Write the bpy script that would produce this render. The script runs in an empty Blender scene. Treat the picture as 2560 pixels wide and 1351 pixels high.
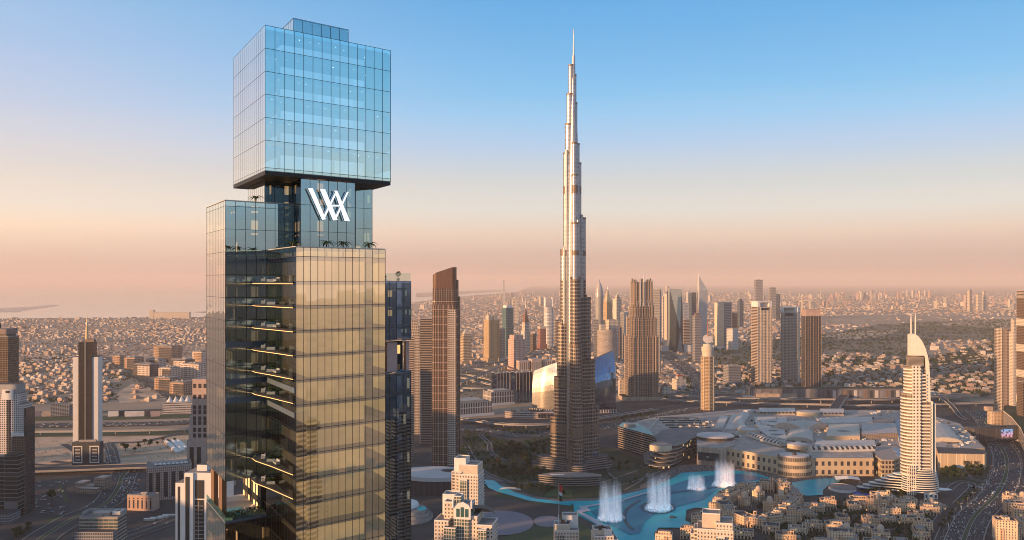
import bpy, math, random
from math import sin, cos, pi, radians as R, sqrt, floor
from mathutils import Vector, noise as mnoise
random.seed(7)
C = bpy.context.scene
COL = C.collection
# ---------------------------------------------------------------- camera, sun, sky, exposure
H, HZ, F, CX = 353.0, 705.0, 2217.0, 1280.0          # eye height, eye-level row, focal length and centre of the 2560 px photograph
cam = bpy.data.cameras.new('camera'); co = bpy.data.objects.new('camera', cam); COL.objects.link(co)
co.location = (0, 0, H); co.rotation_euler = (R(90), 0, 0)
cam.sensor_width = 36; cam.lens = 36 * F / 2560; cam.shift_y = 29.5 / 2560
cam.clip_start = 1; cam.clip_end = 250000
C.camera = co
SUN_AZ, SUN_EL = R(-122), R(8.5)                      # azimuth from the view direction (to the left and behind)
SD = Vector((sin(SUN_AZ) * cos(SUN_EL), cos(SUN_AZ) * cos(SUN_EL), sin(SUN_EL)))
sl = bpy.data.lights.new('sun', 'SUN'); sl.energy = 5.0; sl.angle = R(0.5); sl.color = (1, 0.56, 0.27)
so = bpy.data.objects.new('sun', sl); COL.objects.link(so)
so.rotation_euler = SD.to_track_quat('Z', 'Y').to_euler(); so.location = (-300, -300, 900)
C.view_settings.view_transform = 'Standard'; C.view_settings.look = 'None'
C.view_settings.exposure = 0.62; C.view_settings.gamma = 1
cy = C.cycles
cy.max_bounces = 8; cy.diffuse_bounces = 2; cy.glossy_bounces = 4; cy.transmission_bounces = 6
cy.transparent_max_bounces = 24; cy.volume_bounces = 1; cy.caustics_reflective = False; cy.caustics_refractive = False
cy.use_denoising = True; cy.pixel_filter_type = 'BLACKMAN_HARRIS'; cy.filter_width = 1.0; cy.sample_clamp_indirect = 6
W = bpy.data.worlds.new('World'); C.world = W; W.use_nodes = True

def sky():
    nt = W.node_tree; nt.nodes.clear(); N = nt.nodes.new; L = nt.links.new
    out = N('ShaderNodeOutputWorld'); bg = N('ShaderNodeBackground'); bg.inputs[1].default_value = 0.1
    st = N('ShaderNodeTexSky'); st.sky_type = 'NISHITA'; st.sun_disc = False
    st.sun_elevation = SUN_EL; st.sun_rotation = SUN_AZ; st.air_density = 1.0; st.dust_density = 3; st.ozone_density = 2
    tc = N('ShaderNodeTexCoord'); nz = N('ShaderNodeVectorMath'); nz.operation = 'NORMALIZE'
    L(tc.outputs['Generated'], nz.inputs[0])
    sp = N('ShaderNodeSeparateXYZ'); L(nz.outputs[0], sp.inputs[0])
    def ramp(stops):
        r = N('ShaderNodeValToRGB'); el = r.color_ramp.elements
        while len(el) < len(stops): el.new(0.5)
        for e, (p, c) in zip(el, stops): e.position = p; e.color = (*c, 1)
        return r
    m = N('ShaderNodeMath'); m.operation = 'MULTIPLY_ADD'; m.inputs[1].default_value = 1; m.inputs[1].default_value = .016
    mp = N('ShaderNodeMapping'); mp.inputs['Scale'].default_value = (1.3, 1.3, 22); L(nz.outputs[0], mp.inputs[0])
    nn = N('ShaderNodeTexNoise'); nn.inputs['Scale'].default_value = 1.6; nn.inputs['Detail'].default_value = 4; L(mp.outputs[0], nn.inputs['Vector'])
    ns = N('ShaderNodeMath'); ns.operation = 'SUBTRACT'; ns.inputs[1].default_value = .5; L(nn.outputs['Fac'], ns.inputs[0])
    L(ns.outputs[0], m.inputs[0]); L(sp.outputs['Z'], m.inputs[2])
    e = lambda d: sin(R(d))
    cool = ramp([(0, (.60, .42, .37)), (e(1.5), (.70, .50, .43)), (e(3.2), (.88, .70, .57)), (e(4.5), (.83, .79, .72)), (e(6.6), (.68, .72, .73)), (e(8.7), (.48, .66, .89)),
                 (e(10.5), (.34, .635, .93)), (e(12.3), (.235, .57, .91)), (e(15.3), (.165, .485, .86)), (e(18), (.115, .42, .82)), (e(35), (.18, .36, .60)), (1, (.20, .30, .48))])
    warm = ramp([(0, (.76, .52, .42)), (e(1.5), (.94, .65, .49)), (e(3.2), (1.16, .87, .64)), (e(4.5), (1.02, .86, .71)), (e(6.6), (.88, .77, .71)), (e(8.7), (.75, .73, .78)),
                 (e(10.5), (.63, .67, .83)), (e(13.3), (.50, .62, .86)), (e(18), (.32, .565, .84)), (e(35), (.36, .42, .54)), (1, (.20, .30, .48))])
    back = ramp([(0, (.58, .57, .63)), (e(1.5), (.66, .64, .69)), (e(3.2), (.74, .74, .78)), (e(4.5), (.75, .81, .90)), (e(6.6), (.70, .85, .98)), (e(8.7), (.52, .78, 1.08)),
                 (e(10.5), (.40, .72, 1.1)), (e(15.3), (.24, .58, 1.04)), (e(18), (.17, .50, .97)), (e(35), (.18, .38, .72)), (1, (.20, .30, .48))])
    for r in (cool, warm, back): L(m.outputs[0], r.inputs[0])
    dt = N('ShaderNodeVectorMath'); dt.operation = 'DOT_PRODUCT'; L(nz.outputs[0], dt.inputs[0])
    a = R(-95); dt.inputs[1].default_value = (sin(a), cos(a), 0)
    mr = N('ShaderNodeMapRange'); mr.interpolation_type = 'SMOOTHSTEP'
    mr.inputs['From Min'].default_value = -0.15; mr.inputs['From Max'].default_value = 0.62
    L(dt.outputs['Value'], mr.inputs['Value'])
    mx = N('ShaderNodeMix'); mx.data_type = 'RGBA'
    L(mr.outputs[0], mx.inputs[0]); L(cool.outputs[0], mx.inputs[6]); L(warm.outputs[0], mx.inputs[7])
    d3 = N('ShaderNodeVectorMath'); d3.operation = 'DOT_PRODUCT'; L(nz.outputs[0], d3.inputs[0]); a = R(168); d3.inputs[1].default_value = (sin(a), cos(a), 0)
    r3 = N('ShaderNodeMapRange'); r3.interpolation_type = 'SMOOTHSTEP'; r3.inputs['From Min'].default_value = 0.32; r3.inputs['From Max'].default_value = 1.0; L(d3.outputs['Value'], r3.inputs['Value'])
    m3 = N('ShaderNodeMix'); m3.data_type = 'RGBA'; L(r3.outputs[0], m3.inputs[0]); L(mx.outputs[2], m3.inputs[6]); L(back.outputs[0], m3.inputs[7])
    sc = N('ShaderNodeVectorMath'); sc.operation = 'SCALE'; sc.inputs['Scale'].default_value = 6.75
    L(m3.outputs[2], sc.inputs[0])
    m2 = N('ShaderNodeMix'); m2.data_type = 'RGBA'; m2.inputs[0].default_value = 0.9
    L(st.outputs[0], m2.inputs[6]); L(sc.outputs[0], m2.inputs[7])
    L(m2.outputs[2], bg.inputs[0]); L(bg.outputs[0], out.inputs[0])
sky()

# ---------------------------------------------------------------- photograph to world
def G(u, v, z=0.0):                                   # the point at height z seen at pixel (u, v)
    y = F * (H - z) / (v - HZ)
    return ((u - CX) / F * y, y)
def AT(u, y): return ((u - CX) / F * y, y)            # the point at depth y seen in column u
def ZT(v, y): return H - (v - HZ) * y / F             # the height seen at row v at depth y
def PX(u, v):                                         # inverse of G for the ground
    return None

# ---------------------------------------------------------------- materials
MATS = {}
def nodes(name):
    m = bpy.data.materials.new(name); m.use_nodes = True; nt = m.node_tree
    return m, nt, nt.nodes.new, nt.links.new, nt.nodes['Principled BSDF']
def mix(N, L, fac, a, b):
    x = N('ShaderNodeMix'); x.data_type = 'RGBA'
    for s, v in ((0, fac), (6, a), (7, b)):
        if hasattr(v, 'is_linked') or hasattr(v, 'links'): L(v, x.inputs[s])
        elif s == 0: x.inputs[0].default_value = v
        else: x.inputs[s].default_value = (*v, 1)
    return x.outputs[2]
def math_(N, L, op, a, b=None, c=None):
    x = N('ShaderNodeMath'); x.operation = op
    for i, v in enumerate((a, b, c)):
        if v is None: continue
        if hasattr(v, 'links'): L(v, x.inputs[i])
        else: x.inputs[i].default_value = v
    return x.outputs[0]
def noise_(N, L, scale, det=4, coord='Object', rough=.55):
    tc = N('ShaderNodeTexCoord'); n = N('ShaderNodeTexNoise'); n.inputs['Scale'].default_value = scale
    n.inputs['Detail'].default_value = det; n.inputs['Roughness'].default_value = rough
    L(tc.outputs[coord], n.inputs['Vector']); return n.outputs['Fac']
def step(N, L, v, lo, hi):
    mr = N('ShaderNodeMapRange'); mr.inputs['From Min'].default_value = lo; mr.inputs['From Max'].default_value = hi
    L(v, mr.inputs['Value']); return mr.outputs[0]

def plain(name, col, rough=.7, metal=0, var=.12, scale=.15, col2=None, spec=.4, emit=0):
    if name in MATS: return MATS[name]
    m, nt, N, L, b = nodes(name)
    n = noise_(N, L, scale, 5)
    c2 = col2 or tuple(x * (1 - 2 * var) for x in col)
    L(mix(N, L, step(N, L, n, .3, .7), col, c2), b.inputs['Base Color'])
    b.inputs['Roughness'].default_value = rough; b.inputs['Metallic'].default_value = metal
    b.inputs['Specular IOR Level'].default_value = spec
    if emit: b.inputs['Emission Color'].default_value = (*col, 1); b.inputs['Emission Strength'].default_value = emit
    MATS[name] = m; return m

def facade(name, wall, glass, fh=3.6, bw=3.2, gx=.7, gz=.6, rough=.12, metal=0, wrough=.6, lit=0.0, spec=.6, wmetal=0, band=None, glass2=None, litcol=(1, .6, .25)):
    """Window grid in metres on the UV map: u runs along the wall, v is height."""
    if name in MATS: return MATS[name]
    m, nt, N, L, b = nodes(name)
    uv = N('ShaderNodeUVMap'); sp = N('ShaderNodeSeparateXYZ'); L(uv.outputs[0], sp.inputs[0])
    X = math_(N, L, 'DIVIDE', sp.outputs[0], bw); Z = math_(N, L, 'DIVIDE', sp.outputs[1], fh)
    fx = math_(N, L, 'FRACT', X); fz = math_(N, L, 'FRACT', Z)
    ax = math_(N, L, 'LESS_THAN', math_(N, L, 'ABSOLUTE', math_(N, L, 'SUBTRACT', fx, .5)), gx / 2)
    az = math_(N, L, 'LESS_THAN', math_(N, L, 'ABSOLUTE', math_(N, L, 'SUBTRACT', fz, .5)), gz / 2)
    mask = math_(N, L, 'MULTIPLY', ax, az)
    cell = N('ShaderNodeCombineXYZ'); L(math_(N, L, 'FLOOR', X), cell.inputs[0]); L(math_(N, L, 'FLOOR', Z), cell.inputs[1])
    wn = N('ShaderNodeTexWhiteNoise'); wn.noise_dimensions = '2D'; L(cell.outputs[0], wn.inputs[0])
    g2 = glass2 or tuple(min(1, x * 1.7 + .012) for x in glass)
    gc = mix(N, L, math_(N, L, 'POWER', wn.outputs[0], 3), glass, g2)
    n = noise_(N, L, .06, 4)
    wc = mix(N, L, step(N, L, n, .3, .7), wall, tuple(x * .8 for x in wall))
    if band:                                           # darker plant floors: (period, offset, thickness, colour)
        pb, ob, tb, cb = band
        q = math_(N, L, 'LESS_THAN', math_(N, L, 'FRACT', math_(N, L, 'DIVIDE', math_(N, L, 'ADD', sp.outputs[1], ob), pb)), tb / pb)
        wc = mix(N, L, q, wc, cb); gc = mix(N, L, q, gc, tuple(x * .8 for x in cb))
    L(mix(N, L, mask, wc, gc), b.inputs['Base Color'])
    L(math_(N, L, 'MULTIPLY_ADD', mask, rough - wrough, wrough), b.inputs['Roughness'])
    L(math_(N, L, 'MULTIPLY_ADD', mask, metal - wmetal, wmetal), b.inputs['Metallic'])
    L(math_(N, L, 'MULTIPLY_ADD', mask, spec - .3, .3), b.inputs['Specular IOR Level'])
    if lit:
        on = math_(N, L, 'MULTIPLY', mask, math_(N, L, 'GREATER_THAN', wn.outputs[0], 1 - lit) if lit < 1 else math_(N, L, 'MULTIPLY_ADD', wn.outputs[0], .5, .6))
        b.inputs['Emission Color'].default_value = (*litcol, 1)
        L(math_(N, L, 'MULTIPLY', on, .7), b.inputs['Emission Strength'])
    MATS[name] = m; return m

def ground_mat(name, cols, s1, s2, rough=.9, bump=0):
    if name in MATS: return MATS[name]
    m, nt, N, L, b = nodes(name)
    a, c, d = cols
    x = mix(N, L, step(N, L, noise_(N, L, s1, 6), .35, .65), a, c)
    x = mix(N, L, step(N, L, noise_(N, L, s2, 5), .5, .72), x, d)
    L(x, b.inputs['Base Color']); b.inputs['Roughness'].default_value = rough; b.inputs['Specular IOR Level'].default_value = .2
    MATS[name] = m; return m

def curtain(name, tint, refl, trans=(.8, .85, .85), rough=.02):
    """Coated curtain-wall glass: part mirror, part see-through, each pane a hair out of true."""
    if name in MATS: return MATS[name]
    m, nt, N, L, b = nodes(name); nt.nodes.remove(b); o = nt.nodes['Material Output']
    gl = N('ShaderNodeBsdfGlossy'); gl.inputs['Color'].default_value = (*tint, 1); gl.inputs['Roughness'].default_value = rough
    tr = N('ShaderNodeBsdfTransparent'); tr.inputs['Color'].default_value = (*trans, 1)
    fr = N('ShaderNodeFresnel'); fr.inputs['IOR'].default_value = 1.6
    f = math_(N, L, 'ADD', math_(N, L, 'MULTIPLY', fr.outputs[0], 1 - refl), refl)
    uv = N('ShaderNodeUVMap'); sp = N('ShaderNodeSeparateXYZ'); L(uv.outputs[0], sp.inputs[0])
    cell = N('ShaderNodeCombineXYZ'); L(math_(N, L, 'FLOOR', math_(N, L, 'DIVIDE', sp.outputs[0], 1.95)), cell.inputs[0])
    L(math_(N, L, 'FLOOR', math_(N, L, 'DIVIDE', sp.outputs[1], 4.2)), cell.inputs[1])
    wn = N('ShaderNodeTexWhiteNoise'); wn.noise_dimensions = '2D'; L(cell.outputs[0], wn.inputs[0])
    ge = N('ShaderNodeNewGeometry'); va = N('ShaderNodeVectorMath'); va.operation = 'MULTIPLY_ADD'
    vs = N('ShaderNodeVectorMath'); vs.operation = 'SUBTRACT'; L(wn.outputs['Color'], vs.inputs[0]); vs.inputs[1].default_value = (.5, .5, .5)
    L(vs.outputs[0], va.inputs[0]); va.inputs[1].default_value = (.008, .008, .008); L(ge.outputs['Normal'], va.inputs[2])
    L(va.outputs[0], gl.inputs['Normal'])
    ms = N('ShaderNodeMixShader'); L(f, ms.inputs[0]); L(tr.outputs[0], ms.inputs[1]); L(gl.outputs[0], ms.inputs[2])
    L(ms.outputs[0], o.inputs[0]); MATS[name] = m; return m

# ---------------------------------------------------------------- mesh builder
def rect(x0, x1, y0, y1): return [(x0, y0), (x1, y0), (x1, y1), (x0, y1)]
def ell(cx, cy, rx, ry, n=32, a0=0, a1=2 * pi, rot=0):
    full = abs(a1 - a0 - 2 * pi) < 1e-6; k = n if full else n + 1; o = []
    for i in range(k):
        t = a0 + (a1 - a0) * i / n; x, y = rx * cos(t), ry * sin(t)
        o.append((cx + x * cos(rot) - y * sin(rot), cy + x * sin(rot) + y * cos(rot)))
    return o
def rrect(w, d, r, n=5, cx=0, cy=0):
    o = []
    for sx, sy, a in ((1, -1, -90), (1, 1, 0), (-1, 1, 90), (-1, -1, 180)):
        o += ell(cx + sx * (w / 2 - r), cy + sy * (d / 2 - r), r, r, n, R(a), R(a + 90))
    return o
def stadium(r, L, ang, n=10, r0=None):                # from the centre out to L along ang, half width r
    o = [(r * cos(ang + t), r * sin(ang + t)) for t in (pi / 2, -pi / 2)]
    a = [(L * cos(ang) + r * cos(ang + t), L * sin(ang) + r * sin(ang + t)) for t in [(-pi / 2 + pi * i / n) for i in range(n + 1)]]
    return [o[0], o[1]] + a if False else [o[1]] + a + [o[0]]
def scale(poly, s, c=None):
    if c is None: c = (sum(p[0] for p in poly) / len(poly), sum(p[1] for p in poly) / len(poly))
    return [(c[0] + (x - c[0]) * s, c[1] + (y - c[1]) * s) for x, y in poly]
def area(p): return sum(p[i - 1][0] * p[i][1] - p[i][0] * p[i - 1][1] for i in range(len(p))) / 2
def ccw(p): return p if area(p) > 0 else p[::-1]
def xf(poly, ox=0, oy=0, a=0): return [(ox + x * cos(a) - y * sin(a), oy + x * sin(a) + y * cos(a)) for x, y in poly]
def spline(pts, n=8):
    o = []; P = [pts[0]] + list(pts) + [pts[-1]]
    for i in range(1, len(P) - 2):
        for k in range(n):
            t = k / n
            o.append(tuple(.5 * (2 * P[i][j] + (P[i + 1][j] - P[i - 1][j]) * t + (2 * P[i - 1][j] - 5 * P[i][j] + 4 * P[i + 1][j] - P[i + 2][j]) * t * t
                                 + (3 * P[i][j] - P[i - 1][j] - 3 * P[i + 1][j] + P[i + 2][j]) * t ** 3) for j in range(len(pts[0]))))
    return o + [tuple(pts[-1])]

class B:
    def __init__(s, us=1.0): s.us = us; s.v = []; s.f = []; s.m = []; s.uv = []; s.sm = []
    def face(s, pts, m=0, uv=None, smooth=False):
        i = len(s.v); s.v += [tuple(p) for p in pts]; s.f.append(tuple(range(i, i + len(pts)))); s.m.append(m); s.sm.append(smooth)
        s.uv += uv if uv else [(p[0], p[1]) for p in pts]
        return s
    def strip(s, A, Z, m=0, smooth=False, closed=True, u0=0):     # A, Z: lower and upper rings of 3-D points
        n = len(A); i = len(s.v); s.v += list(A) + list(Z); u = [u0]
        for k in range(n):
            q = A[(k + 1) % n]; u.append(u[-1] + max(.001, sqrt((q[0] - A[k][0]) ** 2 + (q[1] - A[k][1]) ** 2)))
        for k in range(n if closed else n - 1):
            j = (k + 1) % n
            s.f.append((i + k, i + j, i + n + j, i + n + k)); s.m.append(m); s.sm.append(smooth)
            q = s.us; s.uv += [(u[k] / q, A[k][2] / q), (u[k + 1] / q, A[j][2] / q), (u[k + 1] / q, Z[j][2] / q), (u[k] / q, Z[k][2] / q)]
        return s
    def prism(s, poly, z0, z1, m=0, top=None, bot=None, smooth=False, poly2=None):
        if area(poly) < 0: poly = poly[::-1]; poly2 = poly2[::-1] if poly2 else None
        p2 = poly2 or poly
        s.strip([(x, y, z0) for x, y in poly], [(x, y, z1) for x, y in p2], m, smooth)
        if top is not None: s.face([(x, y, z1) for x, y in p2], top)
        if bot is not None: s.face([(x, y, z0) for x, y in poly][::-1], bot)
        return s
    def box(s, x0, x1, y0, y1, z0, z1, m=0, top=None, bot=None):
        return s.prism(rect(x0, x1, y0, y1), z0, z1, m, m if top is None else top, bot)
    def obox(s, cx, cy, w, d, z0, z1, a=0, m=0, top=None, bot=None):
        return s.prism(xf(rect(-w / 2, w / 2, -d / 2, d / 2), cx, cy, a), z0, z1, m, m if top is None else top, bot)
    def lathe(s, prof, n=24, m=0, cx=0, cy=0, sx=1, sy=1, smooth=True, cap=None):
        for (r0, z0), (r1, z1) in zip(prof, prof[1:]):
            A = [(cx + sx * r0 * cos(2 * pi * k / n), cy + sy * r0 * sin(2 * pi * k / n), z0) for k in range(n)]
            Z = [(cx + sx * r1 * cos(2 * pi * k / n), cy + sy * r1 * sin(2 * pi * k / n), z1) for k in range(n)]
            s.strip(A, Z, m, smooth)
        if cap is not None:
            r, z = prof[-1]; s.face([(cx + sx * r * cos(2 * pi * k / n), cy + sy * r * sin(2 * pi * k / n), z) for k in range(n)], cap)
        return s
    def tube(s, pts, r, n=6, m=0, r1=None):
        P = [Vector(p) for p in pts]; rings = []
        for i, p in enumerate(P):
            d = (P[min(i + 1, len(P) - 1)] - P[max(i - 1, 0)]).normalized()
            a = d.orthogonal().normalized() if abs(d.z) > .99 else d.cross(Vector((0, 0, 1))).normalized(); b = d.cross(a)
            rr = r if r1 is None else r + (r1 - r) * i / (len(P) - 1)
            rings.append([tuple(p + rr * (a * cos(2 * pi * k / n) + b * sin(2 * pi * k / n))) for k in range(n)])
        for A, Z in zip(rings, rings[1:]): s.strip(A, Z, m, True)
        s.face(rings[0][::-1], m); s.face(rings[-1], m); return s
    def bar(s, p, q, w, d=None, m=0):                 # square bar between two points
        return s.tube([p, q], w * .7, 4, m)
    def ribbon(s, pts, w, z=0, m=0, off=0):           # flat strip along a polyline
        n = len(pts); Lp = []; Rp = []
        for i in range(n):
            a = pts[max(0, i - 1)]; b = pts[min(n - 1, i + 1)]; dx, dy = b[0] - a[0], b[1] - a[1]; l = sqrt(dx * dx + dy * dy) or 1
            nx, ny = -dy / l, dx / l; zz = pts[i][2] if len(pts[i]) > 2 else z
            Lp.append((pts[i][0] + nx * (off + w / 2), pts[i][1] + ny * (off + w / 2), zz)); Rp.append((pts[i][0] + nx * (off - w / 2), pts[i][1] + ny * (off - w / 2), zz))
        d = 0
        for i in range(n - 1):
            l = sqrt((pts[i + 1][0] - pts[i][0]) ** 2 + (pts[i + 1][1] - pts[i][1]) ** 2)
            s.face([Rp[i], Rp[i + 1], Lp[i + 1], Lp[i]], m, [(0, d), (0, d + l), (w, d + l), (w, d)]); d += l
        return s
    def leafball(s, c, r, n, size, m=0, rnd=random, flat=.8):
        for _ in range(n):
            while 1:
                p = Vector((rnd.uniform(-1, 1), rnd.uniform(-1, 1), rnd.uniform(-1, 1)))
                if .35 < p.length < 1: break
            q = Vector(c) + Vector((p.x * r, p.y * r, p.z * r * flat))
            a = Vector((rnd.uniform(-1, 1), rnd.uniform(-1, 1), rnd.uniform(-1, 1))).normalized(); b = a.orthogonal().normalized(); k = size * rnd.uniform(.6, 1.3)
            s.face([q + a * k, q + b * k * .7, q - a * k, q - b * k * .7], m)
        return s
    def build(s, name, mats, parent=None, loc=None):
        me = bpy.data.meshes.new(name); me.from_pydata(s.v, [], s.f)
        mats = mats if isinstance(mats, (list, tuple)) else [mats]
        for x in mats: me.materials.append(x)
        me.polygons.foreach_set('material_index', s.m); me.polygons.foreach_set('use_smooth', s.sm)
        l = me.uv_layers.new(name='UVMap'); l.data.foreach_set('uv', [c for p in s.uv for c in p]); me.update()
        o = bpy.data.objects.new(name, me); COL.objects.link(o)
        if parent: o.parent = parent
        if loc: o.location = loc
        return o
def tag(o, label=None, cat=None, group=None, kind=None):
    for k, v in (('label', label), ('category', cat), ('group', group), ('kind', kind)):
        if v: o[k] = v
    return o
def thing(name, label, cat, loc=(0, 0, 0), rz=0, group=None):
    o = bpy.data.objects.new(name, None); COL.objects.link(o); o.location = (*loc, 0) if len(loc) == 2 else loc
    o.rotation_euler = (0, 0, rz); o.empty_display_size = 1; return tag(o, label, cat, group)
def dup(o, loc, rz=0, label=None, group=None, sc=None, kids=True):
    c = o.copy(); COL.objects.link(c); c.location = (*loc, 0) if len(loc) == 2 else loc; c.rotation_euler = (0, 0, rz)
    if sc: c.scale = sc if isinstance(sc, tuple) else (sc, sc, sc)
    if label: c['label'] = label
    if group: c['group'] = group
    if kids:
        for ch in o.children:
            d = ch.copy(); COL.objects.link(d); d.parent = c
            for g in ch.children:
                e = g.copy(); COL.objects.link(e); e.parent = d
    return c
def struct(name, b, m, kind='structure'): return tag(b.build(name, m), kind=kind)
def sheet(name, px, z, m, kind='structure'):          # a flat polygon given by its pixels on the ground
    return struct(name, B().face([(*G(u, v), z) for u, v in px][::1] if area([G(u, v) for u, v in px]) > 0 else [(*G(u, v), z) for u, v in px][::-1], 0), m, kind)
def inpoly(p, poly):
    x, y = p; c = False; j = len(poly) - 1
    for i in range(len(poly)):
        xi, yi = poly[i]; xj, yj = poly[j]
        if (yi > y) != (yj > y) and x < (xj - xi) * (y - yi) / (yj - yi) + xi: c = not c
        j = i
    return c

# common materials
M_ROOF = plain('roof_gravel', (.30, .26, .23), .9, scale=.05, var=.2)
M_ROOFD = plain('roof_dark', (.08, .075, .075), .9, scale=.06, var=.2)
M_WHITE = plain('white_render', (.72, .68, .62), .6, var=.05)
M_CREAM = plain('cream_stone', (.60, .50, .38), .7, var=.08)
M_CONC = plain('concrete', (.38, .35, .32), .8, var=.1)
M_DARK = plain('dark_metal', (.03, .03, .032), .4, var=.05)
M_STEEL = plain('pale_steel', (.62, .60, .56), .35, .6, var=.05)
M_ASPH = plain('asphalt', (.030, .030, .033), .85, col2=(.046, .044, .046), scale=.03)
M_PAVE = plain('paving', (.22, .19, .17), .9, col2=(.16, .14, .135), scale=.04)
M_LEAF = [plain('leaf_%s' % i, c, .8, scale=.3, col2=d, spec=.15) for i, (c, d) in enumerate([((.035, .065, .022), (.02, .04, .014)), ((.055, .075, .025), (.03, .045, .015)), ((.10, .08, .035), (.05, .05, .02))])]
M_BARK = plain('bark', (.10, .075, .05), .9)
M_GRASS = plain('lawn_grass', (.035, .06, .02), .9, col2=(.05, .07, .028), scale=.04)
# ---------------------------------------------------------------- ground, sea, districts, roads, lake
M_GROUND = ground_mat('city_ground', ((.42, .30, .20), (.31, .23, .165), (.17, .15, .105)), .004, .0012)
M_SAND = ground_mat('sand_lot', ((.64, .43, .28), (.48, .33, .21), (.26, .19, .13)), .02, .008)
M_SCRUB = ground_mat('scrub', ((.17, .14, .095), (.24, .19, .13), (.10, .09, .06)), .01, .004)
M_DOWN = ground_mat('downtown_paving', ((.06, .054, .05), (.095, .082, .074), (.035, .035, .036)), .02, .01)
E = 88900
struct('ground', B().face([(-E, -7900, 0), (E, -7900, 0), (E, E, 0), (-E, E, 0)]), M_GROUND)
def sea_mat():
    m, nt, N, L, b = nodes('sea_water')
    b.inputs['Base Color'].default_value = (.40, .29, .22, 1); b.inputs['Roughness'].default_value = .12
    bp = N('ShaderNodeBump'); bp.inputs['Strength'].default_value = .06; bp.inputs['Distance'].default_value = 1
    L(noise_(N, L, .02, 8), bp.inputs['Height']); L(bp.outputs[0], b.inputs['Normal']); return m
shore = [G(u, v) for u, v in ((-400, 799), (0, 797), (150, 796), (300, 795), (516, 793), (700, 785), (900, 771), (1030, 757), (1100, 748), (1170, 740), (1290, 731))]
struct('sea_water', B().face([(x, y, .6) for x, y in [(-E, 8200)] + shore + [(2200, E), (-E, E)]]), sea_mat())
sheet('breakwater_land', [(-500, 784), (0, 781), (48, 781), (60, 777), (110, 770), (150, 764.5), (130, 763), (60, 769), (0, 771), (-500, 772)], 2, plain('pale_sand', (.75, .56, .42), .9, scale=.004))
sheet('harbour_land', [(1040, 744), (1090, 741), (1180, 734), (1280, 728), (1240, 725), (1040, 733)], 2, M_SAND)
sheet('headland', [(480, 781), (540, 783), (640, 780), (640, 777), (540, 778)], 2, M_SAND)

sheet('sandy_lot', [(40, 1094), (480, 1090), (480, 1162), (370, 1160), (60, 1168)], .5, M_SAND)
sheet('sandy_plot', [(58, 955), (300, 955), (300, 940), (180, 935), (58, 940)], .5, M_SAND)
sheet('sandy_clearing', [(300, 1010), (420, 1000), (400, 975), (330, 960), (290, 985)], .5, M_SAND)
sheet('desert_clearing', [(2050, 842), (2150, 828), (2250, 826), (2200, 842), (2120, 850)], .8, M_SAND)
sheet('desert_strip', [(2330, 812), (2490, 795), (2700, 790), (2700, 812), (2490, 822)], .8, M_SAND)
sheet('scrubland', [(1700, 905), (1800, 862), (2060, 838), (2200, 812), (2480, 800), (2800, 800), (2800, 845), (2480, 852), (2340, 850), (2300, 900), (2120, 880), (1900, 905), (1830, 925)], .5, M_SCRUB)
sheet('garden_quarter', [(1650, 985), (1720, 930), (2060, 885), (2300, 905), (2500, 850), (2800, 850), (2800, 1010), (2100, 985)], .3, ground_mat('garden_quarter', ((.14, .125, .085), (.22, .18, .135), (.075, .08, .05)), .012, .006))
sheet('dark_asphalt_ground', [(-200, 1192), (440, 1180), (640, 1180), (640, 1500), (-200, 1500)], .5, M_DOWN)
sheet('downtown_ground', [(640, 1500), (640, 1120), (1000, 1065), (1145, 1050), (1400, 1035), (1650, 985), (2300, 990), (2800, 1050), (3000, 1500)], .5, M_DOWN)
sheet('grass_verge', [(58, 1093), (480, 1087), (480, 1076), (58, 1081)], .8, M_GRASS)
sheet('grass_strip', [(58, 1053), (300, 1050), (480, 1046), (480, 1036), (300, 1040), (58, 1043)], .8, M_GRASS)
M_PARK = ground_mat('park_ground', ((.035, .05, .022), (.025, .038, .018), (.075, .07, .05)), .03, .012)
park_px = [(1150, 1140), (1160, 1090), (1215, 1090), (1290, 1105), (1380, 1092), (1420, 1110), (1520, 1120), (1600, 1150), (1650, 1180), (1600, 1222), (1490, 1250), (1400, 1253), (1300, 1234), (1240, 1200), (1180, 1185)]
sheet('park_ground', park_px, .9, M_PARK)
sheet('park_lawn', [(1235, 1245), (1290, 1250), (1330, 1258), (1425, 1270), (1420, 1285), (1390, 1300), (1300, 1330), (1230, 1360), (1200, 1400), (1500, 1400), (1480, 1330), (1440, 1300), (1432, 1265), (1330, 1252), (1260, 1236), (1225, 1236)], .9, M_GRASS)
sheet('hotel_lawn', [(1362, 1243), (1430, 1245), (1432, 1228), (1375, 1225)], 1.2, plain('bright_lawn', (.05, .10, .03), .9))
sheet('parking_lawn', [(115, 1325), (180, 1300), (180, 1282), (160, 1290), (118, 1296)], 1.2, M_GRASS)
sheet('parking_strip', [(158, 1250), (172, 1262), (175, 1260), (148, 1202), (142, 1201)], 1.2, M_GRASS)
sheet('hotel_garden', [(2140, 1246), (2150, 1215), (2190, 1205), (2260, 1215), (2290, 1240), (2230, 1250)], .9, M_PARK)
sheet('mall_garden', [(2345, 1210), (2350, 1175), (2400, 1165), (2475, 1165), (2460, 1215), (2400, 1205)], .9, M_PARK)
M_LAB = plain('labyrinth_paving', (.19, .175, .20), .9, var=.05)
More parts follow.
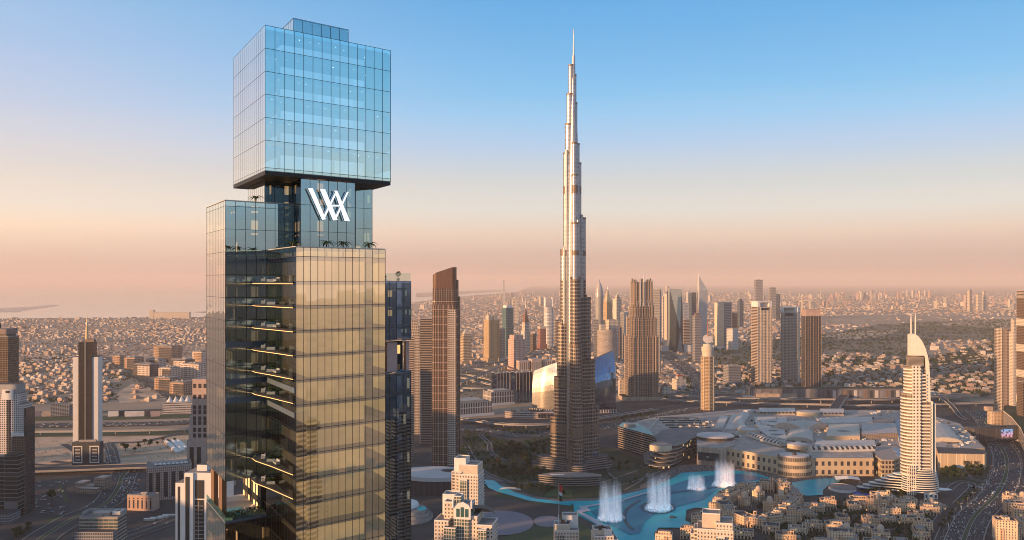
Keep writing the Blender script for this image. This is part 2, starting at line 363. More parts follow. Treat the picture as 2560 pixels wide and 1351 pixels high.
def rings():                                          # the plaza inlaid with curving pale lines
    m, nt, N, L, b = nodes('inlaid_plaza')
    tc = N('ShaderNodeTexCoord'); w = N('ShaderNodeTexWave'); w.wave_type = 'RINGS'; w.rings_direction = 'Z'
    w.inputs['Scale'].default_value = .09; w.inputs['Distortion'].default_value = 9; w.inputs['Detail'].default_value = .3; w.inputs['Detail Scale'].default_value = .12
    L(tc.outputs['Object'], w.inputs['Vector'])
    L(mix(N, L, step(N, L, w.outputs['Fac'], .55, .8), (.12, .11, .135), (.30, .27, .29)), b.inputs['Base Color']); b.inputs['Roughness'].default_value = .85
    return m
M_INLAY = rings()
def disc(name, u, v, ru, rv, z, m):
    return sheet(name, [(u + ru * cos(t * pi / 24), v + rv * sin(t * pi / 24)) for t in range(48)], z, m)
p = G(1262, 1305)
o = disc('inlaid_plaza', 1250, 1310, 84, 31, 1.4, M_INLAY); disc('inlaid_terrace', 1368, 1306, 34, 14, 1.4, M_INLAY)

# the lake
LAKE = [(1211, 1201), (1235, 1203), (1250, 1215), (1290, 1234), (1340, 1249), (1400, 1256), (1490, 1254), (1600, 1229), (1650, 1213), (1677, 1200), (1704, 1184), (1774, 1180), (1838, 1178), (1890, 1184), (1948, 1206), (1960, 1210),
        (1900, 1207), (1843, 1215), (1809, 1229), (1787, 1245), (1777, 1264), (1774, 1275), (1739, 1272), (1716, 1278), (1713, 1304), (1726, 1310), (1722, 1324), (1690, 1322), (1647, 1322), (1635, 1336), (1641, 1362), (1600, 1420), (1560, 1400),
        (1528, 1322), (1498, 1319), (1447, 1293), (1435, 1281), (1433, 1261), (1425, 1267), (1360, 1259), (1321, 1254), (1295, 1246), (1258, 1236), (1242, 1231), (1221, 1222), (1213, 1210)]
def lake_mat(name, c, c2):
    m, nt, N, L, b = nodes(name)
    L(mix(N, L, step(N, L, noise_(N, L, .02, 6), .3, .7), c, c2), b.inputs['Base Color'])
    b.inputs['Roughness'].default_value = .25; b.inputs['Specular IOR Level'].default_value = .05
    bp = N('ShaderNodeBump'); bp.inputs['Strength'].default_value = .5; bp.inputs['Distance'].default_value = .8
    L(noise_(N, L, .12, 8, 'Object', .7), bp.inputs['Height']); L(bp.outputs[0], b.inputs['Normal']); return m
M_LAKE = lake_mat('turquoise_water', (.0, .44, .48), (.0, .33, .39)); M_BASIN = lake_mat('deep_basin_water', (.0, .19, .27), (.0, .14, .22))
sheet('lake_water', LAKE, 1.5, M_LAKE)
sheet('lagoon_water', [(1980, 1209), (2012, 1203), (2050, 1199), (2104, 1197), (2098, 1208), (2071, 1215), (2057, 1229), (2058, 1240), (2020, 1242), (1984, 1238)], 1.5, M_LAKE)
sheet('deep_water', [(1476, 1282), (1500, 1272), (1560, 1256), (1640, 1232), (1690, 1212), (1735, 1197), (1790, 1189), (1850, 1188), (1905, 1196), (1940, 1206), (1890, 1203), (1835, 1210), (1795, 1226), (1760, 1252), (1700, 1268), (1640, 1284), (1612, 1308), (1600, 1336), (1575, 1341), (1540, 1322), (1500, 1306)], 2.0, M_BASIN)
sheet('swimming_pool', [(2118, 1222), (2130, 1220), (2150, 1233), (2190, 1240), (2196, 1246), (2150, 1246), (2125, 1232)], 1.5, lake_mat('blue_pool', (.01, .06, .30), (.01, .045, .22)))
M_PIER = plain('pale_pier', (.42, .43, .46), .7, var=.05)
sheet('lake_terrace', [(1560, 1255), (1500, 1263), (1447, 1271), (1452, 1277), (1440, 1281), (1447, 1288), (1470, 1302), (1500, 1321), (1516, 1320), (1478, 1296), (1455, 1285), (1477, 1281), (1468, 1272), (1500, 1267), (1562, 1258)], 2.6, M_PIER)
sheet('lake_walkway', [(1556, 1252), (1606, 1237), (1628, 1233), (1630, 1236), (1610, 1240), (1560, 1255)], 2.6, M_PIER)
def line(name, pts, w, z, m, n=6, kind='structure'):
    q = spline([G(u, v) for u, v in pts], n); return struct(name, B().ribbon(q, w, z), m, kind)
M_RING = plain('basin_rim', (.02, .045, .06), .5)
line('basin_rim', [(1600, 1255), (1575, 1270), (1563, 1287), (1565, 1310), (1582, 1328)], 5, 2.4, M_RING)
line('basin_channel', [(1647, 1241), (1700, 1233), (1780, 1223), (1840, 1213)], 4, 2.4, M_RING)
line('basin_circle', [(1645 + 41 * cos(t * pi / 8), 1272 + 15 * sin(t * pi / 8)) for t in range(17)], 4, 2.4, M_RING)
M_PROM = ground_mat('promenade', ((.17, .145, .135), (.12, .105, .10), (.08, .075, .075)), .08, .03)
sheet('promenade', [(1600, 1229), (1650, 1213), (1677, 1200), (1704, 1184), (1774, 1180), (1838, 1178), (1890, 1184), (1948, 1206), (1975, 1210), (2040, 1200), (2104, 1197), (2150, 1190), (2140, 1180), (2050, 1182), (1960, 1190), (1870, 1170), (1780, 1160), (1700, 1165), (1655, 1185), (1600, 1215)], 1.0, M_PROM)
sheet('canal_promenade', [(1250, 1215), (1290, 1234), (1340, 1249), (1400, 1256), (1490, 1254), (1600, 1229), (1600, 1222), (1490, 1247), (1400, 1250), (1340, 1243), (1296, 1229), (1262, 1210), (1240, 1190), (1215, 1185), (1212, 1199), (1235, 1202)], 1.1, M_PROM)

# roads: every road is a strip with kerbs, a median where it has one, and dashed lane lines
M_LINE = plain('lane_paint', (.34, .33, .31), .7); M_KERB = plain('kerb_stone', (.30, .27, .24), .8)
ROADS = {}
def road(name, pts, w, z=1.6, med=0, lanes=3, mat=None, kerb=True, n=6, world=False):
    q = spline(pts if world else [G(u, v) for u, v in pts], n); ROADS[name] = (q, w, z, med, lanes)
    struct(name, B().ribbon(q, w, z), mat or M_ASPH)
    if kerb:
        b = B()
        for s in (-1, 1): b.ribbon(q, 1.6, z + .15, 0, s * (w / 2 + .8))
        struct(name.replace('road', 'kerb') if 'road' in name else name + '_kerb', b, M_KERB)
    if med: struct(name + '_median', B().ribbon(q, med, z + .3), M_GRASS); struct(name + '_median_kerb', B().ribbon(q, .9, z + .25, 0, med / 2 + .45).ribbon(q, .9, z + .25, 0, -med / 2 - .45), M_KERB)
    b = B(); hw = (w - med) / 2
    for s in (-1, 1):
        for l in range(1, lanes):
            off = s * (med / 2 + hw * l / lanes)
            for i in range(len(q) - 1):
                (x0, y0), (x1, y1) = q[i], q[i + 1]; d = sqrt((x1 - x0) ** 2 + (y1 - y0) ** 2); k = int(d / 14)
                for j in range(k):
                    t0, t1 = j / k, (j + .45) / k
                    b.ribbon([(x0 + (x1 - x0) * t0, y0 + (y1 - y0) * t0), (x0 + (x1 - x0) * t1, y0 + (y1 - y0) * t1)], .35, z + .25, 0, off)
    if b.f: struct(name + '_lane_markings', b, M_LINE)
road('boulevard_road', [(2395, 1400), (2410, 1351), (2432, 1300), (2462, 1268), (2490, 1240), (2508, 1208), (2518, 1170), (2514, 1140), (2500, 1115), (2478, 1080), (2462, 1052), (2436, 1028)], 44, 1.6, 5, 4)
road('cross_road', [(2430, 1222), (2500, 1216), (2570, 1222), (2700, 1232)], 26, 1.3, 0, 3)
road('hotel_road', [(2390, 1262), (2415, 1238), (2430, 1222), (2428, 1210), (2405, 1206), (2385, 1215), (2372, 1228)], 9, 1.3, 0, 1)
road('mall_ramp_road', [(2400, 1168), (2410, 1185), (2425, 1198), (2470, 1207)], 9, 1.3, 0, 1)
road('old_town_road', [(2380, 1270), (2350, 1300), (2330, 1335), (2310, 1380)], 12, 1.3, 0, 1)
road('highway_road', [(-200, 1069), (65, 1066), (300, 1062), (470, 1057), (700, 1035), (1000, 985), (1160, 925), (1300, 900), (1420, 872), (1560, 850)], 62, 1.6, 6, 6)
road('service_road', [(-100, 1034), (65, 1032), (300, 1029), (480, 1022)], 22, 1.3, 0, 2)
road('avenue_road', [(70, 1380), (107, 1346), (156, 1315), (198, 1291), (240, 1275), (275, 1252), (296, 1220), (308, 1190), (330, 1165)], 44, 1.6, 6, 4)
road('river_road', [(270, 1362), (330, 1340), (400, 1316), (450, 1298), (520, 1280)], 30, 1.6, 3, 3)
road('sand_road', [(130, 1155), (180, 1158), (200, 1140), (160, 1112)], 14, 1.3, 0, 1)
road('plot_road', [(66, 1160), (120, 1165), (190, 1158)], 12, 1.3, 0, 1)
road('access_road', [(262, 1158), (282, 1162), (275, 1130), (270, 1110), (360, 1105), (460, 1082)], 14, 1.3, 0, 2)
road('side_road', [(290, 1160), (282, 1125), (275, 1110)], 16, 1.2, 0, 2)
road('diagonal_road', [(150, 858), (240, 887), (330, 934), (400, 974), (435, 995), (480, 1020)], 44, 1.6, 8, 3)
road('far_avenue_road', [(60, 905), (240, 887), (420, 868), (520, 860)], 24, 1.3, 0, 2)
road('trade_centre_road', [(1630, 842), (1655, 872), (1690, 905), (1733, 937), (1756, 960), (1752, 995)], 62, 1.6, 4, 5)
road('park_road', [(1140, 1075), (1220, 1078), (1300, 1092), (1380, 1086), (1500, 1075), (1600, 1050), (1750, 1020)], 30, 1.5, 3, 3)
road('garden_path', [(1200, 1090), (1222, 1110), (1226, 1130), (1246, 1148), (1262, 1152)], 8, 1.4, 0, 1)
road('garden_drive', [(1165, 1115), (1185, 1150), (1215, 1185), (1290, 1210), (1360, 1205)], 7, 1.4, 0, 1)
sheet('car_park', [(82, 1210), (100, 1200), (145, 1198), (180, 1262), (176, 1285), (118, 1295), (100, 1285), (78, 1250)], 1.1, M_ASPH)
sheet('traffic_plaza', [(300, 1200), (370, 1180), (380, 1225), (350, 1240), (305, 1235)], 1.1, M_ASPH)
sheet('metro_car_park', [(262, 1120), (290, 1116), (300, 1160), (266, 1160)], 1.1, M_ASPH)
sheet('interchange_ground', [(1145, 1000), (1145, 925), (1400, 900), (1400, 960), (1300, 985)], .8, M_SCRUB)
sheet('rooftop_parking', [(1560, 1060), (1620, 1042), (1700, 1048), (1600, 1060)], .9, M_ASPH)
# lawn paths below the supertall
for k, pts in enumerate(([(1500, 1210), (1560, 1190), (1630, 1165)], [(1505, 1222), (1570, 1210), (1650, 1180)], [(1540, 1200), (1520, 1180), (1530, 1150)], [(1560, 1228), (1600, 1205), (1620, 1185)])):
    line('lawn_path', pts, 3.5, 1.3, M_PAVE)

# flyovers: a deck with parapets on piers
def flyover(name, label, pts, w, n=6, pier=38, cat='flyover', group=None, dep=2.2, clear=None):
    q = spline([(*G(u, v, z), z) for u, v, z in pts], n); c = q[len(q) // 2]
    t = thing(name, label, cat, (c[0], c[1], 0), 0, group); q = [(x - c[0], y - c[1], z) for x, y, z in q]
    b = B(); lo = [(x, y, z - dep) for x, y, z in q]
    b.ribbon(q, w)
    for s in (-1, 1):
        a = B().ribbon(q, .01, 0, 0, s * w / 2).v; d = B().ribbon(lo, .01, 0, 0, s * w / 2).v
        for i in range(0, len(a), 4):
            f = [a[i], a[i + 1], d[i + 1], d[i]]; b.face(f if s > 0 else f[::-1], 1)
    b.ribbon(lo, w, 0, 1); b.build('deck', [M_ASPH, M_CONC], t)
    b = B()
    for s in (-1, 1):
        top = [(x, y, z + 1.0) for x, y, z in q]; b.ribbon(top, .7, 0, 0, s * (w / 2 - .1))
        for e in (-.35, .35):
            a = B().ribbon(top, .01, 0, 0, s * (w / 2 - .1) + e).v; d = B().ribbon(q, .01, 0, 0, s * (w / 2 - .1) + e).v
            for i in range(0, len(a), 4): b.face([a[i], a[i + 1], d[i + 1], d[i]])
    b.build('parapet', plain('parapet', (.50, .44, .38), .8), t)
    d = 0
    for i in range(len(q) - 1):
        l = sqrt((q[i + 1][0] - q[i][0]) ** 2 + (q[i + 1][1] - q[i][1]) ** 2); d += l
        if d > pier and q[i][2] > 4:
            d = 0; x, y, z = q[i]; B().lathe([(1.6, 0), (1.4, z - dep - 1.5), (w * .32, z - dep)], 8, 0, x, y).build('pier', M_CONC, t)
    return t
flyover('metro_viaduct', 'slim pale railway viaduct on single piers beside the highway', [(20, 1080, 9), (200, 1078, 9), (340, 1076, 9), (480, 1070, 9), (620, 1050, 9)], 10, 8, 76, 'viaduct', None, 2.5)
flyover('road_flyover', 'wide dark road flyover crossing in front of the sandy lots', [(20, 1176, 9), (150, 1172, 9), (280, 1167, 9), (372, 1164, 9), (520, 1160, 9)], 34, 6, 60, 'flyover', None, 2.5)
flyover('elevated_road', 'upper elevated road deck behind the mall roof', [(1640, 985, 14), (1760, 992, 14), (1950, 996, 14), (2150, 998, 14), (2300, 992, 14), (2420, 985, 14)], 22, 6, 60, 'elevated road', 'elevated roads behind the mall')
flyover('elevated_road', 'lower elevated road deck nearest the mall roof, running past the round hotel tower', [(1655, 998, 10), (1760, 1004, 10), (1950, 1009, 10), (2150, 1013, 10), (2280, 1012, 10), (2420, 1008, 10), (2520, 1004, 10)], 16, 6, 60, 'elevated road', 'elevated roads behind the mall')
flyover('curved_ramp', 'narrow ramp curling down behind the white curved hotel tower', [(2340, 985, 13), (2375, 1010, 12), (2400, 1040, 6), (2420, 1050, 2)], 11, 6, 40, 'ramp')
for k, (lb, pts) in enumerate((('topmost interchange ramp, bending gently below the beige striped tower', [(1060, 932, 16), (1149, 925, 16), (1190, 922, 16), (1229, 928, 14), (1290, 934, 8), (1340, 935, 3)]),
        ('long interchange ramp climbing from lower left to upper right over the others', [(1060, 985, 10), (1149, 956, 18), (1195, 940, 19), (1229, 926, 18), (1269, 912, 14), (1330, 897, 4)]),
        ('short interchange ramp sloping down to the right under the long one', [(1060, 940, 12), (1149, 944, 13), (1200, 955, 11), (1240, 965, 4)]),
        ('middle interchange ramp passing behind the dark glass blocks', [(1060, 932, 10), (1149, 936, 10), (1190, 941, 9), (1260, 958, 3)]),
        ('lowest interchange ramp, running flat above the white office blocks', [(1060, 970, 7), (1149, 970, 8), (1210, 971, 8), (1300, 968, 3)]))):
    flyover('interchange_ramp', lb, pts, 13, 6, 45, 'ramp', 'ramps of the highway interchange')
flyover('boulevard_bridge', 'grey curving bridge road with arched railing above the park', [(1050, 1040, 9), (1145, 1046, 9), (1260, 1060, 9), (1370, 1060, 9), (1480, 1046, 9), (1560, 1035, 9), (1640, 1022, 7)], 16, 6, 40, 'bridge')
flyover('station_footbridge', 'enclosed grey footbridge crossing both elevated roads to the mall', [(2085, 1022, 16), (2100, 1000, 18), (2118, 980, 18)], 24, 4, 60, 'footbridge', None, 8)

# haze: one box of even, thin air round everything
def haze():
    m = bpy.data.materials.new('haze'); m.use_nodes = True; nt = m.node_tree; nt.nodes.clear()
    o = nt.nodes.new('ShaderNodeOutputMaterial'); v = nt.nodes.new('ShaderNodeVolumePrincipled')
    v.inputs['Color'].default_value = (.95, .80, .69, 1); v.inputs['Absorption Color'].default_value = (0, 0, 0, 1); v.inputs['Density'].default_value = 3.0e-5; v.inputs['Anisotropy'].default_value = .0
    nt.links.new(v.outputs[0], o.inputs['Volume'])
    b = B().box(-89000, 89000, -8000, 89000, -1, 850, 0, 0, 0); return struct('haze', b, m, 'stuff')
haze()
# ---------------------------------------------------------------- the glass skyscraper with the monogram
OX, OY = -45.1, 162.0
def ab(a, b): return (.752 * a - .485 * b, .66 * a + .875 * b)
def on_face(u, v, b):                                 # pixel -> (a, z) on the plane b = const
    t = (u - CX) / F; a = (t * (OY + .875 * b) - OX + .485 * b) / (.752 - .66 * t); y = OY + .66 * a + .875 * b
    return a, H - (v - HZ) * y / F
G_BLUE = curtain('blue_glass', (.74, 1, 1), .76, (.66, .95, 1))
G_SILV = curtain('silver_glass', (1, 1, .96), .90, (.7, .75, .72))
G_TEAL = curtain('teal_glass', (.44, .72, .88), .56, (.35, .45, .5))
G_SMOKE = curtain('smoked_glass', (.70, .78, .86), .16, (.36, .38, .40))
G_BEIGE = curtain('bronze_glass', (1, 1, .84), .74, (.9, .74, .48))
G_NAVY = curtain('navy_glass', (.30, .50, .80), .30, (.34, .38, .46))
G_CLEAR = curtain('clear_glass', (.9, 1, .97), .10, (.86, .94, .92))
M_MULL = plain('mullion', (.035, .045, .05), .4)
M_SLAB = plain('ceiling_plaster', (.62, .60, .57), .8)
M_FLOOR = plain('interior_floor', (.20, .15, .10), .5)
M_SOFF = plain('soffit', (.018, .018, .02), .5)
M_FASC = plain('slate_fascia', (.10, .14, .18), .5)
M_CORE = facade('interior_walls', (.42, .40, .38), (.16, .15, .15), 4.2, 3.1, .5, .62, .4, lit=.0, wrough=.7)
M_WARM = facade('glowing_room_wall', (.34, .26, .16), (.50, .38, .20), 4.2, 5.2, 1.0, .84, .5, lit=1.0, litcol=(.92, .69, .38), glass2=(.55, .42, .24))  # core walls glow themselves, for room light and the gold tone of the glass
M_SLIT = facade('lit_slits', (.03, .035, .042), (.30, .20, .08), 4.2, 2.2, .5, .46, .4, lit=.5, litcol=(1, .62, .22))
M_DIM = facade('dim_rooms', (.022, .026, .032), (.15, .09, .045), 4.2, 2.3, .6, .66, .4, lit=.3, litcol=(2.0, .95, .34))
M_LAMP = plain('downlight_lamp', (1, .88, .70), .5, emit=9)
M_LED = plain('led_strip', (1, .62, .25), .5, emit=.9)
TW = thing('glass_skyscraper', 'tall blue and bronze glass skyscraper with stacked blocks and a white monogram', 'skyscraper', (OX, OY, 0))
def quad(a0, a1, b0, b1): return [ab(a0, b0), ab(a1, b0), ab(a1, b1), ab(a0, b1)]
def block(name, a0, a1, b0, b1, z0, z1, rows, gf, gl, core, cols=(1.95, 1.75), sides='FLRB', inset=4.0, slab_m=None, parapet=0):
    p = B()                                           # floor plates: the part itself
    for z in rows: p.prism(quad(a0 + .25, a1 - .25, b0 + .25, b1 - .25), z - .45, z, 1, 1, 0)
    P = p.build(name, [slab_m or M_SLAB, M_FLOOR], TW)
    B().prism(quad(a0 + inset, a1 - inset, b0 + inset, b1 - inset), z0, z1 - .5, 0, 0).build('core_wall', core, P)
    q = quad(a0, a1, b0, b1); g = B(); m = B()
    for i, s in enumerate('FRBL'):
        if s not in sides: continue
        c, d = q[i], q[(i + 1) % 4]; l = sqrt((d[0] - c[0]) ** 2 + (d[1] - c[1]) ** 2); nx, ny = (d[1] - c[1]) / l, -(d[0] - c[0]) / l; dx, dy = (d[0] - c[0]) / l, (d[1] - c[1]) / l
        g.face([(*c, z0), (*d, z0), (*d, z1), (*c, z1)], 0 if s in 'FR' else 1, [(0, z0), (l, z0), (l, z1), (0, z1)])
        n = max(2, round(l / cols[0 if s in 'FB' else 1])); w = .03 if s in 'FR' else .022; pr = .05 if s in 'FR' else .02
        for k in range(n + 1):
            x, y = c[0] + dx * l * k / n, c[1] + dy * l * k / n
            m.prism([(x - dx * w + nx * .01, y - dy * w + ny * .01), (x + dx * w + nx * .01, y + dy * w + ny * .01), (x + dx * w + nx * pr, y + dy * w + ny * pr), (x - dx * w + nx * pr, y - dy * w + ny * pr)], z0, z1, 0)
        for z in list(rows) + [z0 + .05, z1 - .05]:
            m.prism([(c[0] + nx * .01, c[1] + ny * .01), (d[0] + nx * .01, d[1] + ny * .01), (d[0] + nx * (pr - .006), d[1] + ny * (pr - .006)), (c[0] + nx * (pr - .006), c[1] + ny * (pr - .006))], z - .035, z + .035, 0, 0)
    g.build('curtain_wall', [gf, gl], P); m.build('mullion_grid', M_MULL, P)
    return P
ZU = [373.9, 378.9, 383.05, 387.3, 391.5, 395.7]
U = block('upper_block', 0, 27.2, 0, 27.6, 373.3, 399.95, ZU, G_BLUE, G_SILV, facade('glowing_lounge_wall', (.34, .44, .52), (.62, .66, .80), 4.2, 7.8, 1.0, .60, .6, lit=1.0, litcol=(.42, .48, .64), glass2=(.7, .7, .82)), inset=4.5)  # core walls glow by themselves to stand in for light inside the rooms
B().prism(quad(0, 27.2, 0, 27.6), 372.6, 373.28, 0, 1, 0).build('soffit', [M_SOFF, M_SOFF], U)
B().prism(quad(.3, 26.9, .3, 27.3), 398.9, 399.3, 0, 0, 0).build('roof_deck', M_SLAB, U)
b = B(); rnd = random.Random(3)
for z in ZU[1:] + [399.3]:
    zc = z - .5 if z < 399 else 398.86
    for i in range(13):
        if rnd.random() < .75:
            a, bb = 1.6 + i * 1.95 + rnd.uniform(-.3, .3), rnd.choice((1.6, 3.0, 4.6)); x, y = ab(a, bb)
            b.face([(x + .09 * cos(t * pi / 4), y + .09 * sin(t * pi / 4), zc) for t in range(8)][::-1])
b.build('downlight', M_LAMP, U)
b = B()                                               # partition walls seen through the glass
for z0, z1 in zip(ZU, ZU[1:]):
    for a in (3.5, 15.4, 24): b.prism(quad(a, a + .3, 2.2 + (a * 7 % 2), 4.4), z0, z1 - .46, 0)
b.build('partition', M_SLAB, U)
RB = block('roof_block', 7.14, 19.3, 5.2, 14, 399.96, 404, [403.8], curtain('sky_glass', (.70, .96, 1), .6, (.5, .85, .95)), G_SILV, plain('plant_room', (.40, .55, .62), .7), inset=.6)
NK = block('neck_block', 2.2, 26.5, 9, 22.5, 300, 372.55, [368.4, 364.2, 360, 355.8, 351.6], G_TEAL, G_SILV, M_DIM, inset=2)
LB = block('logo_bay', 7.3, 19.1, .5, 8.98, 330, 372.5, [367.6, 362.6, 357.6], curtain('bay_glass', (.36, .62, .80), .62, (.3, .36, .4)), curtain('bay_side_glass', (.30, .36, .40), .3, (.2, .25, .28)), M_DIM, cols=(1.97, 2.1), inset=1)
# the monogram: three broad and two fine strokes with a crossbar, raised letters
mono = B()
def stroke(pts, b0, b1):
    q = [on_face(480 + x / 2.0466, y / 2.0466, .5) for x, y in pts]
    f = [(*ab(a, b0), z) for a, z in q]; k = [(*ab(a, b1), z) for a, z in q]; n = len(f)
    if sum(q[i - 1][0] * q[i][1] - q[i][0] * q[i - 1][1] for i in range(n)) < 0: f, k = f[::-1], k[::-1]
    mono.face(f, 0); mono.face(k[::-1], 0)
    for i in range(n): mono.face([f[i], k[i], k[(i + 1) % n], f[(i + 1) % n]], 1)
for pts in ([(588, 966), (613, 965), (680, 1124), (660, 1127)], [(648, 971), (676, 970), (740, 1127), (716, 1130)], [(722, 978), (738, 978), (803, 1134), (775, 1133)]): stroke(pts, -.18, .3)
for pts in ([(664, 1116), (673, 1122), (738, 986), (731, 978)], [(722, 1122), (732, 1127), (797, 984), (788, 983)], [(706, 1050), (752, 1050), (755, 1059), (702, 1059)]): stroke(pts, -.10, .3)
mono.build('monogram', [plain('monogram_face', (.9, .9, .9), .35, emit=.55), plain('monogram_edge', (.35, .35, .36), .3, .8)], LB)

def floors(top, low, h=4.2): return [top - h * k for k in range(int((top - low) / h) + 1)]
LW_Z = floors(366.9, 200)
LWB = block('left_wing', -6.46, 7.3, 5.2, 23.9, 316.4, 367.9, [z for z in LW_Z if z > 317], G_TEAL, G_SILV, M_DIM, cols=(1.97, 1.5), sides='FLB', inset=3)
block('left_wing_base', -6.46, 7.3, 5.2, 23.9, 180, 308.6, [z for z in LW_Z if z < 308.5], G_SMOKE, G_SILV, M_DIM, cols=(1.97, 1.5), sides='FLB', inset=3)
# lower storeys of the left wing carry darker glass: a second leaf hung in front of the slabs
d = B(); c0, c1 = ab(-6.46, 5.14), ab(1.66, 5.14)
d.face([(*c0, 316.4), (*c1, 316.4), (*c1, 357.9), (*c0, 357.9)], 0, [(0, 316.4), (8.1, 316.4), (8.1, 357.9), (0, 357.9)]).build('smoked_screen', curtain('smoked_screen', (.52, .70, .92), .42, (.46, .52, .58), .14), LWB)
b = B()
for k in range(5): a = -6.42 + k * 2.02; b.prism([ab(a - .035, 5.13), ab(a - .035, 5.08), ab(a + .035, 5.08), ab(a + .035, 5.13)], 316.4, 357.9, 0)
for z in LW_Z:
    if 317 < z < 358: b.prism([ab(-6.45, 5.13), ab(-6.45, 5.085), ab(1.64, 5.085), ab(1.64, 5.13)], z - .06, z + .06, 0, 0, 0)
b.build('mullion_grid', M_MULL, LWB)
b = B()
for z in (341.4, 334.6, 331.2): b.prism([ab(-6.5, 5.1), ab(1.6, 5.1), ab(1.6, 4.9), ab(-6.5, 4.9)], z - .5, z + .5, 0, 0, 0)
b.build('fascia_band', M_FASC, LWB)
FW_Z = floors(357.3, 180)
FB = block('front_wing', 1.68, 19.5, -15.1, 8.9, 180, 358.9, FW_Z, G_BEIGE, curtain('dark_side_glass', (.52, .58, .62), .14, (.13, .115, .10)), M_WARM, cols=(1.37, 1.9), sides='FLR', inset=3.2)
b = B()
for z in (334.6, 330.4): b.prism([ab(1.62, -15.0), ab(1.62, 5.1), ab(1.4, 5.1), ab(1.4, -15.0)], z - .45, z + .45, 0, 0, 0)
b.build('fascia_band', M_FASC, FB)
RW = block('right_wing', 19.6, 36.4, 9, 24, 340.4, 353.2, [351.6, 347.4, 343.2], G_NAVY, G_NAVY, M_SLIT, sides='FR', inset=2.6)
block('right_wing_base', 19.6, 36.4, 9, 24, 180, 333.6, floors(333, 190), G_NAVY, G_NAVY, M_DIM, sides='FR', inset=2.6)
b = B()
for a, w in ((21, .5), (25.8, 1.4), (30.5, 2.6), (35.4, .8)): b.prism(quad(a, a + w, 9.6, 11), 333.6, 339.9, 0)
b.build('column', plain('pink_stone', (.55, .40, .36), .6), RW)
B().prism(quad(22.5, 35.8, 12.5, 13), 333.6, 339.9, 0).build('back_wall', M_SLIT, RW)
B().prism(quad(24.3, 24.5, 9.3, 9.5), 333.7, 339.8, 0).build('led_strip', M_LED, RW)
b = B()                                               # roof parapets of the lower wings
for q, z in ((quad(-6.4, 7.2, 5.3, 23.8), 366.95), (quad(1.75, 19.4, -15, 8.8), 357.4), (quad(19.7, 36.3, 9.1, 23.9), 353.25)): b.face([(*p, z) for p in q], 0)
b.build('terrace_deck', M_PAVE, TW)
B().prism(quad(19.7, 36.3, 9.05, 9.1), 353.25, 354.9, 0).build('terrace_rail', G_CLEAR, TW)
b = B()
for a0, a1, b0, b1, z in ((-6.5, 7.3, 5.15, 5.35, 367.92), (-6.55, -6.4, 5.3, 23.9, 367.92), (1.6, 19.5, -15.2, -15, 358.92), (1.55, 1.75, -15, 5.1, 358.92)): b.prism(quad(a0, a1, b0, b1), z, z + .12, 0, 0)
b.build('coping', plain('pale_coping', (.55, .56, .50), .5), TW)

# balconies in the inner corner
for z in (353.1, 349.0, 344.9, 340.8, 336.8, 332.7, 320.5, 316.4):
    P = [ab(1.6, 5.1), ab(-1.3, 5.1), ab(-1.3, 2.2), ab(.0, -4), ab(1.6, -13.6)]
    bl = B().prism(P, z - .55, z - .12, 0, 1, 0).build('balcony', [M_SOFF, plain('balcony_deck', (.10, .10, .11), .6)], TW)
    b = B(); g = B()
    for (x0, y0), (x1, y1) in zip(P[1:], P[2:]):
        l = sqrt((x1 - x0) ** 2 + (y1 - y0) ** 2); nx, ny = (y1 - y0) / l, -(x1 - x0) / l
        if nx * (x0 - P[0][0]) + ny * (y0 - P[0][1]) < 0: nx, ny = -nx, -ny
        b.prism([(x0 + nx * .01, y0 + ny * .01), (x1 + nx * .01, y1 + ny * .01), (x1 + nx * .07, y1 + ny * .07), (x0 + nx * .07, y0 + ny * .07)], z - .48, z - .41, 0, 0, 0)
        g.face([(x0, y0, z - .12), (x1, y1, z - .12), (x1, y1, z + 1.0), (x0, y0, z + 1.0)], 0, [(0, 0), (l, 0), (l, 1), (0, 1)])
    b.build('led_strip', M_LED, bl); g.build('glass_rail', G_CLEAR, bl)
for z in (347, 338.4, 323.2, 319.3, 315.5, 311.2, 307.0):
    bl = B().prism([ab(19.55, 2), ab(21.6, 2), ab(21.6, 8.9), ab(19.55, 8.9)], z - .5, z - .1, 0, 0, 0).build('balcony', M_SOFF, TW)
    B().prism([ab(19.55, 1.9), ab(21.7, 1.9), ab(21.7, 1.97), ab(19.55, 1.97)], z - .45, z - .33, 0, 0, 0).build('led_strip', M_LED, bl)

# pool terrace cut out of the corner of the left wing
PT = B().prism(quad(-6.46, 7.2, 5.2, 23.9), 308.65, 309.1, 0, 1).build('pool_terrace', [M_FASC, plain('terrace_stone', (.42, .40, .37), .6)], TW)
B().prism(quad(-5.0, -1.6, 7.6, 13.5), 309.12, 309.2, 0, 0).build('pool_water', lake_mat('pool_water', (.05, .42, .50), (.04, .36, .44)), PT)
B().prism(quad(1.2, 7.2, 8, 23.8), 309.1, 316.3, 0, 0).build('core_wall', M_DIM, PT)
b = B(); b.prism(quad(-6.3, -5.4, 9, 12), 309.1, 316.3, 0); b.prism(quad(-6.3, -5.4, 17, 20), 309.1, 316.3, 0); b.build('column', plain('bronze_column', (.30, .18, .11), .4, .3), PT)
g = B()
for c, d in ((ab(-6.46, 5.22), ab(1.2, 5.22)), (ab(-6.46, 23.8), ab(-6.46, 5.22))): g.face([(*c, 309.1), (*d, 309.1), (*d, 310.3), (*c, 310.3)], 0, [(0, 0), (8, 0), (8, 1), (0, 1)])
g.build('glass_rail', curtain('green_rail', (.7, .95, .88), .2, (.45, .72, .66)), PT)

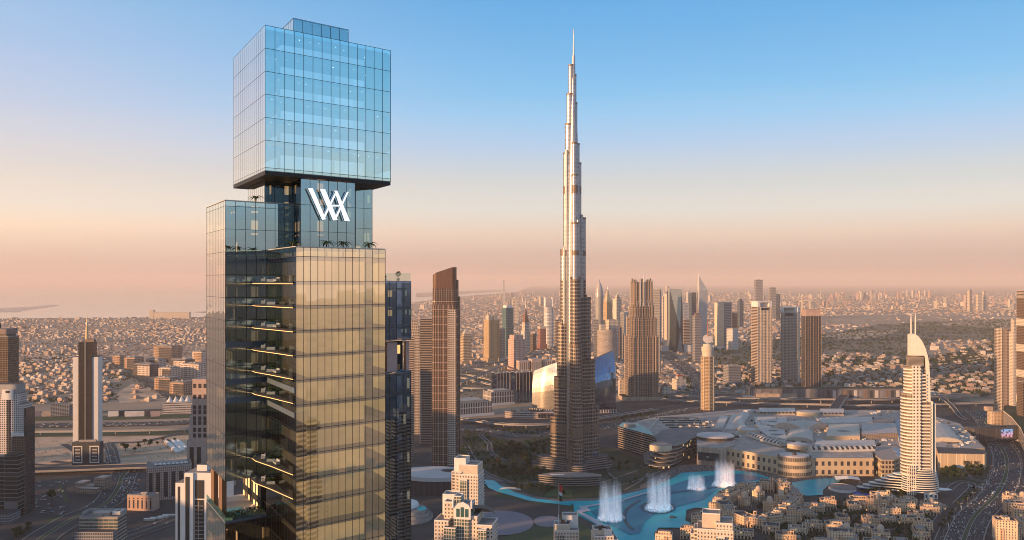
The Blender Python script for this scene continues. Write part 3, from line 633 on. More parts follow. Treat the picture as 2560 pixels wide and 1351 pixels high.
# things standing on its terraces
def W3(a, b, z): x, y = ab(a, b); return (OX + x, OY + y, z)
def palm(loc, label, h=1.4, r=1.15, seed=1, group=None):
    rn = random.Random(seed); t = thing('palm', label, 'palm', loc, 0, group)
    B().lathe([(.16, 0), (.10, h * .5), (.13, h)], 7).build('trunk', M_BARK, t); b = B()
    for k in range(15):
        a = k * 2.4 + rn.uniform(-.2, .2); up = rn.uniform(.25, .95); L_ = r * rn.uniform(.8, 1.15); q = []
        for s in range(6):
            f = s / 5; q.append((cos(a) * L_ * f, sin(a) * L_ * f, h + up * L_ * f - .9 * L_ * f * f))
        for p0, p1, w0, w1 in zip(q, q[1:], (.05, .16, .19, .15, .08), (.16, .19, .15, .08, .01)):
            nx, ny = -sin(a), cos(a)
            b.face([(p0[0] - nx * w0, p0[1] - ny * w0, p0[2] - .05), (p1[0] - nx * w1, p1[1] - ny * w1, p1[2] - .05), p1, p0]); b.face([p0, p1, (p1[0] + nx * w1, p1[1] + ny * w1, p1[2] - .05), (p0[0] + nx * w0, p0[1] + ny * w0, p0[2] - .05)])
    b.build('crown', M_LEAF[0], t); return t
palm(W3(-.2, 6.6, 366.95), 'small palm on the terrace of the left wing, under the monogram block', 2.0, 1.5, 2)
for k, (a, lb) in enumerate(((2.9, 'small palm at the left corner of the bronze wing roof'), (8.0, 'small palm on the bronze wing roof, below the start of the monogram'), (11.3, 'small palm on the bronze wing roof, second from its right end'), (16.8, 'small palm at the right end of the bronze wing roof'))):
    palm(W3(a, -13.6 if k else -9, 357.4), lb, 2.5, 1.6, 11 + k)
def potted_shrub(loc, label, r=.5, seed=1, m=0):
    rn = random.Random(seed); t = thing('planter', label, 'planter', loc, 0, 'planters on the skyscraper balconies')
    B().box(-.75, .75, -.25, .25, 0, .5).build('trough', plain('pale_trough', (.42, .44, .47), .6), t)
    b = B()
    for x in (-.45, 0, .45): b.leafball((x, 0, .5 + r * .8), r, 60, .12, 0, rn, 1.1)
    b.build('shrub', M_LEAF[m], t); return t
def sofa(loc, label, rz):
    t = thing('sofa', label, 'sofa', loc, rz, 'sofas on the skyscraper balconies'); f = plain('pale_fabric', (.58, .57, .56), .9)
    B().prism(rrect(1.9, .8, .1), .12, .42, 0, 0).build('seat', f, t)
    b = B().prism(rrect(1.9, .2, .08, cy=.33), .42, .85, 0, 0); b.build('backrest', f, t)
    for s in (-1, 1): B().prism(rrect(.2, .78, .08, cx=s * .95), .12, .62, 0, 0).build('armrest', f, t)
    for s in (-1, 1): B().box(s * .8 - .05, s * .8 + .05, -.3, .3, 0, .12).build('foot', M_DARK, t)
    return t
ORD = ['topmost', 'second', 'third', 'fourth', 'fifth', 'sixth', 'seventh', 'lowest']
for k, z in enumerate((353.1, 349.0, 344.9, 340.8, 336.8, 332.7, 320.5, 316.4)):
    potted_shrub(W3(.75, -1.6, z - .12), 'planter with a bushy shrub on the %s balcony of the inner corner' % ORD[k], .42, k, k % 2)
    sofa(W3(.1, 1.8, z - .12), 'pale sofa on the %s balcony of the inner corner' % ORD[k], R(-75))
    if k % 2 == 0: sofa(W3(1.0, -4.6, z - .12), 'second pale sofa at the narrow end of the %s balcony' % ORD[k], R(-60))
for k, a in enumerate((-5.6, -4.3, -3, -1.2, .3)):
    potted_shrub(W3(a, 5.9, 309.1), ['planter at the outer corner of the pool terrace', 'second planter along the glass rail of the pool terrace', 'middle planter along the glass rail of the pool terrace', 'fourth planter along the glass rail of the pool terrace', 'planter at the inner end of the pool terrace rail'][k], .62, 30 + k, k % 2)
for k in range(3):
    t = thing('sun_lounger', ['white sun lounger nearest the glass rail of the pool terrace', 'white sun lounger in the middle of three by the pool', 'white sun lounger farthest back by the pool'][k], 'lounger', W3(-.6 + k * .15, 7.6 + k * 1.9, 309.1), R(35), 'loungers by the rooftop pool')
    w = plain('lounger_white', (.7, .68, .64), .7)
    B().box(-1, .3, -.35, .35, .22, .34).build('seat', w, t)
    B().face([(.3, -.35, .34), (.95, -.35, .75), (.95, .35, .75), (.3, .35, .34)]).face([(.3, .35, .26), (.95, .35, .67), (.95, -.35, .67), (.3, -.35, .26)]).build('backrest', w, t)
    for x in (-.9, .25): B().box(x - .05, x + .05, -.33, .33, 0, .22).build('leg', w, t)
t = thing('roof_hedge', 'low row of potted shrubs on the right wing roof terrace', 'hedge', W3(27.5, 10.2, 353.25))
B().box(-2.6, 2.6, -.3, .3, 0, .45).build('trough', M_WHITE, t); b = B()
for k in range(7): b.leafball((-2.3 + k * .75, 0, .8), .5, 50, .12)
b.build('foliage', M_LEAF[0], t)
t = thing('potted_tree', 'round topiary tree alone at the right end of the roof terrace', 'potted tree', W3(33.6, 10.2, 353.25))
B().lathe([(.3, 0), (.38, .5)], 10, cap=0).build('pot', M_WHITE, t); B().lathe([(.07, .5), (.06, 1.0)], 6).build('trunk', M_BARK, t)
B().leafball((0, 0, 1.45), .62, 160, .13, 0, random, 1).build('crown', M_LEAF[0], t)
# ---------------------------------------------------------------- towers
def fit(u0, u1, y, rot, ratio):                       # width so that the plan spans u0..u1 when seen from the camera
    x = ((u0 + u1) / 2 - CX) / F * y; k = x / y
    q = [(sx * cos(rot) - sy * ratio * sin(rot), sx * sin(rot) + sy * ratio * cos(rot)) for sx in (-.5, .5) for sy in (-.5, .5)]
    e = [a - b * k for a, b in q]; return x, (u1 - u0) * y / F / (max(e) - min(e))
def roof_plant(t, w, d, z, n=5, seed=1, m=None):
    rn = random.Random(seed)
    for k in range(n):
        a, c = rn.uniform(-.34, .34) * w, rn.uniform(-.34, .34) * d; s = rn.uniform(.06, .14)
        B().box(a - w * s, a + w * s, c - d * s, c + d * s, z, z + rn.uniform(1.5, 4)).build('roof_unit', m or M_CONC, t)
def tower(name, label, u0, u1, vt, vb=None, y=None, rot=0, ratio=1, mat=None, side=None, cat='tower', ch=0, parts=(), group=None, low=0):
    """Shaft with parapet and roof plant; parts add podium, cap, pyramid, fins, spire."""
    if y is None: y = F * H / (vb - HZ)
    rot = R(rot); x, w = fit(u0, u1, y, rot, ratio); d = w * ratio; y += d * .35; h = ZT(vt, y); x = ((u0 + u1) / 2 - CX) / F * y
    t = thing(name, label, cat, (x, y, 0), rot, group)
    P = rrect(w, d, ch * w, 2) if ch else rect(-w / 2, w / 2, -d / 2, d / 2)
    us = max(1, y / 2100); b = B(us); kinds = [p[0] for p in parts]; top = h
    for p in parts:
        if p[0] in ('pyr', 'cap', 'step'): top -= p[-1] if p[0] != 'cap' else 0
    b.prism(P, low, top, 0, 1); s = b.build('shaft', [mat, M_ROOF], t)
    if side:                                          # a different wall on the narrow sides
        b = B()
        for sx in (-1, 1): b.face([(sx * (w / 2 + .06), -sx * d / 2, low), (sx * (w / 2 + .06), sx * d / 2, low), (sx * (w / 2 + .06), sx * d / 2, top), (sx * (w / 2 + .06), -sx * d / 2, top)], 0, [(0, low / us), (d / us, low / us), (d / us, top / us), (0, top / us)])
        b.build('side_wall', side, t)
    z = top; cw, cd = w, d
    for p in parts:
        k = p[0]
        if k == 'podium': B().prism(rect(-w * p[1] / 2, w * p[1] / 2, -d * p[1] / 2, d * p[1] / 2), 0, p[2], 0, 1).build('podium', [p[3] if len(p) > 3 else mat, M_ROOF], t)
        elif k == 'step': cw *= p[1]; cd *= p[1]; B(us).prism(rect(-cw / 2, cw / 2, -cd / 2, cd / 2), z, z + p[-1], 0, 1).build('setback', [mat, M_ROOF], t); z += p[-1]
        elif k == 'pyr': B().prism(scale(rect(-cw / 2, cw / 2, -cd / 2, cd / 2), .96), z + .05, z + p[-1], 0, 0, None, False, scale(rect(-cw / 2, cw / 2, -cd / 2, cd / 2), .04)).build('pyramid_roof', p[1], t); z += p[-1]
        elif k == 'spire': B().lathe([(p[2], z - 1), (p[2] * .6, z + p[1] * .5), (.15, z + p[1])], 6).build('spire', p[3] if len(p) > 3 else M_STEEL, t)
        elif k == 'cap':
            B().prism(rect(-cw * p[1] / 2, cw * p[1] / 2, -cd * p[1] / 2, cd * p[1] / 2), z, z + p[2], 0, 0).build('roof_plant_room', p[3] if len(p) > 3 else M_CONC, t)
        elif k == 'fins':                             # vertical ribs on the long faces
            n, out, m, zt = p[1], p[2], p[3], z + (p[4] if len(p) > 4 else 0)
            b = B()
            for i in range(n + 1):
                a = -w / 2 + w * i / n
                for s in (-1, 1): b.box(a - .35, a + .35, min(s * (d / 2 + .03), s * (d / 2 + out)), max(s * (d / 2 + .03), s * (d / 2 + out)), low, zt)
            b.build('rib_wall', m, t)
        elif k == 'slabs':                            # balcony slabs wrapped round the shaft
            b = B()
            for i in range(int((top - p[1]) / p[2])): b.prism(scale(P, 1 + 2 * p[3] / w, (0, 0)), p[1] + i * p[2], p[1] + i * p[2] + p[2] * .28, 0, 0, 0)
            b.build('balcony_band', p[4], t)
        elif k == 'frame':                            # crown of columns carrying a ring beam
            b = B(); hh = p[1]
            for i in range(7):
                for s in (-1, 1):
                    a = -w / 2 + .5 + (w - 1) * i / 6; b.box(a - .5, a + .5, s * d / 2 * .98 - .5, s * d / 2 * .98 + .5, z, z + hh)
            b.box(-w / 2, w / 2, -d / 2, d / 2, z + hh, z + hh + 1.2, 0, 0, 0); b.build('crown_frame', p[2], t)
    if 'pyr' not in kinds: 
        b = B(); 
        for q in ((-cw / 2, cw / 2, -cd / 2, -cd / 2 + .5), (-cw / 2, cw / 2, cd / 2 - .5, cd / 2), (-cw / 2, -cw / 2 + .5, -cd / 2 + .52, cd / 2 - .52), (cw / 2 - .5, cw / 2, -cd / 2 + .52, cd / 2 - .52)): b.box(*q, z + .02, z + 1.3)
        b.build('parapet', M_CONC, t); roof_plant(t, cw * .8, cd * .8, z, 3, int(u0))
    t['_w'], t['_d'], t['_h'] = w, d, z
    return t
def clean(t):
    for k in ('_w', '_d', '_h'):
        if k in t: del t[k]
f = facade
F_BEIGE = f('beige_striped', (.62, .46, .28), (.10, .07, .05), 3.6, 40, .96, .42)
F_GOLD = f('gold_ribbed', (.58, .42, .24), (.16, .11, .07), 3.6, 3.0, .45, .9)
F_GREEN = f('green_glass', (.16, .24, .24), (.05, .12, .13), 3.8, 1.8, .86, .86, .15, .3)
F_REDG = f('red_window_grid', (.62, .50, .42), (.30, .09, .06), 4.2, 3.6, .62, .62)
F_SILV = f('silver_cladding', (.60, .57, .52), (.18, .18, .19), 3.6, 3.2, .5, .5, .3, .2)
F_CREAM = f('cream_windows', (.66, .56, .44), (.10, .08, .07), 3.5, 3.2, .52, .5)
F_CREAMS = f('cream_blank', (.66, .55, .43), (.16, .12, .09), 3.5, 9, .12, .5)
F_PINK = f('pink_windows', (.52, .37, .30), (.12, .07, .06), 3.6, 3, .5, .55)
F_RED = f('red_brown', (.34, .15, .11), (.10, .05, .04), 3.6, 3, .5, .55)
F_BLUE = f('blue_glass_wall', (.13, .16, .20), (.04, .065, .09), 3.8, 1.6, .84, .8, .12, .2)
F_GREY = f('grey_office', (.33, .31, .30), (.07, .075, .085), 3.8, 2.2, .75, .6, .15)
F_NAVY = f('navy_glass', (.045, .055, .07), (.015, .022, .035), 3.9, 2.4, .88, .84, .1, .1)
F_BROWN = f('brown_glass', (.22, .155, .11), (.045, .033, .027), 3.7, 2.6, .78, .72, .12)
F_BRONZE = f('bronze_ribs', (.30, .20, .14), (.04, .03, .028), 3.7, 4.6, .80, .86, .12, .15)
F_STRIPE = f('balcony_stripes', (.54, .43, .35), (.035, .03, .03), 3.6, 30, .985, .6)
F_BALC = f('balcony_grid', (.60, .50, .40), (.05, .04, .04), 3.5, 4.2, .74, .62)
F_CONDO = f('condo_windows', (.66, .56, .46), (.06, .055, .055), 3.4, 3.4, .42, .48)
F_SAND = f('sand_windows', (.54, .41, .30), (.06, .045, .04), 3.4, 3.4, .36, .5)

# far left
tower('brown_glass_tower', 'brown glass tower with a flat overhanging roof at the left edge, behind the white flats', -60, 48, 842, None, 1480, 0, .6, F_BROWN, parts=(('cap', .86, 5, plain('open_storey', (.20, .16, .14))),))
o = [c for c in COL.objects if c.name == 'brown_glass_tower'][0]
B().prism(rrect(o['_w'] * .98, o['_d'] * 1.0, 4), o['_h'] + 5, o['_h'] + 14, 0, 0, 0).build('overhanging_roof', plain('taupe_roof', (.30, .22, .18), .8), o)
B().prism(rrect(9, 9, 3), o['_h'] + 14, o['_h'] + 22, 0, 0, 0, False).build('roof_plant_room', M_ROOFD, o)
y = 1345; x = AT(30, y)[0]; mpx = y / F                # white stepped flats in front of it
t = thing('stepped_flats', 'white residential tower with dark window strips and stepped top at the left edge', 'tower', (x, y + 14, 0))
def lz(v): return ZT(v, y)
W_ = F_W = f('white_flats', (.66, .60, .55), (.035, .033, .035), 3.3, 3.0, .55, .55)
D_ = f('dark_flats', (.10, .095, .09), (.02, .02, .022), 3.3, 3.0, .8, .8)
G_ = f('glass_podium_floors', (.30, .27, .24), (.03, .032, .03), 6.2, 60, .99, .86, .15, .2)
def xs(u): return (u - 30) * mpx
for nm, u0, u1, v, z0, y0, m in (('main_wing', -60, 44, 985, 0, -14, W_), ('dark_strip', 17, 26, 990, 0, -14.6, D_), ('tower_head', -30, 40, 962, lz(985), -12, M_CONC), ('side_wing', 44, 58, 1010, 0, -13, W_), ('dark_corner', 50, 64, 1022, 0, -12, D_), ('end_wing', 31, 63, 1092, 0, -17, F_BROWN)):
    B().box(xs(u0), xs(u1), y0, 12, z0, lz(v), 0, 1).build(nm, [m, M_ROOFD], t)
B().box(xs(6), xs(34), -15.2, -13, lz(1000), lz(974), 0).build('gable', M_WHITE, t); B().box(xs(15), xs(25), -15.5, -15.22, lz(983), lz(977), 0).build('gable_window', M_DARK, t)
B().box(xs(31), xs(63), -17.6, -17.02, lz(1090), lz(1081), 0).build('terrace_band', M_WHITE, t)
t2 = thing('glass_office_slab', 'dark glass slab with thin white floor lines, in front of the white flats', 'office tower', (x, y - 12, 0))
b = B(); b.box(xs(-60), xs(31), -8, 8, 0, lz(1138), 0, 1); b.build('shaft', [G_, M_ROOFD], t2)
B().box(xs(31.3), xs(65), -10, 8, 12, lz(1130), 0, 1).build('end_shaft', [G_, M_ROOFD], t2)
B().box(xs(31.3), xs(65), -10.4, -10.02, 14, 25).build('sign_panel', M_PAVE, t2); B().box(xs(-60), xs(72), -40, -10.6, 0, 14, 0, 1).build('podium', [F_GREY, M_ROOFD], t2)
roof_plant(t2, 50, 10, lz(1138), 4, 3)

# needle tower: white side walls, dark ribbed middle
y = 1735; mpx = y / F; x = AT(212, y)[0]; w = 63 * mpx
t = thing('needle_tower', 'slender tower with white side walls, dark ribbed middle and a tall needle', 'tower', (x, y + 12, 0), R(6))
h1, h2 = ZT(893, y), ZT(856, y)
DK = f('dark_ribs', (.055, .045, .04), (.018, .017, .018), 3.6, 1.5, .7, .8, .2)
for s in (-1, 1):
    B().box(min(s * w * .26, s * w * .48), max(s * w * .26, s * w * .48), -12, 12, 0, h1, 0, 1).build('side_wall', [M_WHITE, M_ROOFD], t)
b = B().box(-w * .258, w * .258, -13.5, 13, 0, h2, 0, 1); b.build('dark_shaft', [DK, M_ROOFD], t)
B().box(-.8, .8, -14.2, -13.52, 10, h2).build('centre_rib', M_STEEL, t)
B().box(-w * .1, w * .26, -4, 9, h2, h2 + 5).build('roof_plant_room', plain('plant_brown', (.30, .21, .14)), t)
B().lathe([(3.0, h2), (2.4, h2 + 30), (1.1, h2 + 31), (.25, ZT(780, y))], 8, 0, -1.5, 0).build('needle', plain('needle_gold', (.68, .52, .30), .4, .3), t)
t = thing('office_cube', 'squat dark office block with two white picture-frame window bays', 'office block', (*AT(223, 1722), 0), R(3)); w = 68 * 1722 / F; h = 44
B().box(-w / 2, w / 2, -14, 2, 0, h, 0, 1).build('body', [plain('charcoal', (.055, .055, .058), .6), plain('slate_roof', (.14, .15, .15))], t)
for s in (-1, 1):
    c = s * w * .30; fr = B()
    for q in ((c - w * .17, c + w * .17, 4, 6), (c - w * .17, c + w * .17, h - 9, h - 7), (c - w * .17, c - w * .14, 6.02, h - 9.02), (c + w * .14, c + w * .17, 6.02, h - 9.02)): fr.box(q[0], q[1], -15, -14.02, q[2], q[3])
    fr.build('window_surround', M_WHITE, t)
    for k in range(4): B().box(c - w * .09, c + w * .09, -14.5, -14.02, 9 + k * 6.5, 11.5 + k * 6.5).build('window', plain('pale_blind', (.45, .42, .40)), t)
B().box(-w * .3, w * .3, -8, -1, h, h + 3).build('roof_plant_room', M_CONC, t)
# pink stepped tower, half hidden behind the skyscraper
y = 1500; mpx = y / F; x = AT(520, y)[0]
t = thing('pink_stepped_tower', 'pink stone tower stepping outward with deep square openings, beside the skyscraper', 'tower', (x, y + 20, 0))
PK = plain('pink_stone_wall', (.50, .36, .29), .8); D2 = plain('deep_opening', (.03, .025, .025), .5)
v = [948, 1012, 1040, 1066, 1100, 1240]; us = [481, 478, 474, 472, 468, 468]
for k in range(5):
    z1, z0 = ZT(v[k], y), (ZT(v[k + 1], y) if k < 4 else 0); x0 = (us[k] - 520) * mpx
    B().box(x0, -x0, -20 - k * .3, 20, z0, z1, 0, 1).build('tier', [PK, M_ROOF], t)
    if k < 4:
        for r_ in range(2):
            zc = z0 + (z1 - z0) * (.3 + .42 * r_)
            for c in (-33, -20, -7):
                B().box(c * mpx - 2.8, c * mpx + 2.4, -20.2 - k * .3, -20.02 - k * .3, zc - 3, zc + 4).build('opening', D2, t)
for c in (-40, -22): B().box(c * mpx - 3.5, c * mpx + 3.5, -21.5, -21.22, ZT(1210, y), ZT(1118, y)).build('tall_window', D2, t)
# white tower in front of it
y = 720; mpx = y / F; x = AT(492, y)[0]
t = thing('white_balcony_tower', 'white tower with black window strips and rows of narrow balconies beside the skyscraper', 'tower', (x, y + 12, 0), R(-4)); X = lambda u: (u - 492) * mpx
h = ZT(1186, y)
B().box(X(441), X(486), -13, 14, 0, h - 7, 0, 1).build('left_bay', [M_WHITE, M_ROOF], t); B().box(X(447), X(453), -13.2, -13.02, 5, h - 10).build('window_strip', M_DARK, t)
B().box(X(464), X(560), -11, 12, 0, h + 1, 0, 1).build('main_shaft', [M_WHITE, M_ROOF], t)
B().box(X(467), X(477), -13.4, -13.02, 5, h - 2).build('window_strip', M_DARK, t); B().box(X(464), X(486), -13.02, -11, h - 7, h + .98).build('front_head', M_WHITE, t)
B().box(X(489), X(512), -11.3, -11.02, h - 20, h - 5).build('top_window', M_DARK, t)
B().box(X(488), X(512), -11.2, -11.02, 5, h - 21).build('dark_backing', M_DARK, t)
b = B()
for k in range(int((h - 28) / 3.3)):
    z = 6 + k * 3.3; b.box(X(488), X(511), -12.6, -11.22, z, z + .28, 0)
b.build('balcony_slab', M_CONC, t); B().box(X(499), X(500.2), -12.8, -12.62, 5, h - 22).build('balcony_divider', M_CONC, t)
for k in range(12): B().box(X(438), X(440.6), -9, 9, 8 + k * 16, 8.6 + k * 16).build('side_balcony', M_CONC, t)
B().box(X(484), X(510), -4, 9, h + 1, h + 6, 0, 1).build('roof_plant_room', [M_WHITE, M_ROOFD], t)
# low buildings at lower left
t = tower('beige_mall_block', 'large beige department block with dark windows and a white ribbed roof', 366, 480, 1160, None, 1440, 22, .7, F_PINK, cat='building'); h, w, d = t['_h'], t['_w'], t['_d']
b = B()
for k in range(8): b.lathe([(3.2, h + 1), (3.0, h + 2.5), (.5, h + 3.4)], 10, 0, -w * .3 + k * 6.6, -d * .12, 1, 1.6)
b.build('ribbed_roof', M_WHITE, t); B().box(-w * .4, w * .4, d * .05, d * .4, h, h + 2.5).build('roof_plant_room', M_CONC, t)
for s in range(6): B().box(-w / 2 + 3 + s * w / 6, -w / 2 + 9 + s * w / 6, -d / 2 - .3, -d / 2 - .03, 6, h - 8).build('window', M_DARK, t)
for s in range(5): B().box(-w / 2 - .3, -w / 2 - .03, -d / 2 + 3 + s * d / 5, -d / 2 + 7 + s * d / 5, 12, h - 6).build('window', M_DARK, t)
t = tower('pink_hall', 'small pink block with tall narrow windows and crenellated roof by the curving avenue', 318, 399, 1236, None, 1368, -8, .45, plain('pink_render', (.56, .36, .26), .8), cat='building')
w, d, h = t['_w'], t['_d'], t['_h']
for k in range(6):
    a = -w / 2 + w * (k + .5) / 6; B().box(a - 1.1, a + 1.1, -d / 2 - .25, -d / 2 - .02, 4, h - 7).build('window', M_DARK, t); B().box(a - 1, a + 1, -d / 2 - .25, -d / 2 - .02, h - 5.5, h - 3.5).build('upper_window', M_DARK, t)
t = tower('rooftop_office', 'flat-topped beige office with a pale roof canopy and ribbon windows at the bottom edge', 198, 318, 1288, None, 1090, 0, .55, f('ribbon_office', (.42, .35, .27), (.08, .10, .09), 4.2, 6, .95, .6), cat='office block')
w, d, h = t['_w'], t['_d'], t['_h']
B().box(-w * .22, w * .2, -d * .2, d * .3, h, h + 4).build('roof_hall', plain('pinkish_roof', (.46, .36, .30)), t); B().box(w * .26, w * .48, -d * .1, d * .4, h + 1, h + 5, 0, 0, 0).build('roof_canopy', M_WHITE, t); B().box(w * .3, w * .44, 0, d * .28, h + 5.02, h + 5.3).build('canopy_skylight', M_DARK, t)
for q in ((-w / 2, w / 2, d / 2 - 1, d / 2), (-w / 2, -w / 2 + 1, -d * .2, d / 2 - 1.02), (w / 2 - 1, w / 2, -d * .2, d / 2 - 1.02)): B().box(*q, h + 1.32, h + 5).build('screen_wall', M_CONC, t)
B().box(-w / 2, w / 2, -d / 2 - 12, -d / 2 - .05, 0, h - 14, 0, 1).build('lower_wing', [F_GREY, M_ROOFD], t)
t = thing('villa_office', 'low sandy building of stacked boxes with pale flat roofs by the car park', 'building', (*G(214, 1232), 0), R(-10))
for x0, x1, y0, y1, h in ((-20, -6, 0, 22, 16), (-6, 10, 4, 20, 11), (6, 24, 14, 36, 22), (-12, 26, -8, 3.9, 9)): B().box(x0, x1, y0, y1, 0, h, 0, 1).build('wing', [f('sandy_villa', (.42, .30, .23), (.08, .06, .05), 5, 4, .4, .4), plain('pale_flat_roof', (.46, .38, .32))], t)
t = thing('mid_office', 'grey gridded office among hoardings beside the highway', 'office block', (*G(150, 1041), 0), R(25))
B().box(-22, 22, -12, 12, 0, 34, 0, 1).build('body', [F_BALC, M_ROOF], t); B().box(23, 40, -10, 10, 0, 28, 0, 1).build('wing', [F_GREY, M_ROOFD], t); roof_plant(t, 40, 20, 34, 4, 8)
t = thing('white_deck_building', 'white building with stacked parking decks and tent canopies on its roof', 'building', (*G(440, 1032), 0), R(15))
B().box(-32, 50, -14, 16, 0, 30, 0, 1).build('body', [f('deck_stripes', (.62, .56, .50), (.10, .08, .07), 6, 60, .99, .4), M_ROOF], t)
for k in range(4): B().lathe([(9, 30), (5, 35), (1.2, 42), (.2, 45)], 8, 0, -16 + k * 15, 4).build('tent_canopy', M_WHITE, t)
for k, (u0, u1) in enumerate(((58, 82), (84, 102), (105, 130), (270, 296), (297, 310), (312, 360), (362, 375), (378, 400))):
    p0, p1 = G(u0, 1044), G(u1, 1043); m = [M_WHITE, plain('poster_mauve', (.35, .28, .30), .6), plain('poster_sand', (.50, .38, .30), .6), M_WHITE, plain('poster_dark', (.06, .05, .05), .6), plain('poster_pale', (.58, .56, .56), .6, col2=(.40, .40, .42), scale=.05), plain('poster_brown', (.28, .15, .10), .6), plain('poster_rose', (.52, .38, .34), .6)][k]
    t = thing('hoarding', ['white hoarding nearest the left edge beside the highway', 'mauve hoarding panel between two pale ones', 'sand-coloured hoarding left of the gridded office', 'short white hoarding just right of the needle tower', 'dark narrow hoarding beside the long pale one', 'longest pale hoarding along the highway', 'brown hoarding right of the long pale one', 'rose hoarding next to the white deck building'][k], 'hoarding', (*p0, 0), math.atan2(p1[1] - p0[1], p1[0] - p0[0]), 'hoardings along the highway'); l = sqrt((p1[0] - p0[0]) ** 2 + (p1[1] - p0[1]) ** 2)
    B().box(0, l, -.3, .3, 2, 16).build('panel', m, t); b = B()
    for q in (.1, .9): B().box(l * q - .3, l * q + .3, .32, .8, 0, 15).build('post', M_DARK, t)
# brown mid-rise quarter on the diagonal road
MID = [(545, 905, 20, 16, 26, 'pair of small brown blocks left of the diagonal road quarter', -28), (603, 905, 0, 0, 0, '', 0)]
F_MID = f('brown_midrise', (.46, .29, .19), (.05, .04, .035), 7.2, 6.8, .6, .6); F_MIDB = f('charcoal_midrise', (.12, .10, .095), (.025, .025, .028), 7.2, 5, .8, .7); F_MIDW = f('pale_midrise', (.66, .54, .45), (.07, .055, .05), 7.2, 7, .55, .6)
for k, (u, v, w, d, h, m, m2, lb) in enumerate(((298, 912, 44, 30, 38, F_MID, F_MID, 'small brown block farthest up the diagonal road'), (335, 922, 60, 46, 46, F_MID, F_MIDB, 'brown and charcoal block second down the diagonal road'), (365, 940, 90, 44, 44, F_MIDB, F_MIDW, 'long charcoal block with pale end facing the diagonal road'),
        (420, 905, 110, 60, 70, F_MID, F_MIDB, 'tallest brown block with a finned grey front in the mid-rise quarter'), (390, 920, 70, 40, 36, F_MIDW, F_MIDB, 'pale-roofed block in the middle of the mid-rise quarter'), (455, 925, 90, 50, 42, F_MIDB, F_MIDW, 'blue-grey block with pale frame right of the tallest brown one'),
        (425, 950, 60, 50, 44, F_MIDW, F_MIDB, 'white-framed block with dark window columns in the quarter'), (420, 975, 70, 50, 40, F_MID, F_MIDB, 'brown block with balconies nearest the bend of the diagonal road'), (455, 986, 60, 44, 38, F_MID, F_MIDB, 'brown balconied block standing next to the white deck building'), (490, 945, 90, 60, 52, F_MIDW, F_MIDW, 'large cream block of flats above the pink stepped tower'), (500, 905, 60, 40, 46, F_MIDW, F_MID, 'cream block at the edge of the quarter beside the skyscraper'))):
    x, y = G(u, v); t = thing('midrise_block', lb, 'building', (x, y, 0), R(-26), 'mid-rise blocks along the diagonal road')
    B().box(-w / 2, w / 2, -d / 2, d / 2, 0, h, 0, 1).build('body', [m, M_ROOF], t); B().box(-w * .2, w / 2 - 1, -d / 2 - 1.2, -d / 2 - .03, 4, h - 4, 0, 0, 0).build('front_bay', m2, t)
    B().box(-w * .42, w * .42, -d * .42, d * .42, h, h + 3.5, 0, 1).build('roof_storey', [F_GREY, M_ROOF], t); roof_plant(t, w * .7, d * .7, h + 3.5, 3, k)
t = thing('white_landmark_hall', 'long white hotel block on the seafront horizon', 'building', (*G(415, 797), 0)); B().box(-110, 230, -20, 20, 0, 62, 0, 1).build('body', [F_CREAM, M_ROOF], t); B().box(-150, -112, -20, 20, 0, 84, 0, 1).build('end_tower', [F_CREAM, M_ROOF], t)

# towers between the skyscraper and the supertall
t = thing('bowed_balcony_tower', 'dark tower of wavy balcony bands tucked behind the left edge of the bronze tower', 'tower', (*AT(1066, 1930), 0)); h = ZT(793, 1930); S = []
for k in range(int(h / 3.7)):
    z = k * 3.7; o = 4.5 * sin(z / 46) ; S.append((z, o))
b = B(); c = B()
for z, o in S: b.prism(xf(rect(-12, 15, -15, 15), 1 + o * .5, 0), z, z + 2.5, 0, 1); c.prism(xf(rect(-13.6 - o * .35, 16, -16.6, 16), 1 + o * .2, 0), z + 2.5, z + 3.65, 0, 0, 0)
b.build('glass_core', [M_DARK, M_ROOFD], t); c.build('balcony_band', plain('warm_balcony', (.52, .40, .32), .7), t)
tower('stepped_balcony_tower', 'ribbed flats with a sloping stepped top behind the skyscraper right wing', 1022, 1052, 800, None, 2050, 0, 1, F_BALC, parts=(('step', .8, 12), ('step', .7, 12)))
tower('pale_balcony_tower', 'slender pale flats directly right of the skyscraper, lower than its neighbour', 1018, 1036, 842, None, 1750, 0, 1, F_STRIPE)
# the bronze tower with the curved cut-off top
y = 1700; mpx = y / F; x = AT(1112, y)[0]; w = 66 * mpx
t = thing('bronze_tower', 'tall bronze-ribbed tower with a glass top cut in a sweeping curve', 'tower', (x, y + 20, 0), R(0))
P = rrect(w, w * .9, 9, 5); 
prof = [(1.0, 0), (1.0, ZT(762, y)), (.955, ZT(762, y)), (.955, ZT(725, y))]
b = B(); b.prism(P, 0, ZT(762, y), 0, 1); b.build('shaft', [F_BRONZE, M_ROOFD], t); B().prism(scale(P, .955, (0, 0)), ZT(762, y) + .02, ZT(722, y), 0, 1).build('upper_shaft', [F_BRONZE, M_ROOFD], t)
b = B(); zb = ZT(722, y) + .03; Q = [(px - (2.5 if px > 0 else 0), py) for px, py in scale(P, .94, (0, 0))]; zt = lambda px: ZT(688, y) + (ZT(668, y) - ZT(688, y)) * (1 - ((w * .47 - px) / (w * .94)) ** 2 if px < w * .47 else 1)
Q = ccw(Q); b.strip([(px, py, zb) for px, py in Q], [(px, py, zt(px)) for px, py in Q], 0); b.face([(px, py, zt(px)) for px, py in Q], 1)
b.build('curved_crown', [f('bronze_crown', (.24, .12, .07), (.07, .045, .035), 40, 1.5, .6, .99, .15, .3), M_DARK], t)
b = B()
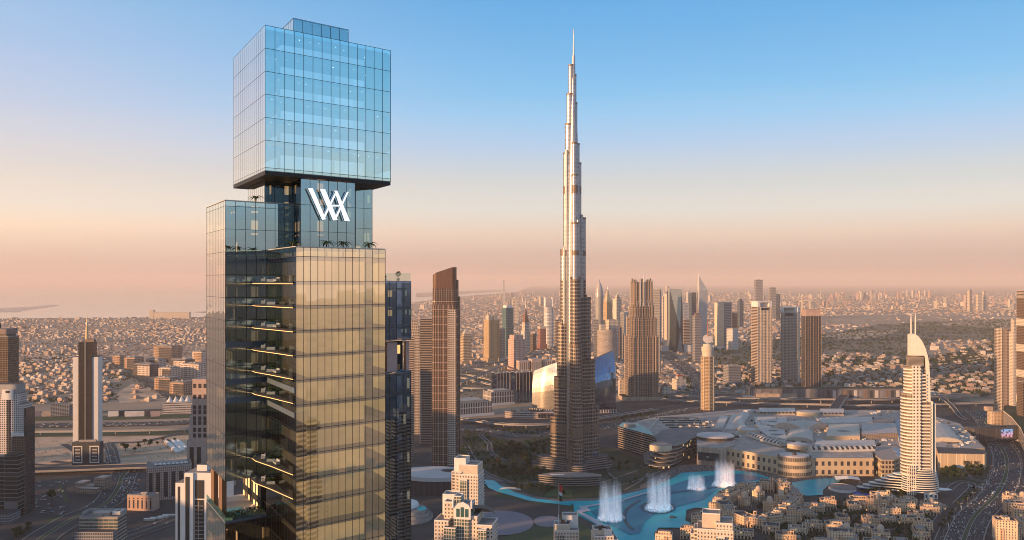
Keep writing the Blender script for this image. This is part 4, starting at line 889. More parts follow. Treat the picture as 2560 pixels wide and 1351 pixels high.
for q in (-.5, -.31, -.12, .07, .22): b.box(q * w + 3, q * w + 4, -w * .45 - .8, -w * .45 - .02, 0, ZT(762, y))
for k in range(22): b.prism(scale(P, 1.012, (0, 0)), 8 + k * 14.6, 9 + k * 14.6, 0, 0, 0)
b.build('rib_wall', plain('bronze_rib', (.52, .37, .27), .4, .4), t)
for k, (a, v) in enumerate(((.44, 700), (.5, 742))): B().box(w * a - 4, w * a + 2.5, -w * .1, w * .3, 0, ZT(v, y), 0, 0).build('side_bay', F_BRONZE, t)
B().box(w * .12, w * .44, -w * .47, -w * .451, 0, ZT(775, y), 0).build('balcony_stack', F_BALC, t)

# towers along the highway
SUNF = plain('gold_cap', (.62, .50, .36), .5)
for a in (
 ('stepped_gable_tower', 'beige striped tower with a stepped pointed crown, leftmost along the highway', 1148, 1180, 822, 912, None, 25, 1, F_BEIGE, None, 'tower', .12, (('step', .8, 10), ('step', .72, 9), ('pyr', SUNF, 22), ('podium', 1.3, 14))),
 ('twin_crown_tower', 'broad golden-brown tower with two pale crown turrets', 1208, 1249, 800, 905, None, 28, 1, F_GOLD, None, 'tower', .1, (('fins', 6, 1.5, F_GOLD), ('cap', .3, 10, SUNF), ('podium', 1.2, 16))),
 ('pink_flats_tower', 'narrow pink tower squeezed behind the golden twin-crowned one', 1246, 1263, 823, None, 3950, 25, 1, F_PINK, None, 'tower', 0, ()),
 ('green_glass_tower', 'green glass tower with a white chamfered cap', 1255, 1284, 770, None, 4200, 30, 1, F_GREEN, None, 'tower', 0, (('cap', .8, 12, M_WHITE), ('slabs', 210, 100, .4, M_WHITE))),
 ('red_grid_tower', 'pale tower with red square windows and a chamfered top', 1270, 1312, 838, 925, None, 33, .8, F_REDG, None, 'tower', 0, (('podium', 1.12, 10), ('step', .82, 16))),
 ('brick_spire_tower', 'silver-white tower ending in a brown pyramid and a thin spire', 1302, 1326, 770, None, 4350, 32, 1, F_CREAM, F_SILV, 'tower', 0, (('step', .8, 40), ('pyr', plain('brown_spire', (.24, .12, .08), .6), 72), ('spire', 60, 1.4))),
 ('fin_capped_tower', 'pale round-fronted tower between two tall white fins', 1358, 1385, 768, None, 4700, 20, 1, F_SILV, None, 'tower', .3, (('slabs', 20, 20, .8, M_WHITE),)),
 ('red_brown_tower', 'red-brown tower with a flared crown and base', 1345, 1365, 822, None, 4600, 20, 1, F_RED, None, 'tower', 0, (('cap', 1.15, 12, SUNF), ('podium', 1.3, 30))),
 ('brown_wedge_tower', 'small brown tower between the spire tower and the red-brown one', 1324, 1341, 836, None, 4500, 40, 1, F_BROWN, None, 'tower', 0, ()),
 ('pale_sliver_tower', 'thin pale tower half hidden by the supertall on its left side', 1386, 1398, 800, None, 4900, 10, 1, F_STRIPE, None, 'tower', 0, ()),
 ('mid_slab_tower', 'cream slab far behind the green glass tower', 1280, 1296, 748, None, 7400, 10, .6, F_CREAM, None, 'tower', 0, ()),
 ('far_mast_tower', 'lone hazy tower standing out above the distant harbour', 1257, 1262, 701, None, 12500, 10, 1, F_SILV, None, 'tower', 0, ()),
 ('golden_pyramid_tower', 'golden tower with a tall pointed pyramid crown', 1508, 1530, 722, None, 4500, 30, 1, F_GOLD, None, 'tower', 0, (('step', .94, 16), ('pyr', plain('gold_pyramid', (.66, .48, .26), .4, .3), 66), ('spire', 12, 1.2))),
 ('lantern_tower', 'cream tower with a small lantern and mast on its roof', 1532, 1554, 738, None, 4900, 30, 1, F_CREAM, F_CREAMS, 'tower', 0, (('step', .6, 12), ('step', .6, 9), ('spire', 22, 1.2))),
 ('dark_stub_tower', 'small dark tower at the foot of the golden pyramid tower', 1484, 1496, 800, None, 4100, 0, 1, F_GREY, None, 'tower', 0, ()),
 ('cream_cluster_tower', 'stubby cream tower in front of the lantern tower', 1514, 1546, 800, None, 4000, 20, .7, F_CREAM, None, 'tower', 0, ()),
 ('beige_corner_tower', 'beige tower with one sunlit face left of the twin-spired tower', 1550, 1572, 782, None, 4000, 35, .9, F_CREAMS, F_GREY, 'tower', 0, ()),
 ('pale_back_tower', 'pale pink slab rising behind the left side of the twin-spired tower', 1578, 1600, 722, None, 4300, 20, .7, F_CREAMS, None, 'tower', 0, ()),
 ('grey_back_tower', 'tall flat grey slab rising behind the right side of the twin-spired tower', 1633, 1652, 724, None, 3300, -25, .6, F_GREY, None, 'tower', 0, ()),
 ('white_stripe_tower', 'thin pale tower with white edges right of the grey slab', 1645, 1654, 728, None, 5200, 20, .8, F_SILV, None, 'tower', 0, ()),
 ('stepped_grey_tower', 'hazy grey stepped tower left of the faceted glass tower', 1661, 1676, 728, None, 5400, 25, .9, F_GREY, F_CREAMS, 'tower', 0, (('step', .7, 18),)),
 ('grey_grid_tower', 'hazy blue-grey slab right of the faceted glass tower', 1703, 1722, 758, None, 5300, 20, .8, F_SILV, None, 'tower', 0, ()),
 ('thin_mast_tower', 'narrow tower carrying a tall white mast beside the blade tower', 1716, 1725, 730, None, 5600, 20, 1, F_SILV, None, 'tower', 0, (('spire', 74, 2.6, M_WHITE),)),
 ('blue_slab_tower', 'blue-grey slab between the masted tower and the blade tower', 1722, 1741, 732, None, 5000, 25, .8, F_BLUE, None, 'tower', 0, ()),
 ('flat_hat_tower', 'dark square tower with a small arched head in front of the blade tower', 1731, 1753, 790, None, 3900, 15, .9, F_GREY, None, 'tower', 0, (('cap', .6, 11, plain('brown_head', (.20, .13, .10))),)),
 ('sunlit_slab_tower', 'square tower with a bright blank sunlit side and grey front', 1786, 1829, 757, None, 4700, 40, .9, F_GREY, f('blank_cream', (.70, .56, .40), (.5, .4, .3), 3.6, 20, .2, .5), 'tower', 0, (('podium', 1.6, 14, M_WHITE),)),  # sun and shade are put into the cream side and grey front
 ('grey_annex_tower', 'lower grey-blue block leaning on the sunlit slab tower', 1816, 1846, 822, None, 4600, 40, .8, F_SILV, None, 'tower', 0, ()),
 ('dark_annex_tower', 'dark narrow tower just behind the sunlit slab tower', 1830, 1844, 783, None, 5100, 20, 1, F_BROWN, None, 'tower', 0, ()),
 ('blue_glass_tower', 'distant blue-grey tower right of the sunlit slab', 1843, 1859, 748, None, 6800, 20, 1, F_BLUE, None, 'tower', 0, (('step', .6, 14),)),
 ('twin_slab_tower', 'taller of two dark grey slab towers joined by a bridge on the far plain', 1885, 1907, 700, None, 8200, 8, .5, F_GREY, None, 'tower', 0, ()),
 ('twin_slab_tower', 'shorter of two dark grey slab towers joined by a bridge on the far plain', 1922, 1940, 719, None, 8200, 8, .6, F_GREY, None, 'tower', 0, ()),
 ('blue_annex_tower', 'small blue tower right behind the shorter dark slab', 1938, 1950, 736, None, 8300, 8, .8, F_BLUE, None, 'tower', 0, ()),
 ('slit_crown_tower', 'tall cream tower with a dark slot in its white crown, leftmost of three', 1878, 1930, 768, 962, None, 14, .8, F_CREAM, F_STRIPE, 'tower', 0, (('fins', 10, .9, F_CREAMS),)),
 ('shaded_crown_tower', 'grey tower with a white crown slot, in shade in the middle of three', 1952, 2000, 782, 955, None, -26, .8, f('shaded_cream', (.52, .45, .38), (.09, .08, .075), 3.6, 3.2, .55, .55), F_CREAM, 'tower', 0, (('fins', 8, .9, plain('grey_rib', (.36, .34, .32))),)),  # wall is a darker copy of the cream, shade put into its colour
 ('glass_crown_tower', 'bronze and navy glass tower with a pink louvred crown, rightmost of three', 2003, 2053, 790, 972, None, 0, .8, f('navy_ribs', (.14, .115, .10), (.022, .028, .04), 3.8, 4.4, .9, .9, .1), None, 'tower', 0, (('fins', 6, .8, plain('bronze_fin', (.50, .36, .24), .5)), ('cap', .94, 22, F_PINK))),
 ('grey_hotel_block', 'squat grey gridded tower between the round hotel tower and the cream one', 1808, 1852, 914, 965, None, 18, .7, F_GREY, None, 'tower', 0, (('podium', 1.4, 14),)),
 ('red_dome_flats', 'pale flats with a red dome right of the twin-spired tower', 1680, 1716, 935, None, 2850, 20, .8, F_CONDO, None, 'building', 0, (('step', .5, 7), ('pyr', plain('red_dome', (.30, .07, .05)), 8))),
 ('domed_flats', 'round-fronted cream flats with a brown dome below the red-domed ones', 1647, 1678, 958, None, 2680, 10, .8, F_CONDO, None, 'building', .2, (('step', .6, 6), ('pyr', plain('brown_dome', (.20, .08, .06)), 8))),
 ('arched_flats', 'cream flats with an arched roof left of the twin-spired tower', 1545, 1567, 945, None, 2700, 10, .8, F_CONDO, None, 'building', 0, (('step', .7, 6),)),
 ('cream_needle_tower', 'slim cream tower with a mast just left of the grey stepped one', 1655, 1662, 742, None, 5600, 20, 1, F_CREAM, None, 'tower', 0, (('spire', 40, 1.6),)),
 ('rose_slab_tower', 'rose-coloured slab behind the round drum office', 1538, 1552, 812, None, 4200, 20, .8, F_PINK, None, 'tower', 0, (('cap', .6, 6),)),
 ('pale_twin_tower', 'pale blue-grey slab just left of the faceted glass tower, higher than its neighbours', 1664, 1674, 716, None, 6000, 10, .8, F_SILV, F_CREAMS, 'tower', 0, ()),
 ('low_cream_tower', 'short cream tower at the foot of the egg-topped one', 1498, 1512, 812, None, 3950, 15, .8, F_CREAM, None, 'tower', 0, ()),
 ('brown_mid_tower', 'brown mid-height block of flats right of the lantern tower', 1556, 1568, 806, None, 4400, 30, .9, F_RED, None, 'tower', 0, (('cap', .7, 5),)),
 ('hazy_cream_tower', 'hazy cream tower right of the fin-capped one, beside the supertall', 1376, 1390, 782, None, 5600, 20, .8, F_CREAM, None, 'tower', 0, ()),
 ('striped_low_tower', 'low striped tower in front of the blue-grey slabs left of the flat-hatted one', 1704, 1724, 800, None, 4700, 15, .7, F_STRIPE, None, 'tower', 0, (('cap', .5, 6),)),
 ('ribbed_edge_tower', 'ribbed brown tower with a flat louvred top near the right edge', 2486, 2528, 822, 1040, None, 14, .9, F_BALC, None, 'tower', 0, (('fins', 8, .8, plain('tan_rib', (.42, .31, .23))),)),
 ('cream_edge_tower', 'cream balconied shaft stepping up beside the dark tower at the right edge', 2522, 2547, 800, None, 2250, 10, 1, F_CONDO, None, 'tower', 0, (('step', .6, 30),)),
 ('dark_edge_tower', 'dark glass tower with a striped crown cut off by the right edge', 2541, 2600, 745, None, 2150, 5, .7, F_BROWN, None, 'tower', 0, (('cap', .98, 18, F_STRIPE), ('slabs', 60, 62, .8, F_CREAM))),
 ('corner_foot_tower', 'lower dark wing at the foot of the right edge tower', 2542, 2600, 955, None, 2080, 5, .5, F_BROWN, None, 'tower', 0, ()),
 ('far_trio_tower', 'tallest of three hazy towers on the far right plain', 2418, 2430, 722, None, 10500, 15, 1, F_GREY, F_CREAM, 'tower', 0, (('pyr', M_CONC, 14),)),
 ('far_trio_tower', 'squarest of three hazy towers on the far right plain', 2440, 2455, 736, None, 10500, 15, .6, F_CREAM, None, 'tower', 0, ()),
 ('far_trio_tower', 'rightmost of three hazy towers on the far right plain', 2455, 2466, 728, None, 10600, 15, .8, F_CREAM, None, 'tower', 0, ()),
):
    nm, lb, u0, u1, vt, vb, y, rot, ra, m, sd, cat, ch, parts = a
    t = tower(nm, lb, u0, u1, vt, vb, y, rot, ra, m, sd, cat, ch, parts)
    w, d, h = t['_w'], t['_d'], t['_h']
    if nm == 'twin_crown_tower':
        for sx in (-.27, .27):
            B().prism(rect(sx * w - w * .14, sx * w + w * .14, -d * .3, d * .1), h, h + 22, 0, 0).build('turret', SUNF, t)
            for e in (-.12, .12): B().lathe([(2.4, h + 22), (2.4, h + 30), (.3, h + 36)], 6, 0, (sx + e) * w, -d * .1).build('finial', SUNF, t)
    if nm == 'fin_capped_tower':
        for sx in (-.5, .42): B().box(sx * w, sx * w + w * .1, -d * .2, d * .3, 0, h + 50).build('fin', M_WHITE, t)
    if nm == 'red_grid_tower': B().box(w * .1, w * .62, d * .1, d * .6, 0, h * .62, 0, 1).build('lower_wing', [F_REDG, M_ROOF], t)
    if nm in ('slit_crown_tower', 'shaded_crown_tower'):
        b = B(); b.box(-w * .5, -w * .32, -d * .5, d * .5, h + .03, h + 16); b.box(w * .3, w * .5, -d * .5, d * .5, h + .03, h + 16); b.box(-w * .5, w * .5, -d * .5, d * .5, h + 16.02, h + 20); b.box(-w * .31, w * .29, -d * .2, d * .5, h + .03, h + 16); b.build('crown_frame', M_WHITE, t)
        B().box(-w * .25, w * .25, -d * .5 - 1.3, -d * .5 - 1, h - 10, h - 2).build('crown_slot', M_DARK, t)
    if lb.startswith('taller'): B().box(-w * .9, w * 4.2, d * .6, d * 1.6, 60, 95, 0, 1).build('sky_bridge', [F_GREY, M_ROOFD], t)
# custom crowns along the highway
y = 4600; t = thing('egg_top_tower', 'silver tower with a pointed egg-shaped crown', 'tower', (*AT(1498, y), 0)); h = ZT(742, y); r = 10.5 * y / F
B().lathe([(r, 0), (r, h)], 16).build('shaft', f('silver_green', (.46, .44, .42), (.12, .14, .15), 3.8, 5, .5, .95, .2, .2), t)
B().lathe([(r * 1.05, h), (r * .98, h + 18), (r * .8, h + 42), (r * .52, h + 62), (r * .2, h + 76), (.3, h + 92)], 16).build('egg_crown', f('egg_bands', (.56, .50, .46), (.20, .18, .18), 5, 90, .98, .4, .3, .3), t)
y = 3900; t = thing('round_office', 'round drum office with a slanted flat top and ring emblem', 'office tower', (*AT(1517, y), 0)); r = 24 * y / F; h = ZT(826, y)
Q = ell(0, 0, r, r * .8, 32); b = B(); b.strip([(a, c, 0) for a, c in Q], [(a, c, h - c * .12) for a, c in Q], 0, True); b.face([(a, c, h - c * .12) for a, c in Q], 1); b.build('drum', [f('drum_bands', (.50, .42, .36), (.14, .12, .11), 3.8, 60, .99, .45), plain('pink_roof', (.52, .38, .32))], t)
B().lathe([(7, 0), (7.6, .8), (5.4, .8), (5.2, 0)], 20).build('ring_emblem', M_WHITE, t); t.children[-1].location = (-4, -r * .8 - 1, h * .62); t.children[-1].rotation_euler = (R(90), 0, 0)
y = 4500; t = thing('faceted_glass_tower', 'green-grey glass tower faceted like a cut gem', 'office tower', (*AT(1688, y), 0)); h = ZT(722, y); w = 16 * y / F; zm = ZT(822, y)
g1 = f('gem_light', (.33, .34, .31), (.24, .26, .24), 4, 2, .8, .8, .15, .4); g2 = f('gem_dark', (.07, .08, .08), (.04, .055, .06), 4, 2, .8, .8, .12, .4)
T = [(-w, -w * .7, h), (w * .9, -w * .7, h - 4), (w * .9, w * .7, h - 4), (-w, w * .7, h)]; Bm = [(-w * 1.05, -w * .9, 0), (w * 1.05, -w * .9, 0), (w * 1.05, w * .9, 0), (-w * 1.05, w * .9, 0)]; K = (w * .55, -w * 1.05, zm)
uvq = lambda pts: [(p[0] + p[1], p[2]) for p in pts]
b = B()
for tri, m in (((T[0], (-w * 1.02, -w * .85, zm), K), 1), ((T[0], K, T[1]), 0), ((T[1], K, (w * 1.04, -w * .85, zm + 20)), 1), (((-w * 1.02, -w * .85, zm), Bm[0], (w * .2, -w * 1.0, 0), K), 1), ((K, (w * .2, -w * 1.0, 0), Bm[1]), 0), ((K, Bm[1], (w * 1.04, -w * .85, zm + 20)), 1)): b.face(tri, m, uvq(tri))
b.face([T[3], T[0], (-w * 1.02, -w * .85, zm), Bm[0], Bm[3]], 0, uvq([T[3], T[0], (-w * 1.02, -w * .85, zm), Bm[0], Bm[3]])); b.face([T[1], (w * 1.04, -w * .85, zm + 20), Bm[1], Bm[2], T[2]], 1, uvq([T[1], (w * 1.04, -w * .85, zm + 20), Bm[1], Bm[2], T[2]]))
b.face([Bm[2], Bm[3], T[3], T[2]], 1, uvq([Bm[2], Bm[3], T[3], T[2]])); b.face(T, 1); b.build('faceted_shaft', [g1, g2], t)
B().box(-w * 2.2, -w * 1.2, -w, w, 0, 26, 0, 1).build('podium', [F_SILV, M_ROOF], t); B().box(w * 1.2, w * 3.2, -w, w, 0, 34, 0, 1).build('podium', [F_SILV, M_ROOF], t)
y = 5000; t = thing('blade_tower', 'pale tower ending in a slanted blade and a thin spire', 'tower', (*AT(1757, y), 0)); w = 11 * y / F; h = ZT(726, y)
b = B().prism([(-w, -w), (w, -w * .3), (w, w * .3), (-w, w)], 0, h, 0, 1); b.build('shaft', [F_SILV, M_ROOF], t)
b = B(); A = [(-w, -w, h), (w, -w * .3, h), (w, w * .3, h), (-w, w, h)]; Z = [(-w, -w * .6, h + 82), (w * .9, -w * .2, h + 6), (w * .9, w * .2, h + 6), (-w, w * .6, h + 82)]
b.strip(A, Z, 0); b.face(Z, 0); b.build('blade', plain('pale_blade', (.66, .60, .52), .4), t); B().lathe([(2.2, h + 70), (1, h + 105), (.2, h + 128)], 6, 0, -w + 2, 0).build('spire', M_WHITE, t)
for nm, u0, u1 in (): pass
t = thing('frame_building', 'hazy picture-frame-shaped building on the far plain', 'building', (*AT(2015, 9800), 0)); a = 11 * 9800 / F
for q in ((-a, -a + 14, 0, 140), (a - 14, a, 0, 140)): B().box(q[0], q[1], -8, 8, q[2], q[3]).build('upright', SUNF, t)
B().box(-a, a, -8, 8, 140, 154).build('top_bar', SUNF, t); B().box(-a - 30, a + 30, -20, 20, 0, 10).build('base', SUNF, t)
# low offices in front of the interchange
for u0, u1, vt, vb, rot, m, lb, nm in ((1228, 1281, 932, 985, 28, F_NAVY, 'dark glass office block, left of the two joined below the red-grid tower', 'dark_office'), (1277, 1332, 930, 1005, 24, F_NAVY, 'taller dark glass office with pale vertical lines next to the gold glass hall', 'dark_office'),
        (1100, 1230, 1003, 1040, 28, f('white_piers', (.62, .54, .48), (.03, .035, .045), 20, 4.4, .6, .9), 'long white-piered office block nearest the bridge road', 'pier_office'), (1207, 1284, 978, 1012, 28, f('white_piers', (.62, .54, .48), (.03, .035, .045), 20, 4.4, .6, .9), 'smaller white-piered office block behind the long one', 'pier_office')):
    t = tower(nm, lb, u0, u1, vt, vb, None, rot, .75, m, None, 'office block', 0, (('fins', 5, .6, M_CREAM),) if m is F_NAVY else (('cap', .7, 5), ('podium', 1.1, 7, M_WHITE)))
t = thing('long_court_building', 'long low cream courthouse-like building left of the supertall', 'building', (*G(1352, 925), 0), R(22))
for k in range(4): B().box(-100 + k * 52, -56 + k * 52, -16 - (k % 2) * 4, 16, 0, 40 + (k % 2) * 6, 0, 1).build('wing', [f('court_bays', (.58, .45, .35), (.14, .10, .09), 40, 9, .4, .7), plain('court_roof', (.50, .40, .32))], t)
# curved glass halls either side of the supertall
def hall(name, label, u0, u1, v0, v1, y, m, bulge, rz, lean, thr=.35, rib=None):
    t = thing(name, label, 'office building', (*AT((u0 + u1) / 2, y), 0), rz); w = (u1 - u0) * y / F / cos(rz) * .96; n = 14; m_ = 9; G_ = []
    for k in range(n + 1):
        f_ = k / n; x = -w / 2 + w * f_; yy = -bulge * sin(pi * f_); h = ZT(v0 + (v1 - v0) * f_, y)
        G_.append([(x, yy + lean * max(0, j / m_ - thr) ** 2, h * j / m_) for j in range(m_ + 1)])
    b = B()
    for j in range(m_): b.strip([c[j] for c in G_], [c[j + 1] for c in G_], 0, True, False)
    A, Z = [c[0] for c in G_], [c[-1] for c in G_]; back = [(w / 2, 44, 0), (-w / 2, 44, 0)]; bz = [(w / 2, 44, Z[-1][2]), (-w / 2, 44, Z[0][2])]
    b.strip([A[-1]] + back + [A[0]], [Z[-1]] + bz + [Z[0]], 0, False, False); b.face(Z + bz, 1); b.build('glass_wall', [m, M_ROOFD], t)
    r = B()
    for k in range(n):
        for e in (0, .5):
            c = [tuple(p + (q - p) * e for p, q in zip(a, d)) for a, d in zip(G_[k], G_[k + 1])]
            for p, q in zip(c, c[1:]): r.face([(p[0] - .3, p[1] - .4, p[2]), (p[0] + .3, p[1] - .4, p[2]), (q[0] + .3, q[1] - .4, q[2]), (q[0] - .3, q[1] - .4, q[2])])
    r.build('rib_wall', rib or M_STEEL, t); B().box(-w * .5, w * .5, -abs(bulge) - 22, -abs(bulge) - 12, 0, 9, 0, 1).build('entrance_screen', [f('white_portal', (.66, .62, .58), (.05, .05, .05), 12, 7, .7, .8), M_PAVE], t); return t
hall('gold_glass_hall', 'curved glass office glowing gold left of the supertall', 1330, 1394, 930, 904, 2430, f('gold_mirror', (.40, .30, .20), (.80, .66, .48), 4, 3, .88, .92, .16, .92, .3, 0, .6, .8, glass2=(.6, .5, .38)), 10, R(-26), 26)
hall('blue_glass_hall', 'curved glass office reflecting deep blue right of the supertall', 1482, 1541, 904, 880, 2410, f('blue_mirror', (.05, .06, .08), (.22, .38, .56), 4, 3, .90, .95, .08, .96, .3, 0, .6, .8, glass2=(.16, .30, .46)), -6, R(8), 80, .46, plain('navy_rib', (.03, .04, .06), .4))
t = thing('crescent_block', 'low beige crescent-shaped block with a planted roof below the gold glass hall', 'building', (*G(1320, 1046), 0))
Q = [(-60, 4), (-20, -10), (30, -14), (66, -6), (66, 22), (-58, 30)]; B().prism(Q, 0, 17, 0, 1).build('body', [f('crescent_bands', (.56, .44, .36), (.10, .09, .10), 5.5, 60, .99, .4), M_PAVE], t)
for k in range(5): B().box(26 + k * 8, 31 + k * 8, -15.5, -14.2, 3, 14).build('window', M_DARK, t)
for k in range(14): b = B().leafball((random.uniform(-50, 40), random.uniform(2, 22), 19), 3.5, 50, .9); b.build('roof_tree', M_LEAF[k % 3], t)

# twin-spired residential tower
y = 2640; mpx = y / F; x = AT(1607, y)[0]
t = thing('twin_spire_tower', 'ribbed grey and bronze tower with stepped shoulders and two thin masts', 'tower', (x, y + 30, 0), R(8))
SP = f('spired_bays', (.40, .30, .23), (.022, .024, .03), 7.2, 5.2, .76, .84, .12, .1); SB = f('spired_blue', (.40, .34, .30), (.03, .04, .055), 7.2, 5, .74, .8, .1, .15)
for k, (hw, v, sc) in enumerate(((42, 1000, 0), (37, 843, 0), (33, 795, 0), (27, 768, 0), (24, 706, 0))):
    w = hw * mpx; z1 = ZT(v, y); z0 = 0 if k < 2 else ZT((1000, 843, 795, 768, 706)[k - 1], y) - 2
    P = rrect(w * 2, w * 1.9, w * .45, 4) if k else rrect(w * 2, w * 1.9, w * .5, 5)
    B().prism(P, z0, z1, 0, 1).build('base_drum' if k == 0 else 'tier', [SB if k == 0 else SP, M_ROOF], t)
    if k:
        b = B(); n = 12
        for i in range(n):
            px, py = P[int(i * len(P) / n)]; b.obox(px * 1.01, py * 1.01, 2.0, 2.0, z0, z1 + 5, math.atan2(py, px))
        for i in range(n // 2): b.box(-w * .8 + i * w * 1.6 / 5 - .7, -w * .8 + i * w * 1.6 / 5 + .7, -w * .95 - 1.4, -w * .95 - .02, z0, z1 + 3)
        b.build('rib_wall', plain('bronze_pier', (.38, .29, .22), .5), t)
w = 24 * mpx; z = ZT(706, y); b = B()
for k in range(8): b.lathe([(2.6, ZT(768, y)), (2.6, z + 8 + 3 * (k % 2))], 7, 0, w * .95 * cos(k * pi / 4 + .4), w * .95 * sin(k * pi / 4 + .4))
b.build('crown_pier', plain('dark_pier', (.16, .14, .13), .5), t)
for s in (-.2, .2): B().lathe([(1.3, ZT(843, y)), (1.3, z), (.7, ZT(675, y))], 6, 0, s * w - 6, -w * 1.02).build('mast', M_WHITE, t)
b = B()
for s in (-.5, .1, .7):
    for e in (-1, 1): b.tube([(s * w - 6 - e * 5, -w * 1.03, ZT(775, y)), (s * w - 6 + e * 5, -w * 1.03, ZT(750, y))], .5, 4)
b.build('lattice', M_STEEL, t); B().prism(rrect(130, 90, 30, 6), 0, 12, 0, 1).build('podium', [F_SAND, M_PARK], t)
# round hotel tower with the disc and spire
y = 2430; mpx = y / F; x = AT(1772, y)[0]; r = 15.2 * mpx
t = thing('round_hotel_tower', 'round golden balconied tower topped by a tilted disc and thin spire', 'tower', (x, y + 14, 0)); h = ZT(892, y)
B().lathe([(r, 0), (r, h)], 24, cap=0).build('shaft', f('round_glass', (.30, .22, .14), (.09, .06, .04), 3.7, 2.2, .8, .7), t)
b = B()
for k in range(int(h / 3.9)): b.lathe([(r * .99, 3 + k * 3.9), (r * 1.07, 3.1 + k * 3.9), (r * 1.07, 4.8 + k * 3.9), (r * .99, 4.9 + k * 3.9)], 24)
b.build('balcony_band', plain('gold_balcony', (.60, .42, .24), .7), t)
b = B()
for s in range(8): b.obox(r * 1.08 * cos(s * pi / 4), r * 1.08 * sin(s * pi / 4), 2, 2, 0, h, s * pi / 4)
b.build('pier', M_CREAM, t)
B().lathe([(r * .95, h), (r * .95, h + 14), (r * 1.02, h + 14), (r * 1.02, h + 26), (r * .8, h + 27), (r * .72, h + 34)], 24, cap=0).build('cap', M_CREAM, t)
q = B().lathe([(2, -1), (13.5, 0), (13.5, 2.2), (2, 2.4)], 24, cap=0); q.build('tilted_disc', plain('disc_stripes', (.62, .54, .46), .5), t).location = (0, 0, h + 47); t.children[-1].rotation_euler = (R(58), 0, 0)
B().lathe([(2.5, h + 33), (2.5, h + 46)], 8).build('disc_stem', M_CREAM, t); B().lathe([(1.5, h + 56), (1.3, h + 78), (.3, h + 104)], 6).build('spire', plain('red_spire', (.45, .16, .10)), t)
for o in list(COL.objects):
    if o.parent is None and '_w' in o: clean(o)
# ---------------------------------------------------------------- the supertall
y = 1655; mpx = y / F; BX = AT(1434, y)[0]
t = thing('supertall_tower', 'immense silver stepped skyscraper tapering to a needle, tallest in the city', 'skyscraper', (BX, y, 0))
def steel_fac(name, wall, glass, metal, rough, gx, gz, fh=3.7, bw=1.9):
    return facade(name, wall, glass, fh, bw, gx, gz, rough, metal * .6, rough + .14, spec=.7, wmetal=metal)
S_UP = steel_fac('fluted_steel', (.40, .40, .40), (.20, .21, .23), .75, .28, .6, .5, 7.4, 5)
S_LO = steel_fac('shaded_balcony_steel', (.32, .26, .21), (.018, .021, .027), .35, .25, .80, .66, 6.6, 4.2)  # lower balcony cladding, its colour darkened for the shade down there
S_BAND = plain('louvred_band', (.20, .145, .11), .5, .3)
def zz(v): return ZT(v, y)
wings = {'left': (R(152), [(57, 1045), (48, 945), (41, 810), (33, 625), (26, 383), (21.5, 310), (17.5, 235), (13, 163)]),
         'right': (R(30), [(67, 1018), (56, 903), (45, 745), (32, 545), (20, 408), (15.5, 360), (9.5, 258), (5, 188)]),
         'front': (R(-86), [(60, 1098), (52, 1006), (44, 860), (36, 700), (28, 560), (20, 440), (13, 360)])}
BANDS = [(970, 952), (1085, 1060), (640, 628), (486, 466)]
core = B(); core.lathe([(15, 0), (14, zz(640)), (11.5, zz(470)), (7, zz(320)), (4.6, zz(235)), (2.8, zz(160))], 12, 0); core.build('core_shaft', [S_UP], t)
for nm, (ang, st) in wings.items():
    b = B(); z0 = 0; cap = B()
    for k, (ext, v) in enumerate(st):
        z1 = zz(v); hw = max(3.2, 11.5 - k * 1.12)
        e = ext * mpx; L_ = max(2, (e - hw) / abs(cos(ang))) if nm != 'front' else ext * mpx * 1.05
        P = stadium(hw, L_, ang, 10)
        zs = [z0, z1]
        for vb_, vt_ in BANDS:
            for q in (zz(vb_), zz(vt_)):
                if z0 + 1 < q < z1 - 1: zs.append(q)
        for q in (zz(700),):
            if z0 < q < z1: zs.append(q)
        zs.sort()
        for a, c in zip(zs, zs[1:]):
            m_ = (a + c) / 2; mm = 2 if any(zz(v0) < m_ < zz(v1) for v0, v1 in BANDS) else (0 if m_ > zz(700) else 1)
            b.prism(P, a, c, mm, None, None, True)
        b.face([(px, py, z1) for px, py in ccw(P)], 3)
        cap.prism(stadium(hw + .25, L_, ang, 10), z1 - 2.2, z1 + 1.2, 0, None, None, True)
        for j in range(2):                            # tubes that ride up beside each setback
            if k > 4: break
            px, py = (L_ * .82 - j * 2) * cos(ang) + (hw * .8) * (1 - 2 * j) * -sin(ang), (L_ * .82 - j * 2) * sin(ang) + hw * .8 * (1 - 2 * j) * cos(ang)
            b.prism(ell(px, py, 3.4, 3.4, 10), z0, z1 + 6, 0 if z1 > zz(700) else 1, 3, None, True)
        z0 = z1
    w_ = b.build('wing', [S_UP, S_LO, S_BAND, M_ROOF], t); cap.build('parapet', S_BAND, w_)
B().lathe([(2.9, zz(162)), (2.6, zz(140)), (1.7, zz(139)), (1.5, zz(112)), (1.1, zz(111)), (1.0, zz(86)), (.5, zz(72))], 10, 0).build('spire', plain('spire_steel', (.50, .48, .46), .35, .6), t)
for nm, ang in (('left', R(152)), ('right', R(30)), ('front', R(-86))):
    B().prism(stadium(20, 66, ang, 10), 0, 11, 0, 1).prism(stadium(17, 58, ang, 10), 11, 24, 0, 1).build('podium', [f('podium_bands', (.30, .25, .21), (.04, .045, .05), 4, 60, .99, .55), M_ROOFD], t)
for k, (u, v) in enumerate(((1401, 1166), (1476, 1172))):
    t = thing('glass_pavilion', 'round glass pavilion at the supertall foot, %s of its front wing' % ('left' if k == 0 else 'right'), 'pavilion', (*G(u, v), 0))
    B().lathe([(15, 0), (15, 32)], 20).build('drum', F_BLUE, t); B().lathe([(16, 32), (16, 33.5), (13, 35)], 20, cap=0).build('roof', M_ROOF, t)
